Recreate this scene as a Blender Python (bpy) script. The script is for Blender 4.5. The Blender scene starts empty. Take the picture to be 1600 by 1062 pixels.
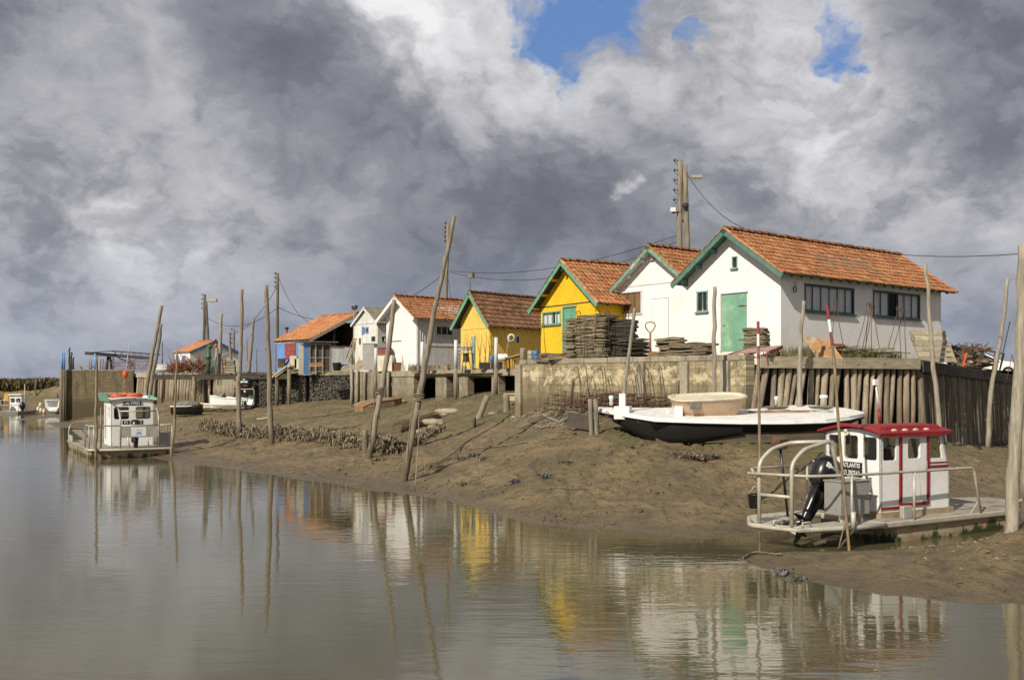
import bpy, math, random
import numpy as np
from mathutils import Vector, Matrix, noise
random.seed(7)
SC = bpy.context.scene; COL = SC.collection
FO, HOR, CX, HC = 1555., 598., 800., 3.4      # focal length in photo pixels, horizon row, centre column, eye height
def P(px, py, Y): return Vector(((px-CX)/FO*Y, Y, HC+(HOR-py)/FO*Y))
def G(px, Y, z): return Vector(((px-CX)/FO*Y, Y, z))
def V(*a): return Vector(a)
Z = Vector((0, 0, 1))
R = random.uniform

# ---------------------------------------------------------------- mesh builder
class MB:
    def __init__(s): s.v = []; s.f = []; s.sm = []; s.r = []
    def add(s, vs, fs, smooth=False, rnd=None):
        b = len(s.v); s.v += [Vector(p) for p in vs]
        rr = random.random() if rnd is None else rnd
        for i, f in enumerate(fs):
            s.f.append([b+j for j in f]); s.sm.append(smooth)
            s.r.append(rr[i] if isinstance(rr, list) else rr)
    def box(s, c, size, rz=0, M=None, rnd=None):
        x, y, z = size[0]/2, size[1]/2, size[2]/2
        m = M or Matrix.Rotation(rz, 3, 'Z')
        c = Vector(c)
        vs = [c+m@Vector((a*x, b*y, d*z)) for a in (-1, 1) for b in (-1, 1) for d in (-1, 1)]
        s.add(vs, [(0,1,3,2),(4,6,7,5),(0,4,5,1),(2,3,7,6),(0,2,6,4),(1,5,7,3)], rnd=rnd)
    def beam(s, p0, p1, w, h, up=Z, rnd=None, ext=0):
        p0 = Vector(p0); p1 = Vector(p1); d = (p1-p0); L = d.length; d.normalize()
        x = d.cross(up)
        if x.length < 1e-4: x = d.cross(Vector((1, 0, 0)))
        x.normalize(); y = x.cross(d)
        s.box((p0+p1)/2, (w, L+ext, h), M=Matrix((x, d, y)).transposed(), rnd=rnd)
    def tube(s, pts, r, n=8, rough=0, rnd=None, closed=False):
        pts = [Vector(p) for p in pts]; k = len(pts)
        if not isinstance(r, (list, tuple)): r = [r]*k
        elif len(r) == 2 and k != 2: r = [r[0]+(r[1]-r[0])*i/(k-1) for i in range(k)]
        vs = []; px = None
        for i, p in enumerate(pts):
            if closed: d = pts[(i+1) % k]-pts[i-1]
            else: d = pts[min(i+1, k-1)]-pts[max(i-1, 0)]
            d.normalize()
            if px is None:
                px = d.cross(Z if abs(d.z) < .9 else Vector((1, 0, 0)))
            px = px-d*px.dot(d); px.normalize(); py = d.cross(px)
            for j in range(n):
                a = 2*math.pi*j/n
                q = r[i]*(1+(R(-rough, rough) if rough else 0))
                vs.append(p+px*(q*math.cos(a))+py*(q*math.sin(a)))
        fs = []
        for i in range(k if closed else k-1):
            for j in range(n):
                a = i*n+j; b = i*n+(j+1) % n; i2 = (i+1) % k
                fs.append((a, b, i2*n+(j+1) % n, i2*n+j))
        s.add(vs, fs, True, rnd)
        if not closed:
            b = len(s.v)-k*n
            s.f.append([b+j for j in range(n)][::-1]); s.sm.append(False); s.r.append(s.r[-1])
            s.f.append([b+(k-1)*n+j for j in range(n)]); s.sm.append(False); s.r.append(s.r[-1])
    def prism(s, poly, z0, z1, rnd=None):
        n = len(poly); vs = [(p[0], p[1], z0) for p in poly]+[(p[0], p[1], z1) for p in poly]
        fs = [tuple(range(n))[::-1], tuple(range(n, 2*n))]+[(i, (i+1) % n, n+(i+1) % n, n+i) for i in range(n)]
        s.add(vs, fs, rnd=rnd)
    def loft(s, rings, smooth=True, cap=True, closed=True, rnd=None):
        n = len(rings[0]); vs = [p for r_ in rings for p in r_]; fs = []
        for i in range(len(rings)-1):
            for j in range(n if closed else n-1):
                fs.append((i*n+j, i*n+(j+1) % n, (i+1)*n+(j+1) % n, (i+1)*n+j))
        s.add(vs, fs, smooth, rnd)
        if cap:
            b = len(s.v)-len(vs)
            s.f += [[b+j for j in range(n)][::-1], [b+(len(rings)-1)*n+j for j in range(n)]]
            s.sm += [False]*2; s.r += [s.r[-1]]*2
    def ball(s, c, r, seg=10, ring=6, sq=(1,1,1), rnd=None, jit=0):
        c = Vector(c); rings = []
        for i in range(ring+1):
            a = math.pi*i/ring; q = max(math.sin(a), .02)
            rings.append([c+Vector((r*sq[0]*q*math.cos(2*math.pi*j/seg), r*sq[1]*q*math.sin(2*math.pi*j/seg), -r*sq[2]*math.cos(a)))*(1+R(-jit, jit)) for j in range(seg)])
        s.loft(rings, rnd=rnd)
    def quad(s, a, b, c, d, rnd=None): s.add([a, b, c, d], [(0, 1, 2, 3)], rnd=rnd)
    def plate(s, outline, holes, t, O, X, Y, rnd=None):
        cu = bpy.data.curves.new('tmp', 'CURVE'); cu.dimensions = '2D'; cu.fill_mode = 'BOTH'; cu.extrude = t/2
        for poly in [outline]+holes:
            sp = cu.splines.new('POLY'); sp.points.add(len(poly)-1)
            for i, p in enumerate(poly): sp.points[i].co = (p[0], p[1], 0, 1)
            sp.use_cyclic_u = True
        s.curve(cu, O, X, Y, -t/2, rnd)
    def curve(s, cu, O, X, Y, dz=0, rnd=None):
        ob = bpy.data.objects.new('tmp', cu); COL.objects.link(ob)
        dg = bpy.context.evaluated_depsgraph_get(); dg.update()
        me = bpy.data.meshes.new_from_object(ob.evaluated_get(dg))
        O = Vector(O); X = Vector(X); Y = Vector(Y); N = X.cross(Y)
        s.add([O+X*p.co.x+Y*p.co.y+N*(p.co.z+dz) for p in me.vertices], [tuple(f.vertices) for f in me.polygons], rnd=rnd)
        bpy.data.objects.remove(ob); bpy.data.curves.remove(cu); bpy.data.meshes.remove(me)
    def text(s, body, size, O, X, Y, ext=.003, squeeze=1, align='CENTER'):
        cu = bpy.data.curves.new('tmp', 'FONT'); cu.body = body; cu.size = size; cu.extrude = ext; cu.align_x = align; cu.align_y = 'CENTER'; cu.resolution_u = 3
        cu.offset = size*.012
        s.curve(cu, O, Vector(X)*squeeze, Y)
    def build(s, name, mat, parent=None, loc=None, bevel=0, W=True):
        """W: vertices are world coordinates (parent unrotated) - shift by the parent's / own location"""
        off = Vector((0, 0, 0))
        if W and parent is not None:
            q = parent
            while q is not None: off += Vector(q.location); q = q.parent
        if loc is not None: off = off+Vector(loc) if W else off
        me = bpy.data.meshes.new(name)
        me.from_pydata([v-off for v in s.v], [], s.f); me.update()
        me.polygons.foreach_set('use_smooth', s.sm)
        at = me.attributes.new('rnd', 'FLOAT', 'FACE'); at.data.foreach_set('value', s.r)
        me.materials.append(mat)
        o = bpy.data.objects.new(name, me); COL.objects.link(o)
        if parent is not None: o.parent = parent
        if loc is not None: o.location = loc
        if bevel:
            b = o.modifiers.new('bevel', 'BEVEL'); b.width = bevel; b.segments = 2; b.limit_method = 'ANGLE'; b.angle_limit = math.radians(50)
        return o

def tag(o, label=None, cat=None, group=None, kind=None):
    if label: o['label'] = label
    if cat: o['category'] = cat
    if group: o['group'] = group
    if kind: o['kind'] = kind
    return o
def thing(name, label, cat, loc=(0,0,0), rz=0, group=None):
    o = bpy.data.objects.new(name, None); COL.objects.link(o); o.empty_display_size = .2
    o.location = loc; o.rotation_euler = (0, 0, rz); return tag(o, label, cat, group)
def copy_tree(o, parent=None):
    c = o.copy(); COL.objects.link(c)
    if parent is not None: c.parent = parent
    for ch in list(o.children): copy_tree(ch, c)
    return c
def rrect(x0, y0, x1, y1, r=.05, n=3, skew=0):
    pts = []
    for cx, cy, a0 in ((x1-r, y0+r, -90), (x1-r, y1-r, 0), (x0+r, y1-r, 90), (x0+r, y0+r, 180)):
        for i in range(n+1):
            a = math.radians(a0+90*i/n); pts.append((cx+r*math.cos(a), cy+r*math.sin(a)))
    return pts
def rect(x0, y0, x1, y1): return [(x0, y0), (x1, y0), (x1, y1), (x0, y1)]
def path(pts, n=12, wob=0):
    """smooth resample of a polyline"""
    pts = [Vector(p) for p in pts]
    if len(pts) == 2: out = [pts[0].lerp(pts[1], i/n) for i in range(n+1)]
    else:
        out = []; k = len(pts)-1
        for i in range(n+1):
            t = i/n*k; j = min(int(t), k-1); u = t-j
            a = pts[max(j-1, 0)]; b = pts[j]; c = pts[j+1]; d = pts[min(j+2, k)]
            out.append(.5*((2*b)+(c-a)*u+(2*a-5*b+4*c-d)*u*u+(3*b-a-3*c+d)*u**3))
    if wob:
        for p in out[1:-1]: p += Vector((R(-wob, wob), R(-wob, wob), 0))
    return out

# ---------------------------------------------------------------- materials
def NT(name):
    m = bpy.data.materials.new(name); m.use_nodes = True; nt = m.node_tree; nt.nodes.clear()
    return m, nt, nt.nodes.new, nt.links.new
def sock(L, node, key, val):
    if isinstance(val, bpy.types.NodeSocket): L(val, node.inputs[key])
    elif val is not None:
        if isinstance(val, (tuple, list)) and len(val) == 3 and node.inputs[key].type == 'RGBA': val = (*val, 1)
        node.inputs[key].default_value = val
def math_(nt, op, a, b=None, clamp=False):
    n = nt.nodes.new('ShaderNodeMath'); n.operation = op; n.use_clamp = clamp
    sock(nt.links.new, n, 0, a); sock(nt.links.new, n, 1, b); return n.outputs[0]
def mixc(nt, f, a, b, mode='MIX'):
    n = nt.nodes.new('ShaderNodeMix'); n.data_type = 'RGBA'; n.blend_type = mode
    sock(nt.links.new, n, 0, f)
    for key, v in ((6, a), (7, b)):
        if isinstance(v, bpy.types.NodeSocket): nt.links.new(v, n.inputs[key])
        else: n.inputs[key].default_value = (*v, 1)
    return n.outputs[2]
def rng(nt, x, a, b, c=0., d=1., smooth=True):
    n = nt.nodes.new('ShaderNodeMapRange'); n.interpolation_type = 'SMOOTHSTEP' if smooth else 'LINEAR'
    sock(nt.links.new, n, 0, x)
    for i, v in enumerate((a, b, c, d)): n.inputs[i+1].default_value = v
    return n.outputs[0]
def coords(nt, stretch=(1,1,1), world=False):
    N = nt.nodes.new; L = nt.links.new
    if world:
        g = N('ShaderNodeNewGeometry').outputs['Position']
    else:
        tc = N('ShaderNodeTexCoord'); oi = N('ShaderNodeObjectInfo')
        ml = N('ShaderNodeVectorMath'); ml.operation = 'SCALE'; ml.inputs[0].default_value = (37, 17, 53); L(oi.outputs['Random'], ml.inputs['Scale'])
        ad = N('ShaderNodeVectorMath'); ad.operation = 'ADD'; L(tc.outputs['Object'], ad.inputs[0]); L(ml.outputs[0], ad.inputs[1]); g = ad.outputs[0]
    mp = N('ShaderNodeVectorMath'); mp.operation = 'MULTIPLY'; L(g, mp.inputs[0]); mp.inputs[1].default_value = stretch
    return mp.outputs[0]
def noi(nt, vec, scale, detail=6, rough=.6, dist=0):
    n = nt.nodes.new('ShaderNodeTexNoise'); n.inputs['Scale'].default_value = scale; n.inputs['Detail'].default_value = detail
    n.inputs['Roughness'].default_value = rough; n.inputs['Distortion'].default_value = dist
    nt.links.new(vec, n.inputs['Vector']); return n.outputs[0]
def rndattr(nt):
    a = nt.nodes.new('ShaderNodeAttribute'); a.attribute_name = 'rnd'; return a.outputs['Fac']
def zpos(nt):
    g = nt.nodes.new('ShaderNodeNewGeometry'); s_ = nt.nodes.new('ShaderNodeSeparateXYZ'); nt.links.new(g.outputs['Position'], s_.inputs[0]); return s_.outputs
def finish(nt, col, rough=.8, bump=None, bs=.3, bd=.02, metal=0, spec=.5, **kw):
    N = nt.nodes.new; L = nt.links.new
    b = N('ShaderNodeBsdfPrincipled'); sock(L, b, 'Base Color', col); sock(L, b, 'Roughness', rough); b.inputs['Metallic'].default_value = metal
    b.inputs['Specular IOR Level'].default_value = spec
    for k, v in kw.items(): sock(L, b, k, v)
    if bump is not None:
        bn = N('ShaderNodeBump'); bn.inputs['Strength'].default_value = bs; bn.inputs['Distance'].default_value = bd
        L(bump, bn.inputs['Height']); L(bn.outputs[0], b.inputs['Normal'])
    o = N('ShaderNodeOutputMaterial'); L(b.outputs[0], o.inputs[0])
def valvar(nt, col, var):
    h = nt.nodes.new('ShaderNodeHueSaturation'); sock(nt.links.new, h, 'Color', col)
    nt.links.new(rng(nt, rndattr(nt), 0, 1, 1-var, 1+var, False), h.inputs['Value']); return h.outputs[0]
def MAT(name, c1, c2, scale=3, stretch=(1,1,1), rough=.8, bs=.35, bscale=25, bd=.02, var=.2, dirt=None, dthr=(.5,.7), dscale=1.3, dst=(1,1,1), metal=0, spec=.5, low=None, **kw):
    m, nt, N, L = NT(name)
    c = coords(nt, stretch); n1 = noi(nt, c, scale)
    col = mixc(nt, rng(nt, n1, .3, .7), c1, c2)
    n3 = noi(nt, c, bscale, 4)
    col = mixc(nt, rng(nt, n3, .3, .7, 0, .35), col, mixc(nt, 1., col, (.45, .45, .45), 'MULTIPLY'))
    if dirt: col = mixc(nt, rng(nt, noi(nt, coords(nt, dst), dscale, 8, .65), *dthr), col, dirt)
    col = valvar(nt, col, var)
    if low:      # (colour, z where it ends, z where it is full): tide-line staining
        z = zpos(nt)[2]; zz = math_(nt, 'ADD', z, rng(nt, noi(nt, coords(nt, (1,1,.5)), 2.5), .2, .8, -.35, .35))
        col = mixc(nt, rng(nt, zz, low[1], low[2]), col, low[0])
    finish(nt, col, rough, n3 if not kw.get('bn') else None, bs, bd, metal, spec, **{k: v for k, v in kw.items() if k != 'bn'})
    return m
WOODST = (7, 7, .55)
M = {}
M['pole'] = MAT('weathered_pole', (.30, .255, .185), (.155, .13, .095), 2.5, WOODST, .9, .7, 9, .03, .15, low=((.10, .078, .05), 1.5, .7))
M['polepale'] = MAT('pale_pole', (.35, .31, .24), (.20, .175, .135), 2.5, WOODST, .9, .7, 9, .03, .2)
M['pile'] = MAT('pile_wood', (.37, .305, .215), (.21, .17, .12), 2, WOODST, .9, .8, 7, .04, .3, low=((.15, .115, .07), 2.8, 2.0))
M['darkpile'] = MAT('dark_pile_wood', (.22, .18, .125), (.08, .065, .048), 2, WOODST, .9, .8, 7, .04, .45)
M['plank'] = MAT('weathered_plank', (.42, .36, .25), (.26, .22, .155), 2, (1.2, 1.2, 7), .9, .6, 9, .02, .25)
M['darkwood'] = MAT('dark_tarred_timber', (.075, .06, .045), (.035, .028, .022), 3, (1,1,1), .85, .5, 20, .02, .25)
M['black'] = MAT('painted_shade_black', (.012, .011, .01), (.006, .006, .006), 3, rough=.95, var=0)  # near-black colour standing for shade inside openings and behind piles
M['white'] = MAT('white_plaster', (.83, .82, .79), (.76, .75, .72), .7, rough=.85, bs=.1, bscale=30, bd=.006, var=0, dirt=(.64, .60, .50), dthr=(.54, .76), dscale=.9, dst=(1.4, 1.4, .5), low=((.60, .55, .44), 4.75, 4.3))
M['whiteside'] = MAT('white_board', (.66, .66, .66), (.54, .54, .54), 2, (5, 5, .5), .8, .5, 8, .02, .1, dirt=(.35, .33, .3), dthr=(.6, .8))
M['whitepaint'] = MAT('white_paint', (.80, .80, .78), (.72, .72, .69), 2, rough=.45, bs=.12, var=.03, dirt=(.46, .36, .24), dthr=(.60, .80), dscale=2.2, dst=(2.5, 2.5, .5))
M['deckwhite'] = MAT('white_deck_paint', (.80, .80, .78), (.66, .65, .62), 3, rough=.6, bs=.3, bscale=18, var=.04, dirt=(.42, .38, .3), dthr=(.58, .8), dscale=4)
M['oldwhite'] = MAT('peeling_white', (.72, .70, .62), (.55, .55, .52), 1.2, (1.5,1.5,.5), .85, .4, 12, .02, .05, dirt=(.42, .32, .17), dthr=(.56, .68), dscale=1.5, dst=(1, 1, .6))
M['yellow'] = MAT('yellow_paint', (.86, .53, .012), (.76, .45, .01), 1.2, (1,1,.6), .75, .25, 10, .02, .05, dirt=(.55, .33, .03), dthr=(.6, .85), dscale=1.4, dst=(1.5,1.5,.4))
M['paleyellow'] = MAT('faded_yellow_boards', (.86, .62, .15), (.72, .48, .09), 2, (6,6,.5), .8, .5, 8, .02, .12, dirt=(.42, .27, .08), dthr=(.6, .8), dscale=2, dst=(2,2,.4))
M['green'] = MAT('green_trim', (.15, .37, .25), (.10, .28, .19), 3, rough=.55, bs=.2, var=.08, dirt=(.25, .33, .26), dthr=(.6, .8), dscale=3)
M['tealgreen'] = MAT('teal_trim', (.105, .205, .165), (.065, .145, .115), 3, rough=.6, bs=.2, var=.08, dirt=(.2, .26, .22), dthr=(.6, .8), dscale=3)
M['darkgreen'] = MAT('dark_green_frame', (.018, .06, .05), (.012, .045, .04), 3, rough=.5, bs=.15, var=.05)
M['palegreen'] = MAT('weathered_green_trim', (.20, .33, .25), (.14, .24, .19), 3, rough=.7, bs=.3, var=.05, dirt=(.42, .45, .38), dthr=(.52, .7), dscale=4)
M['door'] = MAT('green_door_paint', (.19, .38, .26), (.14, .31, .21), 1.5, (1,1,.5), .6, .15, 10, .01, .03, dirt=(.36, .5, .28), dthr=(.5, .75), dscale=1.2)
M['blue'] = MAT('blue_paint', (.13, .28, .56), (.10, .22, .47), 2, rough=.55, bs=.2, var=.08, dirt=(.3, .4, .55), dthr=(.6, .8), dscale=3)
M['deepblue'] = MAT('deep_blue_trim', (.035, .13, .33), (.025, .10, .27), 2, rough=.55, bs=.2, var=.08)
M['red'] = MAT('red_gloss', (.27, .012, .014), (.20, .01, .012), 2, rough=.45, bs=.05, var=.04, dirt=(.25, .03, .03), dthr=(.6, .8), dscale=4)
M['redfade'] = MAT('faded_red', (.27, .05, .045), (.20, .045, .04), 3, rough=.7, var=.15, dirt=(.3, .2, .15), dthr=(.55, .7), dscale=5)
M['pinkwood'] = MAT('pink_weathered_slat', (.42, .27, .23), (.33, .2, .17), 3, (1,1,4), .85, .4, 10, .02, .2)
M['concrete'] = MAT('old_concrete', (.34, .30, .23), (.24, .205, .15), 1.5, (1,1,.6), .9, .5, 14, .03, .08, dirt=(.13, .11, .08), dthr=(.52, .7), dscale=1.6, dst=(1.4,1.4,.5), low=((.17, .13, .08), 3.0, 2.5))
M['alu'] = MAT('weathered_aluminium', (.50, .48, .42), (.38, .36, .31), 4, rough=.5, bs=.1, var=.06, metal=.35, dirt=(.30, .25, .17), dthr=(.55, .8), dscale=3)
M['galv'] = MAT('cream_galvanised_rail', (.52, .49, .40), (.42, .39, .32), 6, rough=.5, bs=.12, var=.04, metal=.2, dirt=(.30, .22, .13), dthr=(.62, .8), dscale=5)
M['boxgrey'] = MAT('grey_metal_box', (.34, .33, .30), (.28, .27, .245), 2, rough=.5, bs=.05, var=.03, metal=.2)
M['hullalu'] = MAT('stained_hull', (.40, .33, .22), (.27, .20, .12), 1.5, (.7,.7,2), .6, .25, 10, .01, .1, dirt=(.20, .10, .05), dthr=(.52, .7), dscale=1.8, low=((.035, .045, .015), .17, .02))
M['rust'] = MAT('rust', (.24, .09, .035), (.13, .05, .025), 6, rough=.9, bs=.5, bscale=30, var=.3)
M['rustdark'] = MAT('dark_rusty_bar', (.13, .075, .045), (.07, .045, .03), 6, rough=.9, bs=.5, bscale=30, var=.35)
M['blackpl'] = MAT('black_plastic', (.018, .018, .019), (.012, .012, .013), 4, rough=.3, bs=.03, var=.1)
M['tar'] = MAT('black_hull_paint', (.012, .012, .012), (.010, .009, .008), 2, rough=.75, spec=.25, bs=.2, var=.05)
M['mudhull'] = MAT('muddy_hull_bottom', (.12, .095, .065), (.07, .058, .042), 2, (.5,.5,2), .9, .5, 14, .02, .1)
M['bag'] = MAT('oyster_bag_mesh', (.30, .245, .155), (.19, .15, .095), 5, rough=.95, bs=1, bscale=45, bd=.03, var=.35)
M['bagdark'] = MAT('dark_oyster_bag_mesh', (.085, .078, .06), (.045, .042, .035), 5, rough=.95, bs=1, bscale=45, bd=.03, var=.4)
M['peach'] = MAT('peach_fibreglass', (.60, .42, .285), (.50, .345, .225), 1.5, rough=.6, bs=.15, var=.04, dirt=(.26, .19, .11), dthr=(.56, .72), dscale=2.2)
M['cream'] = MAT('cream_fibreglass', (.66, .60, .46), (.52, .47, .36), 2, rough=.6, bs=.2, var=.04, dirt=(.36, .30, .2), dthr=(.55, .75), dscale=3)
M['orange'] = MAT('orange_plastic', (.62, .11, .03), (.5, .08, .02), 3, rough=.6, var=.15)
M['orangewood'] = MAT('orange_weathered_board', (.34, .18, .07), (.25, .135, .06), 2, (2,2,5), .8, .4, 10, .02, .25, dirt=(.30, .25, .17), dthr=(.5, .65), dscale=3)
M['rope'] = MAT('old_rope', (.26, .22, .15), (.15, .12, .08), 12, rough=.95, bs=.8, bscale=60, var=.2)
M['wire'] = MAT('dark_cable', (.03, .03, .032), (.02, .02, .02), 3, rough=.7, var=0)
M['bamboo'] = MAT('bamboo_pole', (.28, .205, .11), (.17, .125, .075), 2, (3,3,1), .6, .3, 8, .01, .05)
M['tarp'] = MAT('blue_tarp', (.06, .19, .42), (.04, .13, .32), 4, rough=.6, bs=.6, bscale=8, var=.1)
M['cranegreen'] = MAT('green_machine_paint', (.04, .11, .04), (.03, .08, .03), 4, rough=.6, var=.1)
M['oilskin'] = MAT('yellow_oilskin', (.66, .36, .05), (.5, .26, .04), 5, rough=.6, var=.05)
M['brown'] = MAT('brown_board', (.20, .13, .06), (.14, .09, .04), 3, rough=.7, bs=.3, var=.15)
M['corr'] = MAT('mossy_fibre_cement', (.24, .22, .16), (.13, .115, .085), 2, rough=.95, bs=.5, bscale=12, var=.1, dirt=(.24, .17, .05), dthr=(.5, .7), dscale=1.5)
M['barrel'] = MAT('dark_barrel', (.03, .032, .032), (.02, .022, .022), 3, rough=.5, var=.05)
M['rubbish'] = MAT('mixed_clutter', (.28, .22, .14), (.14, .11, .08), 5, rough=.9, bs=.6, var=.5)
M['curtain'] = MAT('net_curtain', (.82, .82, .84), (.66, .67, .69), 14, (3,3,.1), .9, .3, 10, var=.1)
M['greycloth'] = MAT('grey_cover', (.20, .19, .175), (.12, .115, .11), 4, rough=.9, bs=.5, bscale=8, var=.1)
M['shellmat'] = MAT('oyster_shell', (.235, .195, .13), (.10, .08, .05), 9, rough=.85, bs=.5, bscale=30, var=.5)
M['shelldark'] = MAT('dark_oyster_shell', (.17, .165, .15), (.06, .058, .052), 9, rough=.8, bs=.5, bscale=30, var=.7)
M['clod'] = MAT('mud_clod', (.13, .09, .05), (.08, .058, .034), 6, rough=.9, bs=.6, bscale=20, var=.4)
M['stone'] = MAT('loose_stone', (.36, .31, .22), (.22, .185, .13), 3, rough=.9, bs=.5, bscale=14, bd=.03, var=.2)
M['grass'] = MAT('dry_grass', (.17, .13, .045), (.10, .095, .03), 4, rough=.9, bs=0, var=.5)
M['greenleaf'] = MAT('green_weed', (.09, .13, .03), (.06, .09, .02), 4, rough=.8, bs=0, var=.4)
M['lamp'] = MAT('lamp_housing', (.42, .38, .27), (.34, .3, .22), 3, rough=.5, var=.05)
M['porcelain'] = MAT('insulator', (.05, .045, .04), (.03, .03, .03), 3, rough=.3, var=.1)

M['winglass'] = None
def glass_mat(name, tint=(.02, .022, .022), alpha=None):
    m, nt, N, L = NT(name)
    if alpha is None:
        finish(nt, tint, .07, noi(nt, coords(nt), 1.2, 2), .03, .05, spec=.7)
    else:
        b = N('ShaderNodeBsdfPrincipled'); b.inputs['Base Color'].default_value = (*tint, 1); b.inputs['Roughness'].default_value = .05
        tr = (1, 1, 1, 1) if alpha < .11 else (.84, .84, .78, 1)
        t = N('ShaderNodeBsdfTransparent'); t.inputs[0].default_value = tr
        mx = N('ShaderNodeMixShader'); mx.inputs[0].default_value = alpha; L(t.outputs[0], mx.inputs[1]); L(b.outputs[0], mx.inputs[2])
        o = N('ShaderNodeOutputMaterial'); L(mx.outputs[0], o.inputs[0])
    return m
M['glass'] = glass_mat('window_glass'); M['winglass'] = glass_mat('clean_window_glass', (.05, .05, .05), .08); M['clear'] = glass_mat('cabin_glass', (.03, .03, .028), .12)

def roof_mat(name, a, b, c, moss, mthr):
    m, nt, N, L = NT(name)
    r = N('ShaderNodeValToRGB'); r.color_ramp.interpolation = 'LINEAR'; L(rndattr(nt), r.inputs[0])
    e = r.color_ramp.elements; e[0].color = (*a, 1); e[1].color = (*c, 1); k = e.new(.5); k.color = (*b, 1)
    cc = coords(nt)
    col = mixc(nt, rng(nt, noi(nt, cc, 9, 5), .35, .7, 0, .75), r.outputs[0], tuple(x*.45 for x in b))
    col = mixc(nt, rng(nt, noi(nt, cc, 22, 3), .62, .72), col, (.40, .30, .20))
    col = mixc(nt, rng(nt, noi(nt, cc, 1.6, 8, .7), *mthr), col, moss)
    finish(nt, col, .85, noi(nt, cc, 30, 4), .4, .015); return m
M['tile'] = roof_mat('clay_tile', (.36, .13, .055), (.50, .20, .08), (.60, .30, .135), (.20, .13, .055), (.50, .70))
M['tileold'] = roof_mat('old_clay_tile', (.30, .13, .065), (.40, .19, .095), (.50, .27, .15), (.13, .09, .05), (.48, .68))
M['tilesun'] = roof_mat('orange_clay_tile', (.38, .145, .055), (.46, .19, .075), (.54, .25, .105), (.19, .13, .07), (.52, .74))

def block_mat(name, bw, bh, c1, c2, mortar, X, dirt, rows=None, low=None):
    """masonry laid in the wall's own plane: X = horizontal unit vector of the wall"""
    m, nt, N, L = NT(name)
    g = N('ShaderNodeNewGeometry'); d = N('ShaderNodeVectorMath'); d.operation = 'DOT_PRODUCT'; L(g.outputs['Position'], d.inputs[0]); d.inputs[1].default_value = X
    z = zpos(nt)[2]; cb = N('ShaderNodeCombineXYZ'); L(d.outputs['Value'], cb.inputs[0]); L(z, cb.inputs[1])
    nn = noi(nt, cb.outputs[0], 3, 4)
    wv = N('ShaderNodeVectorMath'); wv.operation = 'ADD'; L(cb.outputs[0], wv.inputs[0])
    w2 = N('ShaderNodeCombineXYZ'); L(rng(nt, nn, 0, 1, -.03, .03, False), w2.inputs[1]); L(rng(nt, nn, 0, 1, .03, -.03, False), w2.inputs[0]); L(w2.outputs[0], wv.inputs[1])
    br = N('ShaderNodeTexBrick'); L(wv.outputs[0], br.inputs[0]); br.inputs['Scale'].default_value = 1
    br.inputs['Brick Width'].default_value = bw; br.inputs['Row Height'].default_value = bh; br.inputs['Mortar Size'].default_value = .012; br.inputs['Mortar Smooth'].default_value = .6
    br.inputs['Color1'].default_value = (*c1, 1); br.inputs['Color2'].default_value = (*c2, 1); br.inputs['Mortar'].default_value = (*mortar, 1)
    col = br.outputs['Color']
    # vertical run-off stains
    st = N('ShaderNodeVectorMath'); st.operation = 'MULTIPLY'; L(cb.outputs[0], st.inputs[0]); st.inputs[1].default_value = (1.6, .28, 1)
    col = mixc(nt, rng(nt, noi(nt, st.outputs[0], 1.5, 7, .65), .45, .68, 0, .9), col, dirt)
    col = mixc(nt, rng(nt, noi(nt, cb.outputs[0], 14, 5), .3, .8, 0, .6), col, mixc(nt, 1., col, (.4, .38, .34), 'MULTIPLY'))
    if rows:     # pale crust between two levels
        zz = math_(nt, 'ADD', z, rng(nt, noi(nt, cb.outputs[0], 3.5, 6, .7), .2, .8, -.3, .3))
        a = math_(nt, 'MULTIPLY', rng(nt, zz, rows[0], rows[0]+.1), rng(nt, zz, rows[1], rows[1]+.12, 1, 0))
        col = mixc(nt, math_(nt, 'MULTIPLY', a, rng(nt, noi(nt, cb.outputs[0], 1.9, 6, .7), .42, .60)), col, rows[2])
    if low:
        zz = math_(nt, 'ADD', z, rng(nt, noi(nt, st.outputs[0], 3, 5), .2, .8, -.4, .4))
        col = mixc(nt, rng(nt, zz, low[1], low[2]), col, low[0])
    h = math_(nt, 'ADD', math_(nt, 'MULTIPLY', br.outputs['Fac'], -1.), math_(nt, 'MULTIPLY', noi(nt, cb.outputs[0], 9, 6), 1.2))
    finish(nt, col, .9, h, .6, .03); return m

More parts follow.
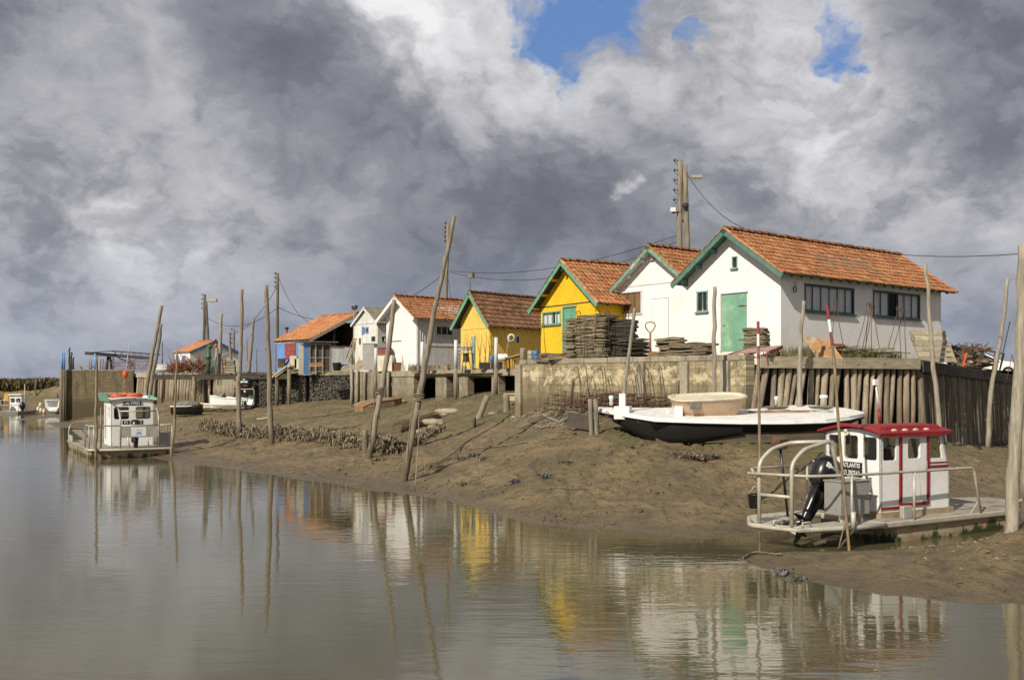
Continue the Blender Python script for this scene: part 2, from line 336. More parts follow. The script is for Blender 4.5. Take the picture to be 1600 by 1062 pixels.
# ---------------------------------------------------------------- world and sun
def s2l(c): return tuple((x/255/12.92) if x/255 <= .04045 else ((x/255+.055)/1.055)**2.4 for x in c)
def world():
    w = bpy.data.worlds.new('World'); SC.world = w; w.use_nodes = True; nt = w.node_tree; nt.nodes.clear(); N = nt.nodes.new; L = nt.links.new
    sky = N('ShaderNodeTexSky'); sky.sky_type = 'NISHITA'; sky.sun_disc = False; sky.sun_elevation = math.radians(SUN_EL); sky.sun_rotation = math.atan2(SUN_H[0], SUN_H[1])
    sky.air_density = 1.2; sky.dust_density = .4; sky.ozone_density = 3
    tc = N('ShaderNodeTexCoord'); d = tc.outputs['Generated']
    st = N('ShaderNodeVectorMath'); st.operation = 'MULTIPLY'; L(d, st.inputs[0]); st.inputs[1].default_value = (1, 1, 1.5)
    vec = st.outputs[0]
    wn = N('ShaderNodeTexNoise'); wn.inputs['Scale'].default_value = 3.5; wn.inputs['Detail'].default_value = 7; wn.inputs['Roughness'].default_value = .6; L(vec, wn.inputs['Vector'])
    sb = N('ShaderNodeVectorMath'); sb.operation = 'SUBTRACT'; L(wn.outputs['Color'], sb.inputs[0]); sb.inputs[1].default_value = (.5, .5, .5)
    sc = N('ShaderNodeVectorMath'); sc.operation = 'SCALE'; L(sb.outputs[0], sc.inputs[0]); sc.inputs['Scale'].default_value = .3
    wd = N('ShaderNodeVectorMath'); wd.operation = 'ADD'; L(d, wd.inputs[0]); L(sc.outputs[0], wd.inputs[1])
    nm = N('ShaderNodeVectorMath'); nm.operation = 'NORMALIZE'; L(wd.outputs[0], nm.inputs[0]); wdir = nm.outputs[0]
    def blob(px, py, rad, amt, soft=.45):
        b = Vector(((px-CX)/FO, 1, (HOR-py)/FO)).normalized()
        dt = N('ShaderNodeVectorMath'); dt.operation = 'DOT_PRODUCT'; L(wdir, dt.inputs[0]); dt.inputs[1].default_value = b
        a = rad/FO; return rng(nt, dt.outputs['Value'], math.cos(a*(1+soft)), math.cos(a*(1-soft)), 0, amt)
    def puff(v, scale, det, smooth=.6):
        n = N('ShaderNodeTexVoronoi'); n.feature = 'F1'; n.inputs['Scale'].default_value = scale; n.inputs['Detail'].default_value = det
        n.inputs['Roughness'].default_value = .55; n.inputs['Lacunarity'].default_value = 2.2; n.normalize = True
        L(v, n.inputs['Vector']); return n.outputs['Distance']
    sc2 = N('ShaderNodeVectorMath'); sc2.operation = 'SCALE'; L(sb.outputs[0], sc2.inputs[0]); sc2.inputs['Scale'].default_value = .14
    wp = N('ShaderNodeVectorMath'); wp.operation = 'ADD'; L(vec, wp.inputs[0]); L(sc2.outputs[0], wp.inputs[1]); pv = wp.outputs[0]
    f1 = noi(nt, vec, 2.6, 4, .55); f2 = noi(nt, pv, 7, 9, .62); f3 = noi(nt, wdir, 17, 8, .62, .2); b1 = puff(pv, 6.5, 3)
    def term(x, mid, k): return math_(nt, 'MULTIPLY', math_(nt, 'SUBTRACT', x, mid), k)
    val = math_(nt, 'ADD', .435, term(f1, .5, .75))
    for x, mid, k in ((f2, .5, .75), (f3, .5, .30), (b1, .36, -.75)): val = math_(nt, 'ADD', val, term(x, mid, k))
    edge = math_(nt, 'ADD', math_(nt, 'SUBTRACT', term(f3, .5, .55), b1), term(f2, .5, .5))
    val = math_(nt, 'ADD', val, rng(nt, edge, -.46, -.26, -.06, .07))
    for b in SKY_BLOBS: val = math_(nt, 'ADD', val, blob(*b))
    r = N('ShaderNodeValToRGB'); L(val, r.inputs[0]); e = r.color_ramp.elements
    stops = [(.0, (108, 111, 122)), (.22, (122, 125, 135)), (.45, (146, 148, 156)), (.65, (181, 181, 186)), (.85, (214, 214, 217)), (1., (242, 242, 243))]
    e[0].position = 0; e[0].color = (*s2l(stops[0][1]), 1); e[1].position = 1; e[1].color = (*s2l(stops[-1][1]), 1)
    for p, c in stops[1:-1]: k = e.new(p); k.color = (*s2l(c), 1)
    cl = r.outputs[0]
    # bluer air close to the horizon
    sp = N('ShaderNodeSeparateXYZ'); L(d, sp.inputs[0])
    cl = mixc(nt, rng(nt, sp.outputs[2], .0, .17, .5, 0), cl, s2l((142, 153, 176)))
    bl = 0.
    for b in BLUE_BLOBS: bl = math_(nt, 'ADD', bl, blob(*b))
    bl = math_(nt, 'ADD', bl, math_(nt, 'ADD', math_(nt, 'MULTIPLY', math_(nt, 'SUBTRACT', f2, .5), 2.6), math_(nt, 'MULTIPLY', math_(nt, 'SUBTRACT', f3, .5), 1.6)))
    bl = rng(nt, bl, .40, 1.0)
    blue = mixc(nt, .75, sky.outputs[0], tuple(x*10 for x in s2l((92, 128, 186))))
    clx = N('ShaderNodeVectorMath'); clx.operation = 'SCALE'; L(cl, clx.inputs[0]); clx.inputs['Scale'].default_value = 9.
    out = mixc(nt, bl, clx.outputs[0], blue)
    bg = N('ShaderNodeBackground'); L(out, bg.inputs[0]); bg.inputs[1].default_value = .1
    o = N('ShaderNodeOutputWorld'); L(bg.outputs[0], o.inputs[0])
SUN_EL = 36; SUN_H = Vector((-.585, -.811)).normalized()
SKY_BLOBS = [(760, 40, 190, .17, .6), (840, 60, 90, .08, .5), (900, 130, 60, .08), (610, 40, 110, .14), (650, 150, 120, .10), (1180, 110, 170, .11, .6), (1340, 160, 110, .10, .6), (1240, 40, 80, .10), (1430, 220, 130, .07), (1050, 60, 80, .10), (150, 130, 110, .07, .6), (190, 350, 44, .22), (270, 400, 60, .12), (985, 290, 24, .34), (1250, 250, 60, .06), (50, 330, 50, .10), (100, 470, 40, .10), (230, 470, 40, .10),
  (450, 130, 150, -.20, .3), (555, 130, 60, -.12, .3), (250, 40, 150, -.08), (1000, 360, 150, -.10, .5), (820, 400, 200, -.08, .6), (1540, 40, 150, -.20, .35), (600, 330, 160, -.05), (60, 420, 120, -.05), (1540, 520, 110, -.12), (700, 520, 240, -.04), (60, 60, 120, -.06)]
BLUE_BLOBS = [(920, 8, 46, .56, .9), (985, 14, 42, .56, .9), (960, 66, 30, .42, .9), (1300, 6, 46, .66, .9), (1282, 52, 34, .52, .9), (1325, 100, 26, .5), (522, 3, 12, .6), (1088, 38, 20, .6), (950, 265, 22, .3), (985, 110, 36, .4)]
world()
sl = bpy.data.lights.new('sun', 'SUN'); sl.energy = 5; sl.angle = math.radians(.6); sl.color = (1, .92, .78)
so = bpy.data.objects.new('sun', sl); COL.objects.link(so)
ce = math.cos(math.radians(SUN_EL)); SUN = Vector((SUN_H[0]*ce, SUN_H[1]*ce, math.sin(math.radians(SUN_EL))))
so.rotation_euler = SUN.to_track_quat('Z', 'Y').to_euler(); so.location = (-30, -10, 40)
cam = bpy.data.cameras.new('camera'); co = bpy.data.objects.new('camera', cam); COL.objects.link(co); SC.camera = co
cam.sensor_width = 36; cam.lens = 36*FO/1600; cam.shift_y = (HOR-531)/1600; cam.clip_end = 6000; co.location = (0, 0, HC); co.rotation_euler = (math.pi/2, 0, 0)
SC.view_settings.view_transform = 'Standard'; SC.view_settings.look = 'None'; SC.view_settings.gamma = 1; SC.view_settings.exposure = .14
# ---------------------------------------------------------------- mud bank relief
def WY(py): return HC*FO/(py-HOR)
_c = []
def sh(px, py): _c.append((px, WY(py), 0.))                 # waterline
def gp(px, py, Y): _c.append((px, Y, HC+(HOR-py)/FO*Y))      # ground seen at this pixel row, at distance Y
def gz(px, Y, z): _c.append((px, Y, z))
for q in ((19, 654), (60, 661), (97, 668), (150, 700), (272, 722), (380, 736), (460, 748), (570, 765), (640, 775), (700, 782), (760, 797), (820, 815), (900, 825), (1000, 830), (1100, 836), (1165, 840),
          (1230, 812), (1400, 797), (1500, 790), (1575, 800), (1560, 838), (1500, 851), (1400, 857), (1300, 861), (1200, 863), (1160, 871), (1180, 884), (1230, 900), (1330, 919), (1450, 933), (1600, 939), (1750, 945), (60, 648), (97, 646)): sh(*q)
for q in ((-80, 90, -.6), (-80, 50, -.9), (0, 60, -.6), (60, 70, -.4), (50, 125, -.5), (0, 105, -.4), (100, 40, -.7), (250, 32, -.7), (400, 28, -.7), (600, 23, -.6), (800, 19, -.6), (1000, 17, -.7), (1150, 15.3, -.6), (1300, 14, -.7), (1600, 12.5, -.6), (1800, 12.5, -.6),
          (1250, 23, -.25), (1350, 22.5, -.35), (1450, 22.8, -.35), (1120, 20, -.35), (1050, 20.3, -.35),
          (1250, 18.6, .16), (1350, 18.2, .26), (1450, 18.2, .34), (1560, 18.6, .5), (1640, 20, .75), (1750, 22, 1.0), (1620, 24, .7)): gz(*q)
for q in ((1000, 690, 31.2), (1100, 693, 31), (1200, 692, 31), (1300, 692, 31.5), (930, 665, 34.5), (1100, 725, 28.6), (1200, 725, 28.6), (1000, 765, 26.2), (1100, 770, 25.8), (1000, 800, 24.2), (1100, 805, 23.6), (1350, 720, 30), (1400, 750, 28.6), (1500, 735, 32), (1470, 687, 38.5), (1560, 700, 46), (1600, 715, 45), (1700, 720, 45),
          (850, 640, 40.5), (980, 645, 37.5), (1165, 650, 34), (1250, 656, 35), (1434, 670, 37.5), (1350, 664, 36.6), (850, 660, 37.5), (850, 700, 32.6), (850, 750, 28), (850, 790, 25.4), (930, 720, 29.6), (930, 780, 25.6),
          (760, 622, 54), (700, 625, 58), (640, 630, 62), (700, 650, 50), (760, 650, 46), (700, 700, 38.4), (700, 740, 33.2), (780, 700, 35.4), (780, 750, 29.8),
          (560, 630, 66), (560, 645, 59), (600, 690, 41.8), (560, 700, 41.5), (560, 735, 36.2), (640, 700, 40), (640, 745, 34), (450, 632, 71), (450, 660, 57), (450, 690, 46.5), (450, 720, 40),
          (350, 640, 77), (350, 670, 57), (350, 700, 47), (270, 627, 86), (290, 660, 64), (290, 700, 48.5), (205, 641, 90), (150, 650, 91), (100, 657, 91.5), (150, 672, 72), (200, 690, 56)): gp(*q)
_C = np.array(_c)
def _ab(px, Y): return (px-800)/260., np.log(Y)*2.2
_a, _b = _ab(_C[:, 0], _C[:, 1]); _n = len(_C)
def _phi(r2): return np.where(r2 > 1e-12, .5*r2*np.log(np.maximum(r2, 1e-12)), 0)
_A = np.zeros((_n+3, _n+3)); _A[:_n, :_n] = _phi((_a[:, None]-_a[None])**2+(_b[:, None]-_b[None])**2)+np.eye(_n)*.004
_A[:_n, _n:] = np.stack([np.ones(_n), _a, _b], 1); _A[_n:, :_n] = _A[:_n, _n:].T
_w = np.linalg.solve(_A, np.concatenate([_C[:, 2], np.zeros(3)]))
def mudz(X, Y):
    X = np.atleast_1d(np.asarray(X, float)); Y = np.atleast_1d(np.asarray(Y, float)); Yc = np.clip(Y, 11, 130)
    px = np.clip(800+FO*X/Yc, -150, 1850); a, b = _ab(px, Yc); out = np.zeros_like(a)
    for i in range(0, len(a), 20000):
        s_ = slice(i, i+20000)
        out[s_] = _phi((a[s_, None]-_a[None])**2+(b[s_, None]-_b[None])**2)@_w[:_n]+_w[_n]+a[s_]*_w[_n+1]+b[s_]*_w[_n+2]
    return np.clip(out, -1.2, 3.2)
def mz(x, y): return float(mudz(x, y)[0])
def hit(px, py, y0=13., y1=110.):
    Y = np.linspace(y0, y1, 3000); X = (px-CX)/FO*Y; zr = HC+(HOR-py)/FO*Y; m = np.maximum(mudz(X, Y), 0)
    k = np.argmax(zr < m); return Vector((X[k], Y[k], m[k]))

def mud_material():
    m, nt, N, L = NT('mud'); p = coords(nt, (1, 1, 1), True); z = zpos(nt)[2]
    n1 = noi(nt, p, .55, 8, .65); n2 = noi(nt, p, 3.2, 8, .7); n3 = noi(nt, p, 14, 6, .7)
    col = mixc(nt, rng(nt, n1, .35, .65), (.275, .20, .098), (.165, .122, .060))
    col = mixc(nt, rng(nt, n2, .45, .66, 0, .8), col, (.085, .064, .038))
    alg = math_(nt, 'MULTIPLY', rng(nt, noi(nt, p, .22, 5, .6), .47, .60), rng(nt, z, .55, 1.2))
    col = mixc(nt, math_(nt, 'MULTIPLY', alg, .7), col, (.12, .115, .042))
    # shell and gravel specks
    vo = N('ShaderNodeTexVoronoi'); vo.inputs['Scale'].default_value = 9; L(p, vo.inputs['Vector'])
    spk = math_(nt, 'MULTIPLY', rng(nt, vo.outputs['Distance'], .12, .2, 1, 0), rng(nt, noi(nt, p, 1.1, 4), .5, .6))
    col = mixc(nt, math_(nt, 'MULTIPLY', spk, .7), col, (.36, .26, .14))
    zz = math_(nt, 'ADD', z, rng(nt, n2, .2, .8, -.08, .08))
    pool = math_(nt, 'MULTIPLY', rng(nt, noi(nt, p, .8, 5, .6), .52, .62), .75)
    wet = math_(nt, 'MAXIMUM', rng(nt, zz, .03, .26, 1, 0), pool)
    col = mixc(nt, math_(nt, 'MULTIPLY', wet, .6), col, (.105, .078, .046))
    rough = math_(nt, 'SUBTRACT', rng(nt, n2, .3, .7, .55, .85), math_(nt, 'MULTIPLY', wet, .33))
    h = math_(nt, 'ADD', math_(nt, 'ADD', n2, math_(nt, 'MULTIPLY', n3, .5)), math_(nt, 'MULTIPLY', noi(nt, p, 40, 4, .7), .25))
    vc = N('ShaderNodeTexVoronoi'); vc.feature = 'SMOOTH_F1'; vc.inputs['Scale'].default_value = 3.2; L(p, vc.inputs['Vector']); h = math_(nt, 'SUBTRACT', h, math_(nt, 'MULTIPLY', vc.outputs['Distance'], .45))
    finish(nt, col, rough, h, 1., .17); return m
M['mud'] = mud_material()

def polar_grid(px0, px1, nx, Ys):
    """ground cells that grow with distance"""
    a = np.linspace(px0, px1, nx); X = (a[None]-CX)/FO*Ys[:, None]; Y = np.repeat(Ys[:, None], nx, 1)
    return X, Y
def grid_object(name, X, Y, Zz, mat, keep=None):
    ny, nx = X.shape; vs = np.stack([X.ravel(), Y.ravel(), Zz.ravel()], 1)
    idx = np.arange(nx*ny).reshape(ny, nx)
    q = np.stack([idx[:-1, :-1], idx[:-1, 1:], idx[1:, 1:], idx[1:, :-1]], -1).reshape(-1, 4)
    if keep is not None: q = q[keep[q].any(1)]
    me = bpy.data.meshes.new(name); me.vertices.add(len(vs)); me.vertices.foreach_set('co', vs.ravel())
    me.loops.add(q.size); me.loops.foreach_set('vertex_index', q.ravel()); me.polygons.add(len(q))
    me.polygons.foreach_set('loop_start', np.arange(0, q.size, 4)); me.polygons.foreach_set('loop_total', np.full(len(q), 4)); me.polygons.foreach_set('use_smooth', np.ones(len(q), bool))
    me.update(calc_edges=True); me.validate(); me.materials.append(mat)
    o = bpy.data.objects.new(name, me); COL.objects.link(o); return tag(o, kind='structure')

# quay edge, seen from above (world x, y, top z)
QUAY = [(-41.3, 91.8), (-35.2, 93.), (-25.7, 85.), (-21.3, 78.), (-18.4, 72.5), (-11.2, 71.), (-10.7, 66.5), (-7.95, 65.3), (.3, 55.), (.33, 41.5), (7.8, 33.2), (8.05, 33.35), (15., 36.8), (26.4, 52.)]
def seg_dist(x, y):
    best = 1e9
    for (x0, y0), (x1, y1) in zip(QUAY[:-1], QUAY[1:]):
        dx, dy = x1-x0, y1-y0; t = max(0, min(1, ((x-x0)*dx+(y-y0)*dy)/(dx*dx+dy*dy))); best = min(best, math.hypot(x-x0-t*dx, y-y0-t*dy))
    return best
X, Y = polar_grid(-300, 2500, 880, np.exp(np.linspace(math.log(11.5), math.log(104), 420)))
Zb = mudz(X.ravel(), Y.ravel())
zz = Zb.copy()
xr, yr = X.ravel(), Y.ravel()
for i in range(len(zz)):
    z0 = Zb[i]
    if z0 < -.55: continue
    x, y = xr[i], yr[i]; a = min(1, max(.12, (z0+.12)*1.6))
    n = noise.fractal((x*.55, y*.4, 1.3), 1., 2.1, 4)*.09*a+noise.fractal((x*2.3, y*1.9, 4), .75, 2.2, 5)*.05*a+max(0, noise.noise((x*3.1, y*2.6, 9))-.25)*.10*a
    w = noise.noise((x*.35+3, y*.35, 8))
    g = abs(noise.noise((x*1.3+w*2, y*.5, 2)))            # little run-off gullies
    n -= max(0, .16-g)*.55*a*(1 if w > -.1 else .3)
    zz[i] = z0+n
rp = random.Random(44); mr = np.abs(zz) < 9
def pit(x, y, rx, ry, dep):
    global zz
    k = (np.abs(xr-x) < rx*3) & (np.abs(yr-y) < ry*3); d2_ = ((xr[k]-x)/rx)**2+((yr[k]-y)/ry)**2
    zz[k] += (-dep*np.exp(-d2_*1.4)+dep*.45*np.exp(-(np.sqrt(d2_)-1.5)**2*3))*np.clip((Zb[k]-.05)*4, 0, 1)
for tx in range(9):
    x, y = rp.uniform(-9, 8), rp.uniform(27, 40); a = rp.uniform(-2.8, -.2)
    for st in range(rp.randint(8, 18)):
        x += math.cos(a)*.42; y += math.sin(a)*.42; a += rp.gauss(0, .12); o_ = .11*(1 if st % 2 else -1); pit(x-math.sin(a)*o_, y+math.cos(a)*o_, .11, .12, .07)
for _ in range(220): pit(rp.uniform(-14, 13), rp.uniform(16, 42), rp.uniform(.08, .3), rp.uniform(.08, .3), rp.choice((.05, -.05, .03, -.035)))
grid_object('mud_bank', X, Y, zz.reshape(X.shape), M['mud'], keep=zz > -.9)

# water
def water_material():
    m, nt, N, L = NT('estuary_water'); p = coords(nt, (1, 1, 1), True)
    st = N('ShaderNodeVectorMath'); st.operation = 'MULTIPLY'; L(p, st.inputs[0]); st.inputs[1].default_value = (.42, 1.5, 1)
    a = noi(nt, st.outputs[0], 1.5, 3, .5, .4); b = noi(nt, st.outputs[0], 6., 3, .55, .3); c = noi(nt, p, .09, 3, .5)
    calm = rng(nt, c, .38, .62, .35, 1.)
    h = math_(nt, 'MULTIPLY', math_(nt, 'ADD', a, math_(nt, 'MULTIPLY', b, .34)), calm)
    finish(nt, mixc(nt, rng(nt, c, .3, .7), (.080, .072, .036), (.095, .085, .044)), .02, h, .5, .015, spec=.5, IOR=1.65)
    return m
M['water'] = water_material()
yy = np.concatenate([np.linspace(2, 60, 30), np.geomspace(65, 3000, 20)]); xx = np.concatenate([-np.geomspace(2500, 60, 12), np.linspace(-50, 50, 30), np.geomspace(60, 2500, 12)])
Xw, Yw = np.meshgrid(xx, yy); grid_object('water', Xw, Yw, np.zeros_like(Xw), M['water'])
# sea bed under everything, wide
bed = MB(); bed.quad((-3000, -200, -1.6), (3000, -200, -1.6), (3000, 3500, -1.6), (-3000, 3500, -1.6)); tag(bed.build('river_bed', M['mud']), kind='structure')

# plateau behind the quay line
def plateau_material():
    m, nt, N, L = NT('quay_ground'); p = coords(nt, (1, 1, 1), True)
    col = mixc(nt, rng(nt, noi(nt, p, .8, 8, .7), .4, .6), (.20, .165, .10), (.12, .11, .045))
    col = mixc(nt, rng(nt, noi(nt, p, 6, 6, .7), .5, .65), col, (.38, .33, .24))
    finish(nt, col, .95, noi(nt, p, 9, 6), .8, .06); return m
M['ground'] = plateau_material()
gm = MB(); GZ = 4.2
edge = [(x, y+.25) for x, y in QUAY]
poly = edge+[(60, 75), (900, 1500), (-420, 1500), (-55, 130)]
gm.add([(x, y, 4.02) for x, y in poly], [tuple(range(len(poly)))[::-1]])
n_e = len(edge); pe = [poly[n_e-1], poly[n_e], poly[n_e+1]]
gm.add([(x, y, z) for z in (4.02, -1.5) for x, y in pe], [(0, 1, 4, 3), (1, 2, 5, 4)])
pe = [poly[-2], poly[-1], poly[0]]; gm.add([(x, y, z) for z in (4.02, -1.5) for x, y in pe], [(0, 1, 4, 3), (1, 2, 5, 4)])
tag(gm.build('quay_ground', M['ground']), kind='structure')
# low mound of earth and shell grit in front of the sheds
def mound(name, cells, mat):
    mb = MB()
    for (x0, y0, x1, y1, w, h) in cells:
        d = Vector((x1-x0, y1-y0, 0)); L_ = d.length; d.normalize(); n = Vector((-d.y, d.x, 0)); k = int(L_/.35)+2
        rings = []
        for i in range(k):
            c = Vector((x0, y0, 0))+d*(L_*i/(k-1)); rr = []
            for j in range(9):
                t = j/8*2-1; e = max(0, math.sin(math.pi*i/(k-1)))**.4
                rr.append(c+n*(t*w)+Vector((0, 0, 3.95+h*e*(1-t*t)*(.75+.5*noise.noise((c.x*.9, c.y*.9, t*2)))+.05*noise.noise((c.x*4, c.y*4, t*6)))))
            rings.append(rr)
        mb.loft(rings, closed=False, cap=False)
    return tag(mb.build(name, mat), kind='structure')
mound('earth_mound', [(9.2, 35.2, 14.4, 38.2, 1.0, .62), (-5.5, 63.6, .2, 56.6, 1.1, .3)], M['ground'])

# far marsh on the left
def marsh():
    Ys = np.concatenate([np.linspace(104, 150, 60), np.geomspace(153, 900, 30)]); a = np.linspace(-900, 330, 260)
    X = (a[None]-CX)/FO*Ys[:, None]; Y = np.repeat(Ys[:, None], len(a), 1); Zm = np.zeros_like(X)
    for i in range(X.shape[0]):
        for j in range(X.shape[1]):
            x, y = X[i, j], Y[i, j]; e = y-(113+3*noise.noise((x*.05, 0, 0))+1.2*noise.noise((x*.3, 0, 5)))
            ed = 14+2.2*noise.noise((x*.09, 3, 0))+.8*noise.noise((x*.5, 1, 0))
            if e < 0: z = -.5+.0*e if e < -4 else e*.12
            elif e < ed: z = e/ed*1.75
            else: z = min(1.75+(e-ed)*1.7, 2.95+min(1, (e-ed)/60)*.25)
            Zm[i, j] = z+.10*noise.fractal((x*.5, y*.5, 0), 1, 2, 4)*(1 if e > 0 else .2)
    grid_object('marsh_bank', X, Y, Zm, M['mud'])
    M['marsh'] = MAT('salt_marsh', (.15, .11, .038), (.075, .075, .022), .6, rough=.95, bs=1, bscale=5, bd=.3, var=.45, dirt=(.22, .11, .04), dthr=(.5, .65), dscale=.35)
    mb = MB(); rs = random.Random(3)
    for _ in range(15000):
        t = rs.random()**1.8; y = 128.5+t*75; px = rs.uniform(-60, 118); x = (px-CX)/FO*y
        hz = 2.75+.3*noise.noise((x*.2, y*.2, 0))+(.2 if y > 131 else 0)
        h = (.22+.9*rs.random()**1.6)*(.55+.9*max(0, noise.noise((x*.12, y*.1, 4))+.4)); w = .12+.22*rs.random()
        a = rs.uniform(0, 6.28); lx, ly = math.cos(a), math.sin(a); tx, ty = rs.uniform(-.3, .3), rs.uniform(-.3, .3)
        mb.add([(x-lx*w, y-ly*w, hz-.25), (x+lx*w, y+ly*w, hz-.25), (x+lx*w*.7+tx, y+ly*w*.7+ty, hz+h*.7), (x+tx, y+ty, hz+h), (x-lx*w*.8+tx, y-ly*w*.8+ty, hz+h*.6)], [(0, 1, 2, 3, 4)], rnd=rs.random())
    tag(mb.build('marsh_vegetation', M['marsh']), 'brown and green salt marsh scrub along the far left bank', 'marsh plants', kind='stuff')
    for i, (px, top) in enumerate(((57, 588), (63, 587))):
        b = G(px, 127.5+i, 1.6); t = thing('marker_stake', ['thin bare stake on the far marsh bank, left of the pair', 'thin bare stake on the far marsh bank, right of the pair'][i], 'stake', b, 0, 'stakes on the marsh bank')
        s_ = MB(); s_.tube([b, b+V(-.15, 0, 1.4), P(px, top, b.y)], [.09, .07, .05], 6); s_.build('shaft', M['pole'], t)
marsh()

# ---------------------------------------------------------------- quay walls
D1 = Vector((-.628, .778, 0)); D2 = Vector((.778, .628, 0))
def dir2(a, b): d = Vector((b[0]-a[0], b[1]-a[1], 0)); return d.normalized()
# stone wall below the big huts
A = Vector((.33, 41.5, 0)); B = Vector((7.8, 33.2, 0)); dx = (B-A).normalized(); nrm = Vector((-dx.y, dx.x, 0))  # nrm points inland
if nrm.y < 0: nrm = -nrm
SW = thing('stone_quay_wall', 'long weathered block quay wall with pale crust below the yellow and white huts', 'quay wall', (A+B)/2)
M['blockA'] = block_mat('quay_blocks', .62, .30, (.36, .30, .185), (.25, .205, .12), (.17, .14, .085), dx, (.13, .105, .065), rows=(3.35, 3.9, (.50, .42, .27)), low=((.115, .085, .048), 3.15, 2.55))
w = MB()
def slab(mb, a, b, t, z0, z1, za=None, zb=None, n=None):
    a = Vector(a); b = Vector(b); d = (b-a); d.z = 0; d.normalize(); n = n or Vector((-d.y, d.x, 0)); k = n*t
    za = z1 if za is None else za; zb = z1 if zb is None else zb
    a0 = Vector((a.x, a.y, 0)); b0 = Vector((b.x, b.y, 0))
    vs = [a0+Z*z0, b0+Z*z0, b0+k+Z*z0, a0+k+Z*z0, a0+Z*za, b0+Z*zb, b0+k+Z*zb, a0+k+Z*za]
    mb.add(vs, [(0,3,2,1),(4,5,6,7),(0,1,5,4),(1,2,6,5),(2,3,7,6),(3,0,4,7)])
slab(w, A, B, .5, 1.2, 4.16, n=nrm)
w.build('wall_face', M['blockA'], SW)
w = MB(); k = 9
for i in range(k):
    a = A.lerp(B, i/k)-nrm*.03; b = A.lerp(B, (i+1)/k-.002)-nrm*.03; slab(w, a, b, .56, 4.163, 4.36+R(-.012, .012), n=nrm)
w.build('coping', M['concrete'], SW, bevel=.015)
w = MB()
for f in (.0, .595, .775, .93):
    c = A.lerp(B, f)-nrm*.06; w.box(c+Z*2.9, (.34, .16, 2.5), math.atan2(dx.y, dx.x))
w.build('buttress', M['concrete'], SW, bevel=.02)
# return of that wall, at its left end
ret = MB(); ra = Vector((.33, 41.5, 0)); rb = Vector((.3, 55., 0)); slab(ret, rb, ra, .5, 1.2, 4.33, n=Vector((1, 0, 0)))
ret.build('return_wall', M['concrete'], SW)

# concrete platform on piers
PA = Vector((.28, 55., 0)); PB = Vector((-7.95, 65.3, 0)); pd = (PB-PA).normalized(); pn = Vector((-pd.y, pd.x, 0)); pn = pn if pn.y > 0 else -pn
PT = thing('concrete_platform', 'low concrete deck on block piers with dark openings under the small yellow hut', 'platform', (PA+PB)/2)
w = MB(); slab(w, PA, PB, 5, 3.80, 4.17, n=pn); w.build('deck_slab', M['concrete'], PT, bevel=.03)
M['blockP'] = block_mat('pier_blocks', .5, .42, (.33, .29, .21), (.24, .20, .14), (.17, .15, .10), pd, (.13, .11, .08), low=((.15, .12, .075), 2.9, 2.5))
PL = (PB-PA).length
def pts_(px): k = (px-CX)/FO; return (k*PA.y-PA.x)/(pd.x-k*pd.y)
for p0, p1 in ((808, 805), (777.5, 766.5), (729, 716), (714, 707), (696, 679), (645, 611)):
    w = MB(); slab(w, PA+pd*max(0, pts_(p0))+pn*.06, PA+pd*min(pts_(p1), PL)+pn*.06, .5, 1.9, 3.797, n=pn); w.build('pier', M['blockP'], PT, bevel=.015)
w = MB(); slab(w, PA+pn*2.6, PB+pn*2.6, .3, 1.9, 3.79, n=pn); w.build('back_wall', M['black'], PT)  # painted black to stand for the shade under the deck

# grey retaining panel with posts, left of the platform
RA = Vector((-7.98, 65.35, 0)); RB = Vector((-10.75, 66.6, 0)); rd = (RB-RA).normalized(); rn = Vector((-rd.y, rd.x, 0)); rn = rn if rn.y > 0 else -rn
RT = thing('retaining_panel', 'grey slab retaining panel held by upright posts under the metal cabinets', 'retaining wall', (RA+RB)/2)
w = MB(); RL = (RB-RA).length; n_ = 7
for i in range(n_): slab(w, RA+rd*(RL*i/n_+.01), RA+rd*(RL*(i+1)/n_-.01), .15, 1.8, 4.15+R(-.03, .03), n=rn)
w.build('panel', M['blockP'], RT)
for f, h, r_ in ((.03, 4.1, .09), (.2, 4.02, .07), (.4, 4.25, .1), (.62, 4.1, .08), (.82, 4.3, .1), (.97, 4.35, .1)):
    c = RA+rd*(RL*f)-rn*.14; w = MB(); w.tube([c+Z*1.7, c+Z*3+V(R(-.04, .04), 0, 0), c+Z*h], r_, 8, .05); w.build('post', M['polepale'], RT)

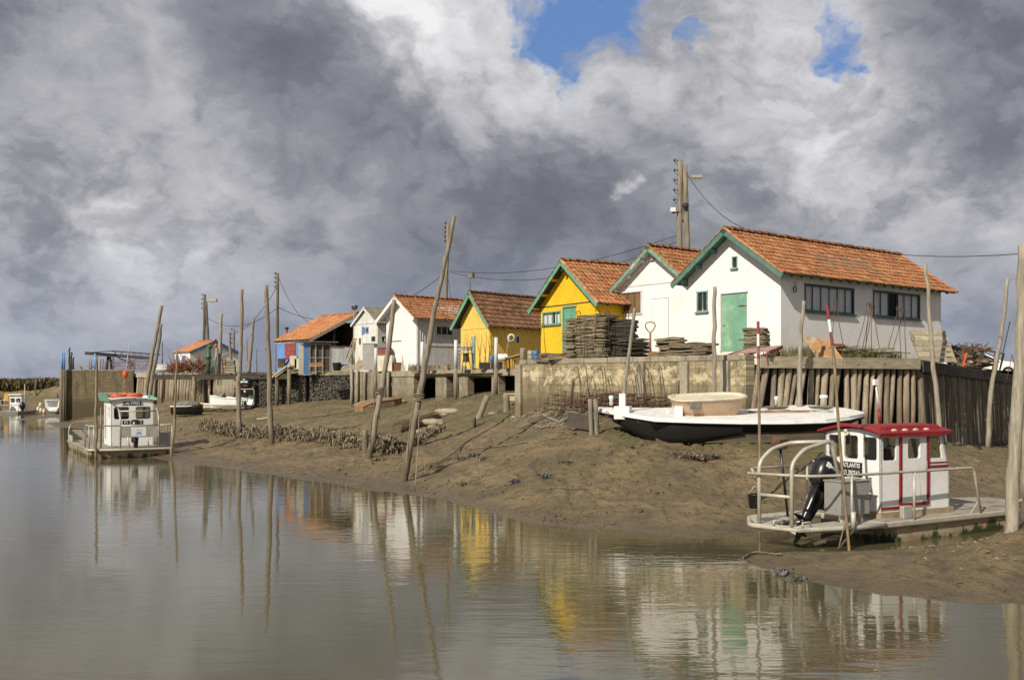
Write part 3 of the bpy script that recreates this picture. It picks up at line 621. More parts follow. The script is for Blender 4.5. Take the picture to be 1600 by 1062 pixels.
# wall of piled oyster shell left of that
def shell_wall(a, b, ztop0, ztop1, label, mat, seed, dens=150):
    a = Vector(a); b = Vector(b); d = (b-a).normalized(); n = Vector((-d.y, d.x, 0)); n = n if n.y > 0 else -n; L_ = (b-a).length; rs = random.Random(seed)
    t = thing('shell_stack', label, 'shell stack', (a+b)/2); w = MB(); slab(w, a+n*.12, b+n*.12, 1.6, 1.2, 0, za=ztop0-.12, zb=ztop1-.12, n=n); w.build('core', M['darkwood'], t)
    mb = MB()
    for _ in range(int(L_*dens*2)):
        u = rs.random(); zt = ztop0+(ztop1-ztop0)*u; z = rs.uniform(1.6, zt); dep = rs.uniform(-.06, .14)
        if rs.random() < .12: z = zt-rs.random()*.08; dep = rs.uniform(0, 1.4)
        c = a+d*(u*L_)+n*dep+Z*z; s_ = rs.uniform(.05, .11)
        ax = Vector((rs.gauss(0, 1), rs.gauss(0, 1), rs.gauss(0, .6))).normalized(); ay = ax.cross(Vector((rs.gauss(0, 1), rs.gauss(0, 1), rs.gauss(0, 1)))).normalized(); az = ax.cross(ay)
        p = [c+ax*s_, c+ay*s_*.6+az*s_*.25, c-ax*s_, c-ay*s_*.6+az*s_*.2, c+az*s_*.3]
        mb.add(p, [(0, 1, 4), (1, 2, 4), (2, 3, 4), (3, 0, 4)], rnd=rs.random())
    tag(mb.build('packed_shells', mat, t), kind='stuff')
    return t
shell_wall((-11.2, 70.9, 0), (-14.6, 71.6, 0), 4.0, 3.95, 'dark wall of packed oyster shells right of the leaning black plank', M['shelldark'], 5)
shell_wall((-14.9, 71.7, 0), (-18.5, 72.6, 0), 3.85, 4.1, 'grey wall of packed oyster shells in front of the orange roofed shed', M['shelldark'], 6)
shell_wall((-19.0, 73.2, 0), (-21.9, 78.5, 0), 4.2, 4.2, 'grey wall of packed oyster shells behind the white dinghy motor', M['shelldark'], 8)
mound('shell_grit_bank', [(-18, 74.6, -10.8, 73.2, 2.3, .75)], M['ground'])

# piled walls: posts side by side with a capping beam
def piled_wall(name, label, a, b, za, zb, zbase, mat, beam, nrows, rad, lean, beamh=.34, backmat='black', seed=1, low=.36, per=None):
    rs = random.Random(seed); a = Vector(a); b = Vector(b); d = (b-a); L_ = d.length; d.normalize(); n = Vector((-d.y, d.x, 0)); n = n if n.y > 0 else -n
    if per: n = Vector(per)
    t = thing(name, label, 'piled wall', (a+b)/2)
    w = MB(); slab(w, a+n*.3, b+n*.3, .2, .2, 0, za=za-.25, zb=zb-.25, n=n); w.build('shade_backing', M[backmat], t)  # black slab: the shade between the piles is put into its colour
    for i in range(nrows):
        u = (i+.5)/nrows; r_ = rad*rs.uniform(.78, 1.2); zt = za+(zb-za)*u-low*.55+rs.uniform(-.05, .02)
        zo = zbase(u) if callable(zbase) else zbase
        top = a+d*(L_*u)+n*.08+Z*zt; l = lean*rs.uniform(.3, 1.3)*(1-u*.55); bot = a+d*(L_*u-l)-n*rs.uniform(.0, .1)+Z*zo
        pts = path([bot, bot.lerp(top, .5)+V(rs.uniform(-.04, .04), rs.uniform(-.03, .03), 0), top], 7)
        w = MB(); w.tube(pts, [r_*1.05, r_*.92], 9, .05); w.build('pile', mat, t)
    w = MB(); k = max(2, int(L_/3.2))
    for i in range(k):
        u0, u1 = i/k, (i+1)/k-.003
        p0 = a+d*(L_*u0)-n*.1+Z*(za+(zb-za)*u0-beamh/2); p1 = a+d*(L_*u1)-n*.1+Z*(za+(zb-za)*u1-beamh/2); w.beam(p0, p1, .12, beamh)
        w.beam(p0+n*.22+Z*(beamh/2+.03), p1+n*.22+Z*(beamh/2+.03), .42, .055)
    for i in range(int(L_/1.1)):
        u = (i+.5)/int(L_/1.1); c = a+d*(L_*u)-n*.17+Z*(za+(zb-za)*u-beamh/2+rs.uniform(-.05, .05)); w.tube([c, c-n*.025], .03, 6)
    w.build('capping_beam', M[beam], t, bevel=.012)
    return t
piled_wall('log_piled_wall', 'sunlit wall of leaning pale log piles under a plank beam below the largest white hut', (8.25, 33.5, 0), (15., 36.8, 0), 4.24, 4.24, 1.3, M['pile'], 'plank', 23, .112, .75, seed=4)
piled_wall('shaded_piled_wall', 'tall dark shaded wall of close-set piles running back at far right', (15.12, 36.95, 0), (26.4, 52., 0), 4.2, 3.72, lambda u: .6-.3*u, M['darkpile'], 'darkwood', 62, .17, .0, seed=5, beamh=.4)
piled_wall('far_piled_wall', 'low wall of grey piles beside the block wall at far left', (-35., 93., 0), (-25.8, 85.1, 0), 4.25, 4.22, 1.3, M['pile'], 'plank', 30, .15, .1, seed=6)
# block wall at far left
FA = Vector((-41.4, 91.8, 0)); FB = Vector((-35.35, 92.9, 0)); fd = (FB-FA).normalized()
BW = thing('block_quay_wall', 'plain brown block wall at the far left end of the quay', 'quay wall', (FA+FB)/2)
M['blockF'] = block_mat('far_blocks', .52, .27, (.20, .155, .085), (.155, .12, .065), (.10, .08, .05), fd, (.09, .075, .045), low=((.07, .055, .032), 2.3, 1.2))
w = MB(); slab(w, FA, FB, .5, -.5, 4.5, n=Vector((-fd.y, fd.x, 0))); w.build('wall_face', M['blockF'], BW)
w = MB(); slab(w, FA+V(-.03, -.03, 0), FB+V(.03, -.03, 0), .56, 4.503, 4.63, n=Vector((-fd.y, fd.x, 0))); w.build('coping', M['concrete'], BW, bevel=.02)
w = MB(); slab(w, FA+V(-.32, -.1, 0), FA+V(-.003, -.1, 0), .7, -.5, 4.55, n=Vector((0, 1, 0))); w.build('end_pier', M['concrete'], BW, bevel=.03)
w = MB(); slab(w, FA+V(0, .5, 0), FA+V(.3, 40, 0), .5, -.5, 4.4, n=Vector((1, 0, 0))); w.build('side_wall', M['blockF'], BW)
# retaining concrete at the recess behind the jetty
w = MB(); slab(w, Vector((-25.6, 85.2, 0)), Vector((-21.9, 79., 0)), .4, .8, 4.05, n=Vector((.8, .5, 0)))
tag(w.build('recess_wall', M['concrete'], None, loc=(-23.7, 82, 2)), 'bare concrete retaining wall behind the white dinghies', 'retaining wall')
# ---------------------------------------------------------------- huts
def tiles(mb, O, U, D, N, ul, dl, tw=.245, rh=.34, amp=.027, step=.036, seed=1, sag=.03):
    rs = random.Random(seed); nu = max(2, round(ul/tw)); nv = max(2, round(dl/rh)); tw = ul/nu; rh = dl/nv; K = 5
    prof = [0, .75, 1., .55, .05]
    O = Vector(O)
    for r_ in range(nv):
        for c in range(nu):
            ju = rs.uniform(-.008, .008); jn = rs.uniform(-.008, .014); jr = rs.uniform(-.02, .02)*(3 if rs.random() < .03 else 1); vs = []
            for e in (0, 1):
                for k in range(K+1):
                    u = (c+k/K)*tw+ju; v = (r_+e)*rh+(.02 if e else -.015)+jr
                    h = amp*prof[k % K if k < K else 0]+(step if e else 0)+jn-sag*math.sin(math.pi*min(1, max(0, u/ul)))*math.sin(math.pi*min(1, v/dl))*2
                    vs.append(O+U*u+D*v+N*h)
            for k in range(K+1): vs.append(vs[K+1+k]-N*(step+.012))
            fs = [(k, k+1, K+2+k, K+1+k) for k in range(K)]+[(K+1+k, K+2+k, 2*K+3+k, 2*K+2+k) for k in range(K)]
            mb.add(vs, fs, True, rs.random())
def ridge_caps(mb, a, b, r=.12, n=None, seed=2, ln=.42):
    rs = random.Random(seed); a = Vector(a); b = Vector(b); L_ = (b-a).length; d = (b-a).normalized(); n = max(2, round(L_/ln)); sd = d.cross(Z).normalized(); up = sd.cross(d)
    for i in range(n):
        p0 = a+d*(L_*i/n-.02); p1 = a+d*(L_*(i+1)/n+.02); o = rs.uniform(-.012, .014); vs = []
        for p, q in ((p0, r*1.12), (p1, r*.95)):
            for j in range(7):
                t = math.pi*j/6; vs.append(p+sd*(q*math.cos(t))+up*(q*.8*math.sin(t)+o))
        mb.add(vs, [(j, j+1, 8+j, 7+j) for j in range(6)]+[(0, 1, 2, 3, 4, 5, 6)], True, rs.random())

class Hut:
    def __init__(s, name, label, px, Y, vp, W, L, ze, zr, ovs, ovf, ovb, wall, trim, tile, zb=4.1, sidewall=None, cat='hut', group='oyster huts along the quay', rafters=None, under='plank', bargeh=.2, sideboards=False, seed=1, notiles=False, nowalls=()):
        d1 = Vector(((vp-CX), FO, 0)).normalized(); ex = -d1; s.ex = ex; s.ey = Vector((-ex.y, ex.x, 0))
        s.X0 = (px-CX)/FO*Y; s.Y0 = Y; s.zb = zb; s.W, s.L = W, L; s.trim = trim; s.wallm = wall
        s.root = thing(name, label, cat, (s.X0, Y, zb), math.atan2(ex.y, ex.x), group)
        s.S = W/2+ovs; s.ze = ze-zb; s.zr = zr-zb; s.ovs, s.ovf, s.ovb = ovs, ovf, ovb; s.front = []; s.side = []; s.strips = MB(); s.fstrips = MB(); s.sidewall = sidewall or wall
        s.tile, s.under, s.bargeh, s.rafters, s.seed, s.notiles, s.nowalls, s.sideboards = tile, under, bargeh, rafters, seed, notiles, nowalls, sideboards
    def fpx(s, px, py=None):
        k = (px-CX)/FO; t = (k*s.Y0-s.X0)/(s.ex.x-k*s.ex.y); Y = s.Y0+s.ex.y*t
        return t if py is None else (t, HC+(HOR-py)/FO*Y-s.zb)
    def spx(s, px, py=None):
        k = (px-CX)/FO; t = (k*s.Y0-s.X0)/(s.ey.x-k*s.ey.y); Y = s.Y0+s.ey.y*t
        return t if py is None else (t, HC+(HOR-py)/FO*Y-s.zb)
    def hole(s, where, px0, py0, px1, py1):
        f = s.fpx if where == 'f' else s.spx
        a = f(px0, py0); b = f(px1, py1); cm = (f((px0+px1)/2, py0)[1], f((px0+px1)/2, py1)[1])
        r_ = (min(a[0], b[0]), min(cm), max(a[0], b[0]), max(cm)); (s.front if where == 'f' else s.side).append(rect(*r_)); return r_
    def build(s):
        W, L = s.W, s.L; slope = (s.zr-s.ze)/s.S; th = .10
        zw = s.ze+slope*s.ovs-th; zt = s.zr-th-.02; ins = .16
        fr = MB(); fr.plate([(-W, -.3), (0, -.3), (0, zw), (-W/2, zt), (-W, zw)], s.front, ins, (0, 0, 0), (1, 0, 0), (0, 0, 1))
        sd = MB(); sd.plate([(ins+.002, -.3), (L-ins-.002, -.3), (L-ins-.002, zw-.01), (ins+.002, zw-.01)], s.side, ins, (0, 0, 0), (0, 1, 0), (0, 0, 1))
        if s.strips.v: sd.add(s.strips.v, s.strips.f, rnd=.4)
        if s.fstrips.v: fr.add(s.fstrips.v, s.fstrips.f, rnd=.4)
        same = s.sidewall is s.wallm; t = fr if same else sd
        if same: fr.v, fr.f, fr.sm, fr.r = fr.v, fr.f, fr.sm, fr.r; fr.add(sd.v, sd.f, rnd=.5)
        t.plate([(-L+ins+.002, -.3), (-ins-.002, -.3), (-ins-.002, zw-.01), (-L+ins+.002, zw-.01)], [], ins, (-W, 0, 0), (0, -1, 0), (0, 0, 1))
        t.plate([(0, -.3), (W, -.3), (W, zw), (W/2, zt), (0, zw)], [], ins, (0, L, 0), (-1, 0, 0), (0, 0, 1))
        if 'all' not in s.nowalls:
            fr.build('wall', s.wallm, s.root, W=False)
            if not same: sd.build('side_wall', s.sidewall, s.root, W=False)
        fl = MB(); fl.box((-W/2, L/2, -.1), (W-.4, L-.4, .1)); fl.build('floor', M['black'], s.root, W=False)
        y0, y1 = -s.ovf, L+s.ovb; sl_ = math.hypot(s.S, s.zr-s.ze)
        rf = MB(); tops = []
        for sg in (1, -1):
            D = Vector((sg*s.S, 0, s.ze-s.zr)).normalized(); N = Vector((sg*(s.zr-s.ze), 0, s.S)).normalized(); U = Vector((0, 1, 0)) if sg > 0 else Vector((0, -1, 0))
            O = Vector((-W/2, y0 if sg > 0 else y1, s.zr))
            if s.notiles:
                k = int((y1-y0)/.045); vs = []
                for e in (0, 1):
                    for i in range(k+1): vs.append(O+U*((y1-y0)*i/k)+D*(sl_*e)+N*(.022*math.sin(i*1.25)))
                rf.add(vs, [(i, i+1, k+2+i, k+1+i) for i in range(k)], True)
            else: tiles(rf, O, U, D, N, y1-y0, sl_, seed=s.seed*3+sg)
        rf_o = rf.build('roof', s.tile, s.root, W=False)
        un = MB()
        for sg in (1, -1):
            D = Vector((sg*s.S, 0, s.ze-s.zr)).normalized(); N = Vector((sg*(s.zr-s.ze), 0, s.S)).normalized()
            a = Vector((-W/2, 0, s.zr))-N*.055
            c = a+D*(sl_/2-.01)+V(0, (y0+y1)/2, 0); m = Matrix((D, Vector((0, 1, 0)), D.cross(Vector((0, 1, 0))))).transposed()
            un.box(c, (sl_-.04, y1-y0-.06, .045), M=m, rnd=.5)
        un.build('roof_boarding', M[s.under] if isinstance(s.under, str) else s.under, rf_o, W=False)
        if not s.notiles:
            rc = MB(); ridge_caps(rc, (-W/2, y0, s.zr+.015), (-W/2, y1, s.zr+.015), .13, seed=s.seed)
            for sg in (1, -1):
                for yy_ in (y0+.02, y1-.02):
                    D = Vector((sg*s.S, 0, s.ze-s.zr)); N = Vector((sg*(s.zr-s.ze), 0, s.S)).normalized(); a = Vector((-W/2, yy_, s.zr))+N*.0
                    ridge_caps(rc, a+D*.02, a+D, .085, seed=s.seed+5, ln=.34)
            rc.build('ridge_tiles', s.tile, rf_o, W=False)
        if s.trim:
            for sg in (1, -1):
                b_ = MB(); N = Vector((sg*(s.zr-s.ze), 0, s.S)).normalized(); n_ = N*(s.bargeh/2+.0)
                p0 = Vector((-W/2, y0-.024, s.zr))-n_-V(0, 0, .0); p1 = Vector((-W/2+sg*s.S, y0-.024, s.ze))-n_
                b_.beam(p0+(p0-p1).normalized()*(.07), p1+(p1-p0).normalized()*.06, .04, s.bargeh, up=N); b_.build('bargeboard', s.trim, s.root, W=False, bevel=.006)
        if s.rafters:
            for sg in (1, -1):
                for f in s.rafters:
                    q = Vector((-W/2+sg*s.S*f, 0, s.zr+(s.ze-s.zr)*f-.17)); b_ = MB(); b_.beam(q+V(0, .04, 0), q+V(0, y0+.03, 0), .13, .15)
                    b_.box(q+V(0, y0*.5, -.10), (.10, abs(y0)*.5, .07)); b_.build('purlin_end', s.trim, s.root, W=False, bevel=.01)
        b_ = MB(); n_ = int(L/.6); b_.beam((-.05, 0, slope*(s.ovs+.05)-.13), (s.ovs-.08, 0, -.07), .06, .09); pr = b_.build('rafter', M['darkwood'], s.root, W=False)
        for i in range(n_):
            q = pr if i == 0 else pr.copy()
            if i: COL.objects.link(q)
            q.location = (0, .2+i*(L-.3)/(n_-1), s.ze)
        return s
    def window(s, where, r_, nx, ny=1, mat=None, glass=None, curtain=False, fw=.06, sill=True, rec=.09):
        x0, z0, x1, z1 = r_
        if where == 'f': O, X, N = Vector((0, 0, 0)), Vector((1, 0, 0)), Vector((0, -1, 0))
        else: O, X, N = Vector((0, 0, 0)), Vector((0, 1, 0)), Vector((1, 0, 0))
        at = lambda u, v, d: O+X*u+Z*v+N*d
        f = MB()
        f.beam(at(x0-.02, z0+fw/2-.01, -.01), at(x1+.02, z0+fw/2-.01, -.01), .07, fw); f.beam(at(x0-.02, z1-fw/2+.01, -.01), at(x1+.02, z1-fw/2+.01, -.01), .07, fw)
        for x in (x0+fw/2-.01, x1-fw/2+.01): f.beam(at(x, z0+fw-.008, -.012), at(x, z1-fw+.008, -.012), .066 if where == 'f' else fw, fw if where == 'f' else .066, up=X)
        for i in range(1, nx):
            x = x0+(x1-x0)*i/nx; f.beam(at(x, z0+fw-.008, -.03), at(x, z1-fw+.008, -.03), .035, .035, up=X)
        for i in range(1, ny):
            z = z0+(z1-z0)*i/ny; f.beam(at(x0+fw, z, -.034), at(x1-fw, z, -.034), .03, .03)
        if sill: f.beam(at(x0-.06, z0-.03, .03), at(x1+.06, z0-.03, .03), .14, .05)
        fo = f.build('window', mat or s.trim, s.root, W=False, bevel=.004)
        p = MB(); p.beam(at(x0+.02, (z0+z1)/2, -.055), at(x1-.02, (z0+z1)/2, -.055), .008, z1-z0-.04); p.build('pane', glass or (M['winglass'] if curtain else M['glass']), fo, W=False)
        if curtain:
            c = MB(); k = 60*nx//3; vs = []
            for e in (z0, z1):
                for i in range(k+1):
                    u = x0+(x1-x0)*i/k; vs.append(at(u, e, -.088+.016*math.sin(i*1.3)+.01*math.sin(i*.37)))
            gap = curtain if isinstance(curtain, tuple) else (9, 9)
            c.add(vs, [(i, i+1, k+2+i, k+1+i) for i in range(k) if not gap[0] < i/k < gap[1]], True)
            c.build('curtain', M['curtain'], fo, W=False)
        return fo

# 1 -- largest white hut, front right
h = Hut('white_hut', 'largest white hut with plain green door, at the right end of the row', 1220, 37., -456, 4.5, 11.75, 7.42, 9.35, .45, .5, .55, M['white'], M['tealgreen'], M['tile'], zb=4.0, rafters=(.30, .58, .86), under=M['tealgreen'], bargeh=.2, seed=1)
wl = h.hole('f', 1089, 455, 1106, 487); wt = h.hole('f', 1144, 401, 1152, 419); dr = h.hole('f', 1128, 458, 1167, 549)
w1 = h.hole('s', 1257, 447, 1334, 489); w2 = h.hole('s', 1364, 457, 1437, 497); h.build()
h.window('f', wl, 2, mat=M['palegreen']); h.window('f', wt, 1, mat=M['palegreen'], fw=.045)
h.window('s', w1, 6, mat=M['darkgreen'], curtain=True, fw=.08); h.window('s', w2, 6, mat=M['darkgreen'], curtain=(.33, .56), fw=.08)
d = MB(); x0, z0, x1, z1 = dr; d.box(((x0+x1)/2, .02, (z0+z1)/2), (x1-x0-.01, .05, z1-z0)); do = d.build('door', M['door'], h.root, W=False)
d = MB(); d.beam((x0-.06, -.02, z1+.03), (x1+.06, -.02, z1+.03), .08, .06); d.beam((x0-.035, -.02, z0), (x0-.035, -.02, z1), .07, .07, up=V(0, 1, 0)); d.build('door_frame', M['whiteside'], do, W=False)
d = MB(); d.tube([(x0+.1, -.03, z0+1.05), (x0+.1, -.07, z0+1.05), (x0+.2, -.07, z0+1.05)], .012, 6); d.build('handle', M['rust'], do, W=False)
for zz_ in (.45, 1.75):
    d = MB(); d.box((x1-.2, -.012, z0+zz_), (.36, .012, .05)); d.build('hinge', M['rust'], do, W=False)
d = MB(); d.tube([(.03, .78, 3.18), (.10, .78, 3.18), (.10, .78, 3.05)], .012, 6); d.tube([V(.07, .78+.1*math.cos(a), 2.92+.11*math.sin(a)) for a in [i*.7 for i in range(9)]], .018, 6, closed=True); d.build('wall_hook', M['wire'], h.root, W=False)
H1 = h
# 2 -- second white hut
h = Hut('white_hut', 'white hut with pale green verge boards and brown shutters', 1082, 42.5, -456, 4.38, 7.5, 7.5, 9.45, .45, .42, .4, M['white'], M['palegreen'], M['tile'], zb=4.0, under='whitepaint', bargeh=.19, seed=2)
sw = h.hole('f', 970, 456, 1003, 491); h.build()
for f in (.22, .55, .85):
    q = Vector((-h.W/2-h.S*f, -.2, h.zr+(h.ze-h.zr)*f-.17)); b_ = MB(); b_.beam(q+V(0, .25, 0), q+V(0, -.15, 0), .12, .15); b_.build('purlin_end', M['whitepaint'], h.root, W=False, bevel=.02)
x0, z0, x1, z1 = sw; f = MB()
for a, b in (((x0, z0), (x1, z0)), ((x0, z1), (x1, z1))): f.beam((a[0]-.04, -.02, a[1]), (b[0]+.04, -.02, b[1]), .06, .07)
for x in (x0, x1): f.beam((x, -.022, z0+.035), (x, -.022, z1-.035), .07, .056, up=V(0, 1, 0))
fo = f.build('window', M['whiteside'], h.root, W=False); f = MB(); k = 3
for i in range(k): f.box((x0+(x1-x0)*(i+.5)/k, .03, (z0+z1)/2), ((x1-x0)/k-.03, .03, z1-z0-.06))
f.build('shutter', M['brown'], fo, W=False)
f = MB()
for i in range(k): f.beam((x0+(x1-x0)*(i+.92)/k-.03, .0, z0+.04), (x0+(x1-x0)*(i+.92)/k-.03, .0, z1-.04), .03, .03, up=V(0, 1, 0))
f.build('lath', M['rust'], fo, W=False)
dd = [h.fpx(1019, 467), h.fpx(1045, 548)]; f = MB(); x0, x1 = dd[0][0], dd[1][0]; z1, z0 = dd[0][1], 0
f.box(((x0+x1)/2, -.012, (z0+z1)/2), (x1-x0, .02, z1-z0)); f.build('door', M['white'], h.root, W=False)
f = MB(); f.beam((x0, -.03, z1), (x1, -.03, z1), .02, .02); f.beam((x0, -.03, z0), (x0, -.03, z1), .02, .02, up=V(0, 1, 0)); f.beam((x1, -.03, z0), (x1, -.03, z1), .02, .02, up=V(0, 1, 0)); f.build('door_trim', M['whiteside'], h.root, W=False)
a = h.fpx(968, 449); f = MB(); f.beam((-h.W+.02, -.015, a[1]), (-.1, -.015, a[1]), .02, .05); f.build('wall_batten', M['whiteside'], h.root, W=False)
f = MB(); q = Vector((-h.W/2-.1, -.06, h.zr-.55)); f.box(q, (.2, .1, .12)); f.tube([q+V(-.12, 0, 0), q+V(-.2, -.12, .06)], .03, 6); f.tube([q+V(.12, 0, 0), q+V(.2, -.12, .06)], .03, 6); f.build('security_light', M['alu'], h.root, W=False)
H2 = h
# 3 -- yellow hut
h = Hut('yellow_hut', 'bright yellow hut with mint green trim and green door', 937, 45., -150, 4.87, 7., 6.97, 9.17, .45, .45, .4, M['yellow'], M['green'], M['tile'], zb=4.0, under='darkwood', bargeh=.2, seed=3)
yw = h.hole('f', 848, 487, 876, 507); yd = h.hole('f', 881, 480, 900, 556); h.build()
h.window('f', yw, 4, mat=M['green'], curtain=(.5, .62)); x0, z0, x1, z1 = yd
d = MB(); d.box(((x0+x1)/2, .03, (z0+z1)/2), (x1-x0-.01, .05, z1-z0)); do = d.build('door', M['green'], h.root, W=False)
d = MB(); d.beam((x0-.03, -.02, z0), (x0-.03, -.02, z1), .06, .06, up=V(0, 1, 0)); d.beam((x0-.06, -.022, z1+.03), (x1+.06, -.022, z1+.03), .06, .07); d.build('door_frame', M['green'], do, W=False)
a = h.fpx(848, 484); d = MB(); d.beam((-h.W+.02, -.012, a[1]+.12), (-.02, -.012, a[1]+.12), .02, .05); d.build('wall_batten', M['darkwood'], h.root, W=False)
for f in (.32, .62, .9):
    for sg in (1, -1):
        q = Vector((-h.W/2+sg*h.S*f, -.2, h.zr+(h.ze-h.zr)*f-.15)); b_ = MB(); b_.beam(q+V(0, .25, 0), q+V(0, -.2, 0), .10, .12); b_.build('purlin_end', M['yellow'], h.root, W=False, bevel=.01)
d = MB(); q = V(-h.W/2, -.3, h.zr-.42); d.box(q, (.16, .14, .16)); d.tube([q, q+V(0, -.12, -.1)], [.03, .09], 8); d.build('gable_lamp', M['wire'], h.root, W=False)
H3 = h
# 4 -- small pale yellow hut
h = Hut('yellow_hut', 'narrow pale yellow boarded hut with an old dark tiled roof', 765, 60., -800, 2.55, 6.2, 6.78, 8.93, .42, .5, .3, M['paleyellow'], M['green'], M['tileold'], zb=4.0, sidewall=M['paleyellow'], under='darkwood', bargeh=.2, seed=4)
s1 = h.hole('s', 791, 524, 797, 535); s2 = h.hole('s', 806, 525, 812, 536)
f = h.fstrips; n_ = 16
for i in range(n_):
    x = -h.W+h.W*(i+.5)/n_; zt = h.zr-.2-abs(x+h.W/2)*(h.zr-h.ze)/h.S; f.beam((x, -.012, -.1), (x, -.012, min(zt, 9)), .03, .024, up=V(0, 1, 0))
f = h.strips
for i in range(34):
    y = .1+i*(h.L-.2)/34
    if not (s1[0]-.05 < y < s1[2]+.05 or s2[0]-.05 < y < s2[2]+.05): f.beam((.012, y, -.1), (.012, y, h.ze+(h.zr-h.ze)/h.S*h.ovs-.14), .024, .03, up=V(0, 1, 0))
h.build()
for r_ in (s1, s2): h.window('s', r_, 1, mat=M['whiteside'], fw=.045, sill=False)
a = h.fpx(725, 514); f = MB(); f.beam((-h.W, -.02, a[1]), (0, -.02, a[1]), .03, .07); f.build('wall_batten', M['paleyellow'], h.root, W=False)
f = MB(); q = V(-h.W/2, -h.ovf+.1, h.zr); f.tube([q, q+V(0, 0, .95)], .025, 6); f.box(q+V(.08, 0, 1.0), (.42, .2, .30)); f.build('roof_lamp', M['greycloth'], h.root, W=False)
g = MB(); x0 = h.fpx(740); g.box((x0, -.035, 1.1), (.34, .03, 2.3)); g.build('door', M['palegreen'], h.root, W=False)
H4 = h
# 5 -- white hut with boarded side
h = Hut('white_hut', 'white hut with grey boarded side, left of the narrow yellow hut', 651, 64., -622, 3.35, 7.2, 7.55, 9.08, .45, .55, .3, M['whitepaint'], M['whitepaint'], M['tile'], zb=4.0, sidewall=M['whiteside'], under='whiteside', bargeh=.22, seed=5)
sw = h.hole('s', 681, 509, 708, 524)
f = h.strips
for i in range(36):
    y = .1+i*(h.L-.2)/36
    if not sw[0]-.12 < y < sw[2]+.12: f.beam((.012, y, -.1), (.012, y, h.ze+.1), .024, .035, up=V(0, 1, 0))
h.build(); h.window('s', sw, 3, mat=M['whiteside'], fw=.07)
f = MB(); q = V(-h.W/2+.55, 5.2, h.zr-.28); f.tube([q, q+V(0, 0, .25)], .17, 10); f.tube([q+V(0, 0, .25), q+V(0, 0, .5)], [.12, .1], 10); f.tube([q+V(0, 0, .5), q+V(0, 0, .56)], .16, 10); f.build('chimney_pot', M['tilesun'], h.root, W=False)
f = MB(); f.beam((-h.W+.6, -.015, 2.15), (-h.W+1.7, -.015, 2.15), .02, .06); f.build('wall_batten', M['greycloth'], h.root, W=False)
# paler fence screen along its side
fs = MB(); a0 = h.spx(659); a1 = h.spx(712)
for i in range(15):
    y = a0+(a1-a0)*i/14; fs.box((.9, y-.2, .95+R(-.03, .03)), (.03, (a1-a0)/14-.02, 2.0))
fs.beam((.93, a0-.4, 1.8), (.93, a1, 1.8), .04, .06)
tr = Matrix.Rotation(h.root.rotation_euler.z, 4, 'Z'); fl = h.root.location
for i, v_ in enumerate(fs.v): fs.v[i] = tr@v_+fl
tag(fs.build('board_fence', M['whiteside'], None, loc=fl+tr@Vector((.9, (a0+a1)/2, 0))), 'grey upright board fence standing along the side of the boarded white hut', 'fence')
H5 = h
# 6 -- small peeling hut
h = Hut('grey_hut', 'small peeling white hut with a mossy corrugated roof and a small blue window', 590, 69., -622, 2.95, 4.2, 7.55, 8.72, .16, .15, .2, M['oldwhite'], M['whiteside'], M['corr'], zb=4.0, under='plank', bargeh=.16, seed=6, notiles=True)
bw = h.hole('f', 569, 511, 576, 521); gw = h.hole('f', 580, 525, 587, 534); lw = h.hole('f', 561, 528, 564, 538); sw = h.hole('s', 596, 525, 602, 534); h.build()
h.window('f', bw, 1, mat=M['blue'], fw=.09, sill=False); h.window('f', gw, 1, mat=M['whiteside'], fw=.04, sill=False); h.window('f', lw, 1, mat=M['plank'], fw=.04, sill=False); h.window('s', sw, 1, mat=M['whiteside'], fw=.04, sill=False)
f = MB()
for px in (554.5, 566, 572, 589): x = h.fpx(px); f.beam((x, -.015, -.1), (x, -.015, h.zr-.35-abs(x+h.W/2)*.8), .05, .03, up=V(0, 1, 0))
f.beam((-h.W, -.02, h.ze+.05), (0, -.02, h.ze+.05), .04, .09); f.build('wall_batten', M['whiteside'], h.root, W=False)
sh = MB(); x = h.fpx(567.2); sh.box((x, -.05, (bw[1]+bw[3])/2), (.16, .03, bw[3]-bw[1]+.1)); sh.build('shutter', M['blue'], h.root, W=False)

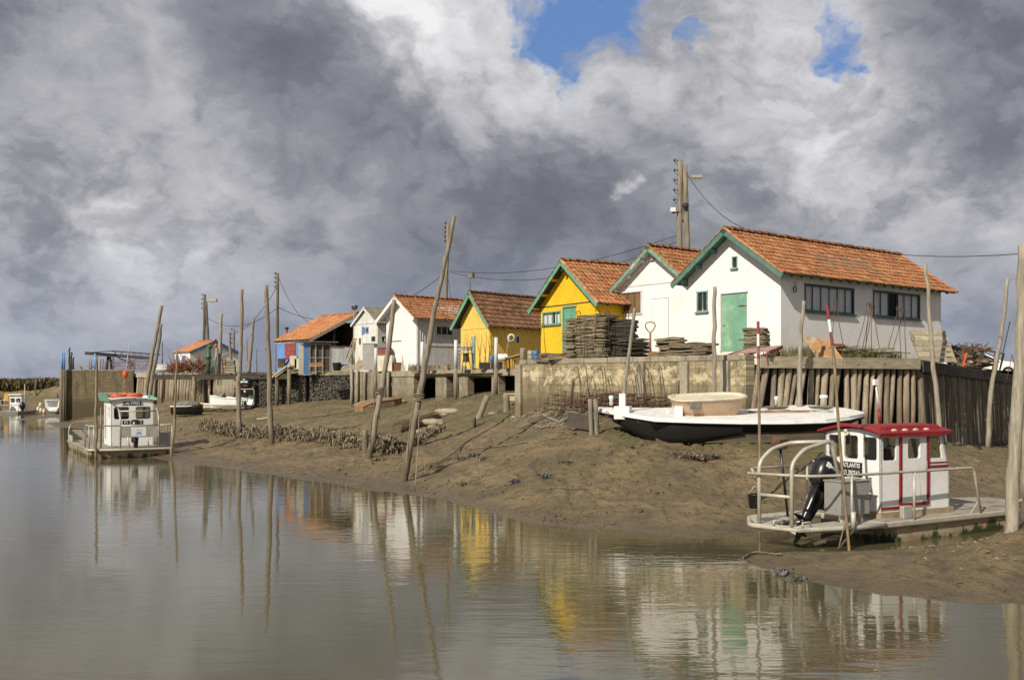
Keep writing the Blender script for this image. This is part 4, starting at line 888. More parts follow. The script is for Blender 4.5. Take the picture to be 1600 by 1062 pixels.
# 7 -- open shed with the big orange roof: ridge runs left-away, open gable on the right
def shed(name, label, apexpx, apexY, zr, spans, ze, length, tile, trim, wallf, seed, extra=None, group='oyster huts along the quay'):
    d1 = Vector((-.675, .738, 0)); d2 = Vector((.738, .675, 0)); X0 = (apexpx-CX)/FO*apexY
    root = thing(name, label, 'hut', (X0, apexY, 4.0), 0, group); A_ = Vector((X0, apexY, zr)); sl_l, sl_r = spans; rf = MB()
    for sg, sp, z_ in ((-1, sl_l, ze), (1, sl_r, ze if sl_l == sl_r else zr-(zr-ze)*sl_r/sl_l)):
        D = d2*(sg*sp)+Z*(z_-zr); dl = D.length; D.normalize(); U = d1; N = U.cross(D) if sg < 0 else D.cross(U)
        if N.z < 0: N = -N
        tiles(rf, A_-d1*.3, U, D, N, length+.5, dl, seed=seed+sg)
    ro = rf.build('roof', tile, root)
    rc = MB(); ridge_caps(rc, A_-d1*.3, A_+d1*(length+.2)); rc.build('ridge_tiles', tile, ro)
    un = MB()
    for sg, sp, z_ in ((-1, sl_l, ze), (1, sl_r, ze if sl_l == sl_r else zr-(zr-ze)*sl_r/sl_l)):
        D = d2*(sg*sp)+Z*(z_-zr); N = d1.cross(D.normalized()); N = N if N.z > 0 else -N
        c = A_+d1*(length/2-.05)+D*.5-N*.06; Dn = D.normalized(); un.box(c, (D.length-.05, length+.4, .04), M=Matrix((Dn, d1, Dn.cross(d1))).transposed())
    un.build('roof_boarding', M['darkwood'], ro)
    if trim:
        for sg, sp, z_ in ((-1, sl_l, ze), (1, sl_r, ze if sl_l == sl_r else zr-(zr-ze)*sl_r/sl_l)):
            D = d2*(sg*sp)+Z*(z_-zr); b_ = MB(); p0 = A_-d1*.33-Z*.12; b_.beam(p0, p0+D, .04, .2); b_.build('bargeboard', trim, root)
    return root, A_, d1, d2
root, A_, d1, d2 = shed('orange_roof_shed', 'open timber shed under a big sunlit orange tiled roof, with blue and red walls', 556, 76., 8.72, (4.2, .35), 6.62, 5., M['tilesun'], M['plank'], None, 7)
w = MB(); e = A_-d2*4.0; e.z = 0; f0 = A_.copy(); f0.z = 0
slab(w, f0+d1*1.6+d2*.2, e+d1*1.6, .1, 3.9, 0, za=8.3, zb=6.4, n=d1); w.build('painted_shade_wall', M['black'], root)  # black sheet painting the shade inside the open gable
w = MB(); slab(w, e+d1*.1, e+d1*4.9, .1, 3.9, 6.45, n=d2); w.build('wall', M['blue'], root)
w = MB(); slab(w, e+d1*2.0-d2*.05, e+d1*3.6-d2*.05, .045, 5.2, 6.4, n=d2); w.build('red_panel', M['redfade'], root)
w = MB(); slab(w, f0-d2*.1, f0-d2*.1+d1*4.9, .12, 3.9, 8.0, n=d2); w.build('back_wall', M['darkwood'], root)
w = MB(); a = e-d1*.35+Z*6.5; w.beam(a, a+d1*5.5, .05, .14); w.build('fascia', M['whiteside'], root)
w = MB()
for t_ in (0, .5, 1): a = (e-d1*.1).lerp(f0-d1*.1, t_); w.beam(a+Z*3.9, a+Z*(6.4+1.9*t_), .14, .14, up=d1)
w.build('posts', M['darkwood'], root)
# lean-to annex in front of the shed: blue door, mesh bay, corrugated screen
def wpx(px, Y): return Vector(((px-CX)/FO*Y, Y, 0))
ax = thing('lean_to_annex', 'low lean-to with blue door and mesh bay before the orange roofed shed', 'lean-to', wpx(505, 70.5)+Z*4.05)
a = wpx(467, 70.6); b = wpx(550, 72.6); dd = (b-a).normalized(); nn_ = Vector((-dd.y, dd.x, 0)); LL = (b-a).length
def apart(name, f0_, f1_, z0, z1, mat, off=0, t=.06): w = MB(); slab(w, a+dd*(LL*f0_)+nn_*off, a+dd*(LL*f1_)+nn_*off, t, z0, z1, n=nn_); return w.build(name, mat, ax)
apart('side_panel', 0, .085, 4.0, 6.2, M['cream']); do = apart('door', .09, .185, 4.0, 6.25, M['blue'], -.02)
apart('wall', .2, .59, 4.0, 6.2, M['darkwood'], .9)
w = MB()
for f_ in (.2, .31, .44, .585): c = a+dd*(LL*f_); w.beam(c+Z*4, c+Z*6.25, .07, .07, up=dd)
for z_ in (4.2, 5.2, 6.2): w.beam(a+dd*(LL*.2)+Z*z_+nn_*.03, a+dd*(LL*.585)+Z*z_+nn_*.03, .05, .06)
w.build('frame', M['plank'], ax)
w = MB(); n_ = 26
for i in range(n_+1): c = a+dd*(LL*(.2+.38*i/n_))+nn_*.05; w.beam(c+Z*4.2, c+Z*6.2, .022, .01, up=nn_)
for i in range(12): z_ = 4.25+i*.165; w.beam(a+dd*(LL*.2)+nn_*.06+Z*z_, a+dd*(LL*.585)+nn_*.06+Z*z_, .01, .022)
w.build('mesh_screen', M['greycloth'], ax)
w = MB(); k = 90; vs = []
for e_ in (4.0, 6.05):
    for i in range(k+1): vs.append(a+dd*(LL*(.6+.4*i/k))+nn_*(.02*math.sin(i*1.3))+Z*e_)
w.add(vs, [(i, i+1, k+2+i, k+1+i) for i in range(k)], True); w.build('corrugated_screen', M['whiteside'], ax)
w = MB(); w.box((a+dd*(LL*.35)+nn_*.5)+Z*6.34, (LL*.74, 1.5, .06), math.atan2(dd.y, dd.x)); w.build('roof', M['corr'], ax, bevel=.01)
w = MB(); w.beam(a+dd*(LL*.6)+Z*6.1, b+Z*6.02, .05, .07); w.build('red_rail', M['redfade'], ax)

# 8 -- far left hut with blue verge boards
root, A_, d1, d2 = shed('white_hut', 'small white hut with blue verge boards at the far left of the row', 335, 95., 7.45, (2.6, 2.6), 6.3, 3.4, M['tilesun'], M['deepblue'], None, 9)
w = MB(); f0 = A_.copy(); f0.z = 0
pts = [(-2.45, 3.9-4), (2.45, 3.9-4), (2.45, 2.2), (0, 3.3), (-2.45, 2.2)]
w.plate(pts, [], .15, f0+Z*4, d2, Z); w.plate([(-3.3, -.1), (-.16, -.1), (-.16, 2.2), (-3.3, 2.2)], [], .15, f0-d2*2.45+Z*4, -d1, Z); w.plate([(.16, -.1), (3.3, -.1), (3.3, 2.2), (.16, 2.2)], [], .15, f0+d2*2.45+Z*4, d1, Z)
w.build('wall', M['white'], root)
for i_ in range(2): w = MB(); slab(w, f0-d2*2.47+d1*(.9+i_*1.4), f0-d2*2.47+d1*(1.5+i_*1.4), .05, 4.6, 6.0, n=-d2); w.build('shutter', M['blue'], root)
# ---------------------------------------------------------------- poles
def pole(name, label, pix, Y, r, mat='pole', cat='pole', group=None, mud=True, n=14, wob=.028, rough=.06, sink=.5, seg=9, cap=False):
    if mud:
        b = hit(*pix[0]); Y0 = b.y
    else: Y0 = Y; b = P(pix[0][0], pix[0][1], Y)
    Y1 = Y0 if Y is None or mud and Y == 0 else Y
    pts = [b]; y_b, y_t = pix[0][1], pix[-1][1]
    for q in pix[1:]:
        f = (q[1]-y_b)/(y_t-y_b); pts.append(P(q[0], q[1], Y0+(Y1-Y0)*f))
    pts = path(pts, n, wob); pts = [b-V(0, 0, sink)] + pts
    rr = [r[0]]+[r[0]+(r[1]-r[0])*i/n for i in range(n+1)]; rr = [q*(1+R(-rough, rough)) for q in rr]
    mb = MB(); mb.tube(pts, rr, seg, rough*.6)
    if rough > .03:
        for _ in range(3):
            i = random.randint(2, n-1); a = R(0, 6.28); c = pts[i]+V(math.cos(a), math.sin(a), 0)*rr[i]*.85; mb.tube([c, c+V(math.cos(a), math.sin(a), .5)*rr[i]*.55], [rr[i]*.35, rr[i]*.2], 6)
    o = mb.build(name, M[mat], None, loc=b); return tag(o, label, cat, group)
GM = 'mooring poles standing in the mud'
pole('mooring_pole', 'straight mooring pole in the mud, between the forked pole and the leaning pair', [(424, 693), (421, 610), (418, 520), (416, 446)], 0, (.135, .09), group=GM)
pole('mooring_pole', 'forked dark footed pole behind the left end of the oyster hurdle', [(374, 683), (372, 620), (376, 540), (378, 452)], 0, (.135, .085), group=GM, mat='pole')
pole('mooring_pole', 'leaning pole tied with rope in front of the grey slab panel', [(577, 716), (590, 640), (604, 560), (616, 468)], 0, (.13, .085), group=GM)
pole('mooring_pole', 'tallest leaning pole, crossing the boarded white hut above the central mud', [(631, 752), (645, 672), (655, 618), (669, 546), (679, 484), (693, 418), (710, 337)], 0, (.125, .065), group=GM, n=20)
pole('mooring_pole', 'taller of the two twisted poles beside the block wall', [(226, 632), (232, 586), (243, 530), (253, 477)], 90, (.20, .14), group=GM, mud=False, rough=.1)
pole('mooring_pole', 'shorter of the two twisted poles beside the block wall', [(233, 632), (239, 583), (246, 552), (252, 506)], 89, (.18, .12), group=GM, mud=False, rough=.1)
pole('quay_pole', 'pale topped pole behind the jetty, rising over the blue trimmed hut', [(341, 583), (344, 530), (346, 489)], 84, (.18, .12), 'polepale', mud=False, group='poles behind the jetty')
pole('quay_pole', 'dark topped shorter pole behind the jetty, right edge of the blue trimmed hut', [(361, 583), (360, 550), (358, 518)], 84, (.14, .10), 'pole', mud=False, group='poles behind the jetty')
pole('quay_pole', 'slightly bent pale pole behind the jetty, left of the straight mooring pole', [(389, 575), (393, 535), (396, 499)], 80, (.15, .11), 'polepale', mud=False, group='poles behind the jetty')
pole('quay_pole', 'thin pole behind the jetty, between the forked pole and the bent pale pole', [(386, 583), (386, 555), (385, 530)], 82, (.07, .05), 'pole', mud=False, group='poles behind the jetty')
pole('quay_pole', 'weathered pole in front of the largest white hut, left of its green door', [(1116, 636), (1116, 540), (1117, 448)], 33.0, (.075, .065), 'polepale', mud=False)
pole('quay_pole', 'crooked pole before the log piles, at the corner of the largest white hut', [(1248, 650), (1249, 590), (1251, 528), (1256, 470)], 33.6, (.10, .06), 'polepale', mud=False)
pole('quay_pole', 'bent tall pole at the corner where log piles meet the shaded wall', [(1470, 690), (1463, 610), (1457, 560), (1452, 486), (1446, 412)], 36.6, (.10, .065), 'polepale', mud=False)
pole('quay_pole', 'leaning pole beside the white car on the shaded wall', [(1543, 690), (1550, 598), (1564, 524), (1575, 434)], 45., (.12, .075), 'polepale', mud=False)
pole('mooring_pole', 'thick tall yellowed post at the right edge, beside the red trimmed barge bow', [(1580, 833), (1587, 690), (1594, 540), (1600, 383)], 0, (.125, .11), 'polepale', group=GM, rough=.04)
pole('mooring_pole', 'thin grey shell covered post just right of the thick tall post', [(1600, 812), (1598, 740), (1601, 640)], 0, (.075, .055), 'pole', group=GM, rough=.14)
pole('quay_pole', 'thin grey stake with blue top on the deck of the left barge, left side', [(150, 704), (150, 640), (150.5, 556)], 44.5, (.065, .055), 'bamboo', mud=False, rough=.02)
pole('quay_pole', 'thin bamboo stake at the right rail of the left barge', [(268, 705), (272, 660), (277, 548)], 45.4, (.06, .05), 'bamboo', mud=False, rough=.02)
for i, (x, y0, y1, Y, lab) in enumerate(((108.5, 578, 543, 95, 'tallest of three dark posts on the block wall'), (111.5, 578, 550, 95.5, 'middle of three dark posts on the block wall'), (114.5, 578, 558, 95.2, 'shortest of three dark posts on the block wall'))):
    pole('wall_post', lab, [(x, y0), (x-.3, (y0+y1)/2), (x+.3, y1)], Y, (.10, .07), 'darkwood', mud=False, cat='post', group='posts on the block wall')
for i, (x, y1, lab) in enumerate(((97, 551, 'left one of two blue topped mooring posts at the block wall end'), (100.3, 551, 'right one of two blue topped mooring posts at the block wall end'))):
    t = thing('blue_topped_post', lab, 'post', P(x, 664, 91.4), 0, 'blue topped posts'); w = MB(); w.tube([P(x-.8, 672, 91.4), P(x, 577, 91.4)], [.13, .10], 8, .08); w.build('shaft', M['darkpile'], t)
    w = MB(); w.tube([P(x, 576.8, 91.4), P(x+.2, y1, 91.4)], .09, 8); w.build('painted_top', M['blue'], t)
w = MB(); w.tube([P(148.5, 580, 94), P(148.5, 552, 94)], .10, 8); tag(w.build('blue_post', M['blue'], None, loc=P(148.5, 580, 94)), 'short bright blue post standing on the block wall near the canopy', 'post')
for x, y0, y1, lab in ((659.5, 613, 534, 'white topped post left of the deck openings, by the board fence'), (712, 622, 531, 'white topped post in front of the grey sorting table'), (775, 612, 527, 'white topped post at the corner of the narrow yellow hut'), (587, 613, 543, 'pale post in front of the tall metal cabinet')):
    Yp = {659.5: 61.3, 712: 57.4, 775: 54.6, 587: 64.6}[x]; t = thing('quay_post', lab, 'post', P(x, y0, Yp), 0, 'white topped quay posts'); w = MB(); w.tube([P(x-.5, y0+4, Yp), P(x, 575, Yp)], [.13, .11], 9, .05); w.build('shaft', M['pole'], t)
    w = MB(); w.tube([P(x, 574.9, Yp), P(x+.2, y1, Yp)], [.11, .10], 9, .04); w.build('painted_top', M['whiteside'], t)
# red and white marker poles
def banded(label, pix, Y, r, bands):
    b = P(*pix[0], Y); t = thing('marker_pole', label, 'marker pole', b, 0, 'red and white topped marker poles'); pts = path([P(x, y, Y) for x, y in pix], 240)
    rows = [HOR-(p.z-HC)*FO/Y for p in pts]; k = 0
    def part(y_a, y_b, mat, nm):
        q = [p for p, y in zip(pts, rows) if y_b-.8 <= y <= y_a+.8]
        w = MB(); w.tube(q, r*(1.04 if nm == 'painted_band' else 1), 9); w.build(nm, M[mat], t)
    part(rows[0], bands[0][0], 'bamboo', 'shaft')
    for ya, yb, m_ in bands: part(ya-.4, yb, m_, 'painted_band')
    return t
banded('bamboo marker pole with red and white top, at the red trimmed barge rail', [(1328, 872), (1319, 770), (1310, 660), (1303, 560), (1292, 477)], 20.2, .030, [(540, 519, 'redfade'), (520, 499, 'whitepaint'), (500, 477, 'redfade')])
banded('thin marker pole with red and white top in front of the red slatted pallet', [(1187, 812), (1187, 700), (1185.5, 600), (1184.5, 502)], 26., .037, [(561, 541, 'redfade'), (542, 521, 'whitepaint'), (522, 502, 'redfade')])

# rope ties on poles
for px, py, Y, lab in ((594, 610, 43., 'rope lashing round the leaning pole by the grey panel'), (655, 620, 36.5, 'rope lashing round the tallest leaning pole')):
    w = MB(); c = P(px, py, hit({594: 577, 655: 631}[px], {594: 716, 655: 752}[px]).y)
    for k in range(4): w.tube([c+V(.16*math.cos(a), .16*math.sin(a), (k-1.5)*.05+.03*math.sin(a+k)) for a in [i*.7 for i in range(9)]], .022, 5, closed=True)
    w.tube(path([c+V(-.15, 0, 0), c+V(-.32, -.1, -1.2), c+V(-.42, -.1, -2.6)], 8), .022, 5); tag(w.build('rope_lashing', M['rope'], None, loc=c), lab, 'rope', 'rope lashings on poles')
# logs and stumps in the mud
def log(label, a, b, r, mat='pole', cat='log', name='mud_post'):
    a = hit(*a); b = P(*b, a.y+R(-.1, .1)); w = MB(); w.tube(path([a-(b-a)*.15, a, b], 6, .01), [r, r*.9], 9, .08); return tag(w.build(name, M[mat], None, loc=a), label, cat)
log('thick leaning log stump in the mud below the concrete deck', (747, 655), (762, 618), .15)
log('upright mud post beside the overturned tray below the deck', (792, 643), (791, 616), .17)
log('small dark shell covered stump left of the leaning log stump', (741, 666), (741, 652), .10, 'darkpile')
log('dark stump standing close to the foot of the rope lashed leaning pole', (571, 708), (570, 671), .13, 'darkpile')
for i, (x0, x1, lab) in enumerate(((923, 922, 'left one of two posts joined beside the white deck boat stem'), (931, 930, 'right one of two posts joined beside the white deck boat stem'))):
    log(lab, (x0+2, 682), (x1, 623), .085, 'pole', 'post')
w = MB(); c = hit(802, 634); w.loft([[c+V(sx*(.28+.1*k), sy*(.18+.07*k), .25+.30*k) for sx, sy in ((-1, -1), (1, -1), (1, 1), (-1, 1))] for k in (0, 1)], smooth=False); w.box(c+V(0, 0, .57), (.92, .62, .05)); tag(w.build('plastic_tray', M['cream'], None, loc=c), 'grey tray balanced at the mud post below the deck', 'tray')

# ---------------------------------------------------------------- utility poles and cables
def upole(label, base, top, Y, r, second=None, lamp=None, nins=5, mat='pole'):
    b = P(*base, Y); b.z = 4.0; t = P(*top, Y); root = thing('utility_pole', label, 'utility pole', b, 0, 'utility poles')
    w = MB(); w.tube(path([b, t], 8, .01), [r*1.2, r*.85], 9, .02); w.build('shaft', M[mat], root)
    d = (t-b).normalized(); s_ = Y/FO
    for i in range(nins):
        c = t-d*((i*17+4)*s_*.9*(1 if Y < 60 else .45)); w = MB(); e = c+V(-9*s_ if Y < 60 else -4*s_, -.05, 0)
        w.tube(path([c, c.lerp(e, .5)+V(0, 0, -.14), e+V(0, 0, .02)], 6), .02, 5); w.ball(e+V(0, 0, .10), .07, 8, 5, (1, 1, 1.3)); w.ball(c+V((e.x-c.x)*.45, 0, .10), .06, 8, 5, (1, 1, 1.3)); w.build('insulator', M['porcelain'], root)
    if second:
        w = MB(); q = P(*second[0], Y); q.z = 4.0; u = P(*second[1], Y); w.tube(path([q, u], 8, .01), [r*1.2, r*.85], 9, .02); w.build('stay_pole', M[mat], root)
        w = MB()
        for f in (.25, .72): w.beam(b.lerp(t, f), q.lerp(u, f), .07, .1)
        w.build('crossbar', M['wire'], root)
    if lamp:
        a = P(*lamp[0], Y); e = P(*lamp[1], Y); w = MB(); w.tube([a, a.lerp(e, .35)], .03*Y/55, 6); w.build('lamp_arm', M['alu'], root)
        w = MB(); w.beam(a.lerp(e, .33), e, .24*Y/55, .17*Y/55); w.build('street_lamp', M['lamp'], root, bevel=.03)
    return root
U1 = upole('twin wooden utility pole with street lamp rising behind the two large white huts', (1060, 400), (1063, 250), 56., .17, ((1080, 400), (1070, 258)), ((1073, 277), (1097, 276)))
w = MB(); q = P(1051.5, 328, 55.8); w.box(q, (.28, .25, .24)); w.build('junction_box', M['whitepaint'], U1, bevel=.02)
w = MB(); w.beam(P(1050, 333, 55.8), P(1064, 331, 55.9), .05, .06); w.tube([P(1064, 331, 55.8), P(1070, 322, 55.8)], .03, 6); w.ball(P(1071, 321, 55.7), .2, 10, 6, (1, .4, .8)); w.build('bracket', M['wire'], U1)
upole('green stained utility pole behind the boarded white hut', (693, 470), (700, 349), 76., .15, nins=5, mat='pole')
upole('slim dark utility pole right of the straight mooring pole', (433, 580), (434, 427), 88., .13, nins=4, mat='darkpile')
upole('twin utility pole with lamp behind the small blue trimmed hut', (318, 540), (320, 460), 108., .15, ((328, 540), (322, 470)), ((322, 470), (339, 469)), 4, 'darkpile')
upole('farthest short utility pole with insulators, beyond the jetty', (365, 580), (366, 514), 118., .12, nins=4, mat='darkpile')
for x, y0, y1, Y, lab in ((253.5, 578, 533, 96, 'thin dark upright post right of the steel canopy'), (401, 578, 545, 110, 'thin distant pole far right behind the jetty')):
    pole('thin_post', lab, [(x, y0), (x, (y0+y1)/2), (x, y1)], Y, (.07, .05), 'darkpile', mud=False, cat='post')
def cable(label, a, b, sag, r=.014):
    a = Vector(a); b = Vector(b); pts = [a.lerp(b, i/16)-Z*(sag*4*(i/16)*(1-i/16)) for i in range(17)]
    w = MB(); w.tube(pts, r, 5); return tag(w.build('overhead_cable', M['wire'], None, loc=a), label, 'cable', 'overhead cables')
cable('cable from the twin utility pole down to the ridge of the largest white hut', P(1071, 268, 56), P(1212, 366, 41.5), .9, .018)
cable('cable crossing the sky from the right roof end to the thick tall post', P(1400, 397, 50), P(1600, 396, 38), .12, .017)
cable('lower cable between the green stained pole and the twin utility pole', P(703, 425, 76), P(1062, 376, 56), 1.3, .02)
cable('upper cable between the green stained pole and the twin utility pole', P(703, 423, 76), P(1062, 366, 56), .9, .02)
cable('cable rising from the slim pole towards the green stained pole', P(434, 480, 88), P(697, 425, 76), 2.3, .025)
cable('cable from the slim pole down to the orange shed roof', P(436, 435, 88), P(493, 507, 79), .9, .022)
cable('cable from the twin pole behind the blue trimmed hut to the slim pole', P(325, 497, 108), P(432, 482, 88), 1.2, .026)
cable('cable falling left from the slim pole to the farthest pole', P(432, 450, 88), P(366, 520, 118), .8, .026)
cable('short stay wire from the green stained pole down behind the hut', P(698, 420, 76), P(705, 468, 74), .0, .018)

# ---------------------------------------------------------------- oyster bags
def bag_mesh(seed, mat):
    rs = random.Random(seed); mb = MB(); nx, ny = 9, 5; rings = []
    for side in (1, -1):
        vs = []
        for i in range(nx+1):
            for j in range(ny+1):
                u, v = i/nx*2-1, j/ny*2-1; e = (1-abs(u)**4)*(1-abs(v)**4)
                vs.append(V(u*.52+rs.uniform(-.01, .01), v*.26+rs.uniform(-.008, .008), side*(.030+.030*e*(1+.35*math.sin(u*5+seed)))+.018*math.sin(u*2.2+seed)*.8+rs.uniform(-.006, .006)))
        rings.append(vs)
    b = (nx+1)*(ny+1); fs = []
    for i in range(nx):
        for j in range(ny):
            a = i*(ny+1)+j; fs.append((a, a+ny+1, a+ny+2, a+1)); fs.append((b+a, b+a+1, b+a+ny+2, b+a+ny+1))
    per = [i*(ny+1) for i in range(nx+1)]+[nx*(ny+1)+j for j in range(1, ny+1)]+[i*(ny+1)+ny for i in range(nx-1, -1, -1)]+[j for j in range(ny-1, 0, -1)]
    for k in range(len(per)): a, c = per[k], per[(k+1) % len(per)]; fs.append((a, b+a, b+c, c)[::-1])
    mb.add(rings[0]+rings[1], fs, True)
    return mb
BAGS = {}
def bag(kind, loc, rz, label, group, rx=0, ry=0, s=1, name='oyster_bag'):
    k = (kind, random.randint(0, 3))
    if k not in BAGS:
        o = bag_mesh(k[1]+10, None).build(name, M['bag' if kind == 'l' else 'bagdark'], None, W=False); BAGS[k] = o
    else: o = BAGS[k].copy(); COL.objects.link(o)
    o.location = loc; o.rotation_euler = (rx, ry, rz); o.scale = (s, s, 1); return tag(o, label, 'oyster bag', group)
def bag_stack(kind, px, Y, z0, n, rz, label, group, dz=.082, jit=.05, s=1, drift=(0, 0)):
    b = G(px, Y, z0)
    for i in range(n): bag(kind, b+V(R(-jit, jit)+drift[0]*i+.05*math.sin(i*.35), R(-jit, jit)+drift[1]*i, dz*i+.05), rz+R(-.13, .13), label, group, R(-.04, .04), R(-.05, .05), s)
za = math.atan2(-.62, .78)
bag_stack('l', 897, 41.6, 4.2, 23, za+1.57, 'flat brown oyster bag in the tall stack against the green door of the yellow hut', 'tall brown oyster bag stack', drift=(.006, 0))
bag_stack('l', 921, 40.9, 4.2, 24, za, 'flat brown oyster bag in the middle column of tall bags before the yellow hut', 'middle oyster bag stack')
bag_stack('l', 947, 40.3, 4.2, 24, za+1.57, 'flat brown oyster bag in the right column of tall bags before the yellow hut', 'right brown oyster bag stack')
bag_stack('d', 975, 40.2, 4.2, 21, za+.4, 'blackish oyster bag in the dark stack between the yellow and white huts', 'dark oyster bag stack', s=1.05)
bag_stack('d', 990, 39.2, 4.2, 11, za+1.2, 'blackish oyster bag in the low dark pile behind the boat mast', 'low dark oyster bag pile', s=1.1, jit=.1)
bag_stack('l', 858, 40.5, 4.25, 4, za, 'grey brown oyster bag in the low pile at the left end of the stone wall', 'low bag pile at the wall end', jit=.12)
bag_stack('l', 880, 39.9, 4.25, 3, za+.2, 'grey brown oyster bag in the low pile before the tall brown stack', 'low bag pile before the stack', jit=.14)
bag_stack('l', 1046, 37.4, 4.25, 10, za+.3, 'buckled brown oyster bag in the heap on the pallet by the second white hut', 'oyster bag heap on pallet', jit=.13)
bag_stack('l', 1066, 36.6, 4.35, 6, za+.1, 'buckled brown oyster bag in the middle of the low heap left of the bare pole', 'middle of low bag heap', jit=.14)
bag_stack('l', 1091, 36.2, 4.35, 6, za-.2, 'buckled brown oyster bag at the right end of the low heap beside the bare pole', 'right end of low bag heap', jit=.14)
bag_stack('l', 1181, 36.3, 4.55, 11, za, 'flat brown oyster bag in the neat short stack right of the green door', 'neat oyster bag stack', dz=.075, jit=.02, s=.8)

# pallets
def pallet(name, label, loc, rz, size=(1.2, 1.0), mats=('plank', 'plank'), M3=None, n=6, feet=True, group=None, cat='pallet'):
    t = thing(name, label, cat, loc, rz, group); w, l = size
    if M3 is not None: t.rotation_euler = M3.to_euler()
    for i in range(n): b = MB(); b.box((0, -l/2+l*(i+.5)/n, .11), (w, l/n-.045, .022)); b.build('slat', M[mats[0]], t, W=False)
    for x in (-w/2+.05, 0, w/2-.05): b = MB(); b.box((x, 0, .05), (.09, l, .095)); b.build('bearer', M[mats[1]], t, W=False)
    return t
e_ = math.atan2(-.74, .67)
pallet('pallet', 'grey wooden pallet under the oyster bag heap left of the bare pole', G(1078, 36.4, 4.22), e_, (1.6, .9))
pt = pallet('pallet', 'red edged slatted pallet table in front of the green door corner', G(1180, 34.3, 4.42), e_+.12, (1.5, 1.5), ('pinkwood', 'redfade'), n=7); pt.rotation_euler = (math.radians(9), math.radians(-4), e_+.25)
for sx in (-.6, .6):
    for sy in (-.6, .6): b = MB(); b.beam((sx, sy, -.35), (sx, sy, .0), .06, .06); b.build('leg', M['redfade'], pt, W=False)
m3 = Matrix.Rotation(.15, 3, 'Z')@Matrix.Rotation(math.radians(58), 3, 'X')
pallet('pallet', 'grey wooden pallet leaning up at the right end of the largest white hut', G(1456, 38.6, 4.75), 0, (1.5, 1.5), M3=m3)
# pallet truck
t = thing('pallet_truck', 'orange pallet truck with rusty heart shaped handle in front of the second white hut', 'pallet truck', G(1022, 38.2, 4.2))
w = MB(); a = G(1016, 38.2, 4.5); b = P(1016, 520, 38.2); w.tube([a, b], .035, 7); ring = [P(1016+x, 520-y, 38.2) for x, y in ((0, 0), (-5, 5), (-8, 11), (-6, 16), (0, 17), (6, 16), (8, 11), (5, 5))]; w.tube(ring, .025, 6, closed=True); w.build('handle', M['rust'], t)
w = MB(); c = G(1020, 38.2, 4.2); w.loft([[c+V(-.28, -.15, 0), c+V(.42, -.15, 0), c+V(.42, .15, 0), c+V(-.28, .15, 0)], [c+V(-.13, -.12, .40), c+V(.14, -.12, .40), c+V(.14, .12, .40), c+V(-.13, .12, .40)]], smooth=False); w.build('body', M['orangewood'], t, bevel=.02)
w = MB(); w.tube([c+V(-.1, -.2, .08), c+V(-.1, .2, .08)], .09, 10); w.build('wheel', M['blackpl'], t)
for s_ in (-.18, .18): w = MB(); w.box(c+V(.7, s_, .12), (.9, .14, .06)); w.build('fork', M['orangewood'], t)

# hooked steel rods leaning in pairs
def hairpin(label, top, b0, b1, Y, group, r=.013, hook=True):
    a = P(*b0, Y); c = P(*top, Y); d = P(*b1, Y+.1); s_ = Y/FO; pts = [a, a.lerp(c, .5), c+V(-2*s_, 0, -2*s_)]
    if hook: pts += [c+V(-3.2*s_, 0, 2*s_), c+V(0, 0, 5*s_), c+V(3.2*s_, 0, 2*s_), c+V(2*s_, 0, -2*s_)]
    pts += [c.lerp(d, .5), d]; w = MB(); w.tube(pts, r, 5)
    if hook: w.tube(path([c+V(3*s_, 0, 1*s_), c+V(2*s_, 0, 6*s_), c+V(-3*s_, 0, 6*s_), c+V(-4*s_, 0, 2*s_)], 6), r, 5)
    o = tag(w.build('hooked_rod', M['rustdark'], None, loc=a), label, 'steel rod', group); return o
g = 'hooked rods by the largest white hut'
hairpin('hooked steel rod pair alone between the two long windows and the orange board', (1306, 478), (1298, 540), (1317, 536), 35.6, g)
for i, (t_, b0, b1) in enumerate((((1357, 480), (1337, 548), (1352, 550)), ((1361, 478), (1346, 552), (1362, 548)), ((1364, 481), (1351, 548), (1374, 544)))): hairpin(['left one of three crossed hooked rods under the right long window', 'middle one of three crossed hooked rods under the right long window', 'right one of three crossed hooked rods under the right long window'][i], t_, b0, b1, 36.4+.1*i, g)
for i, (t_, b0, b1) in enumerate((((1404, 486), (1387, 546), (1408, 560)), ((1412, 488), (1394, 550), (1416, 560)))): hairpin(['left one of the hooked rod pair beside the leaning grey pallet', 'right one of the hooked rod pair beside the leaning grey pallet'][i], t_, b0, b1, 37.4+.1*i, g)
hairpin('bent steel hoop standing at the far right beside the thick tall post', (1583, 552), (1571, 600), (1590, 600), 46, None, .02, False)
w = MB(); w.tube([P(1560, 585, 46.5), P(1578, 502, 46.5)], .022, 6); tag(w.build('iron_bar', M['wire'], None, loc=P(1560, 585, 46.5)), 'thin black iron bar leaning behind the pole by the white car', 'bar')
g = 'hooked rods by the narrow yellow hut'
lab = ['leftmost', 'second from left', 'third from left', 'fourth from left', 'fifth from left', 'rightmost']
for i, (tx, ty) in enumerate(((733, 518), (745, 519), (754, 520), (762, 518), (768, 521), (728, 520))):
    nm = ['second from the left', 'third from the left', 'fourth from the left', 'fifth from the left', 'rightmost', 'leftmost'][i]
    hairpin(nm+' of six bent rods against the narrow yellow hut', (tx, ty), (tx-6, 577), (tx+7, 576), 58.2-.15*i, g, .02, False)
g = 'hooked rods in the oyster bag stacks'
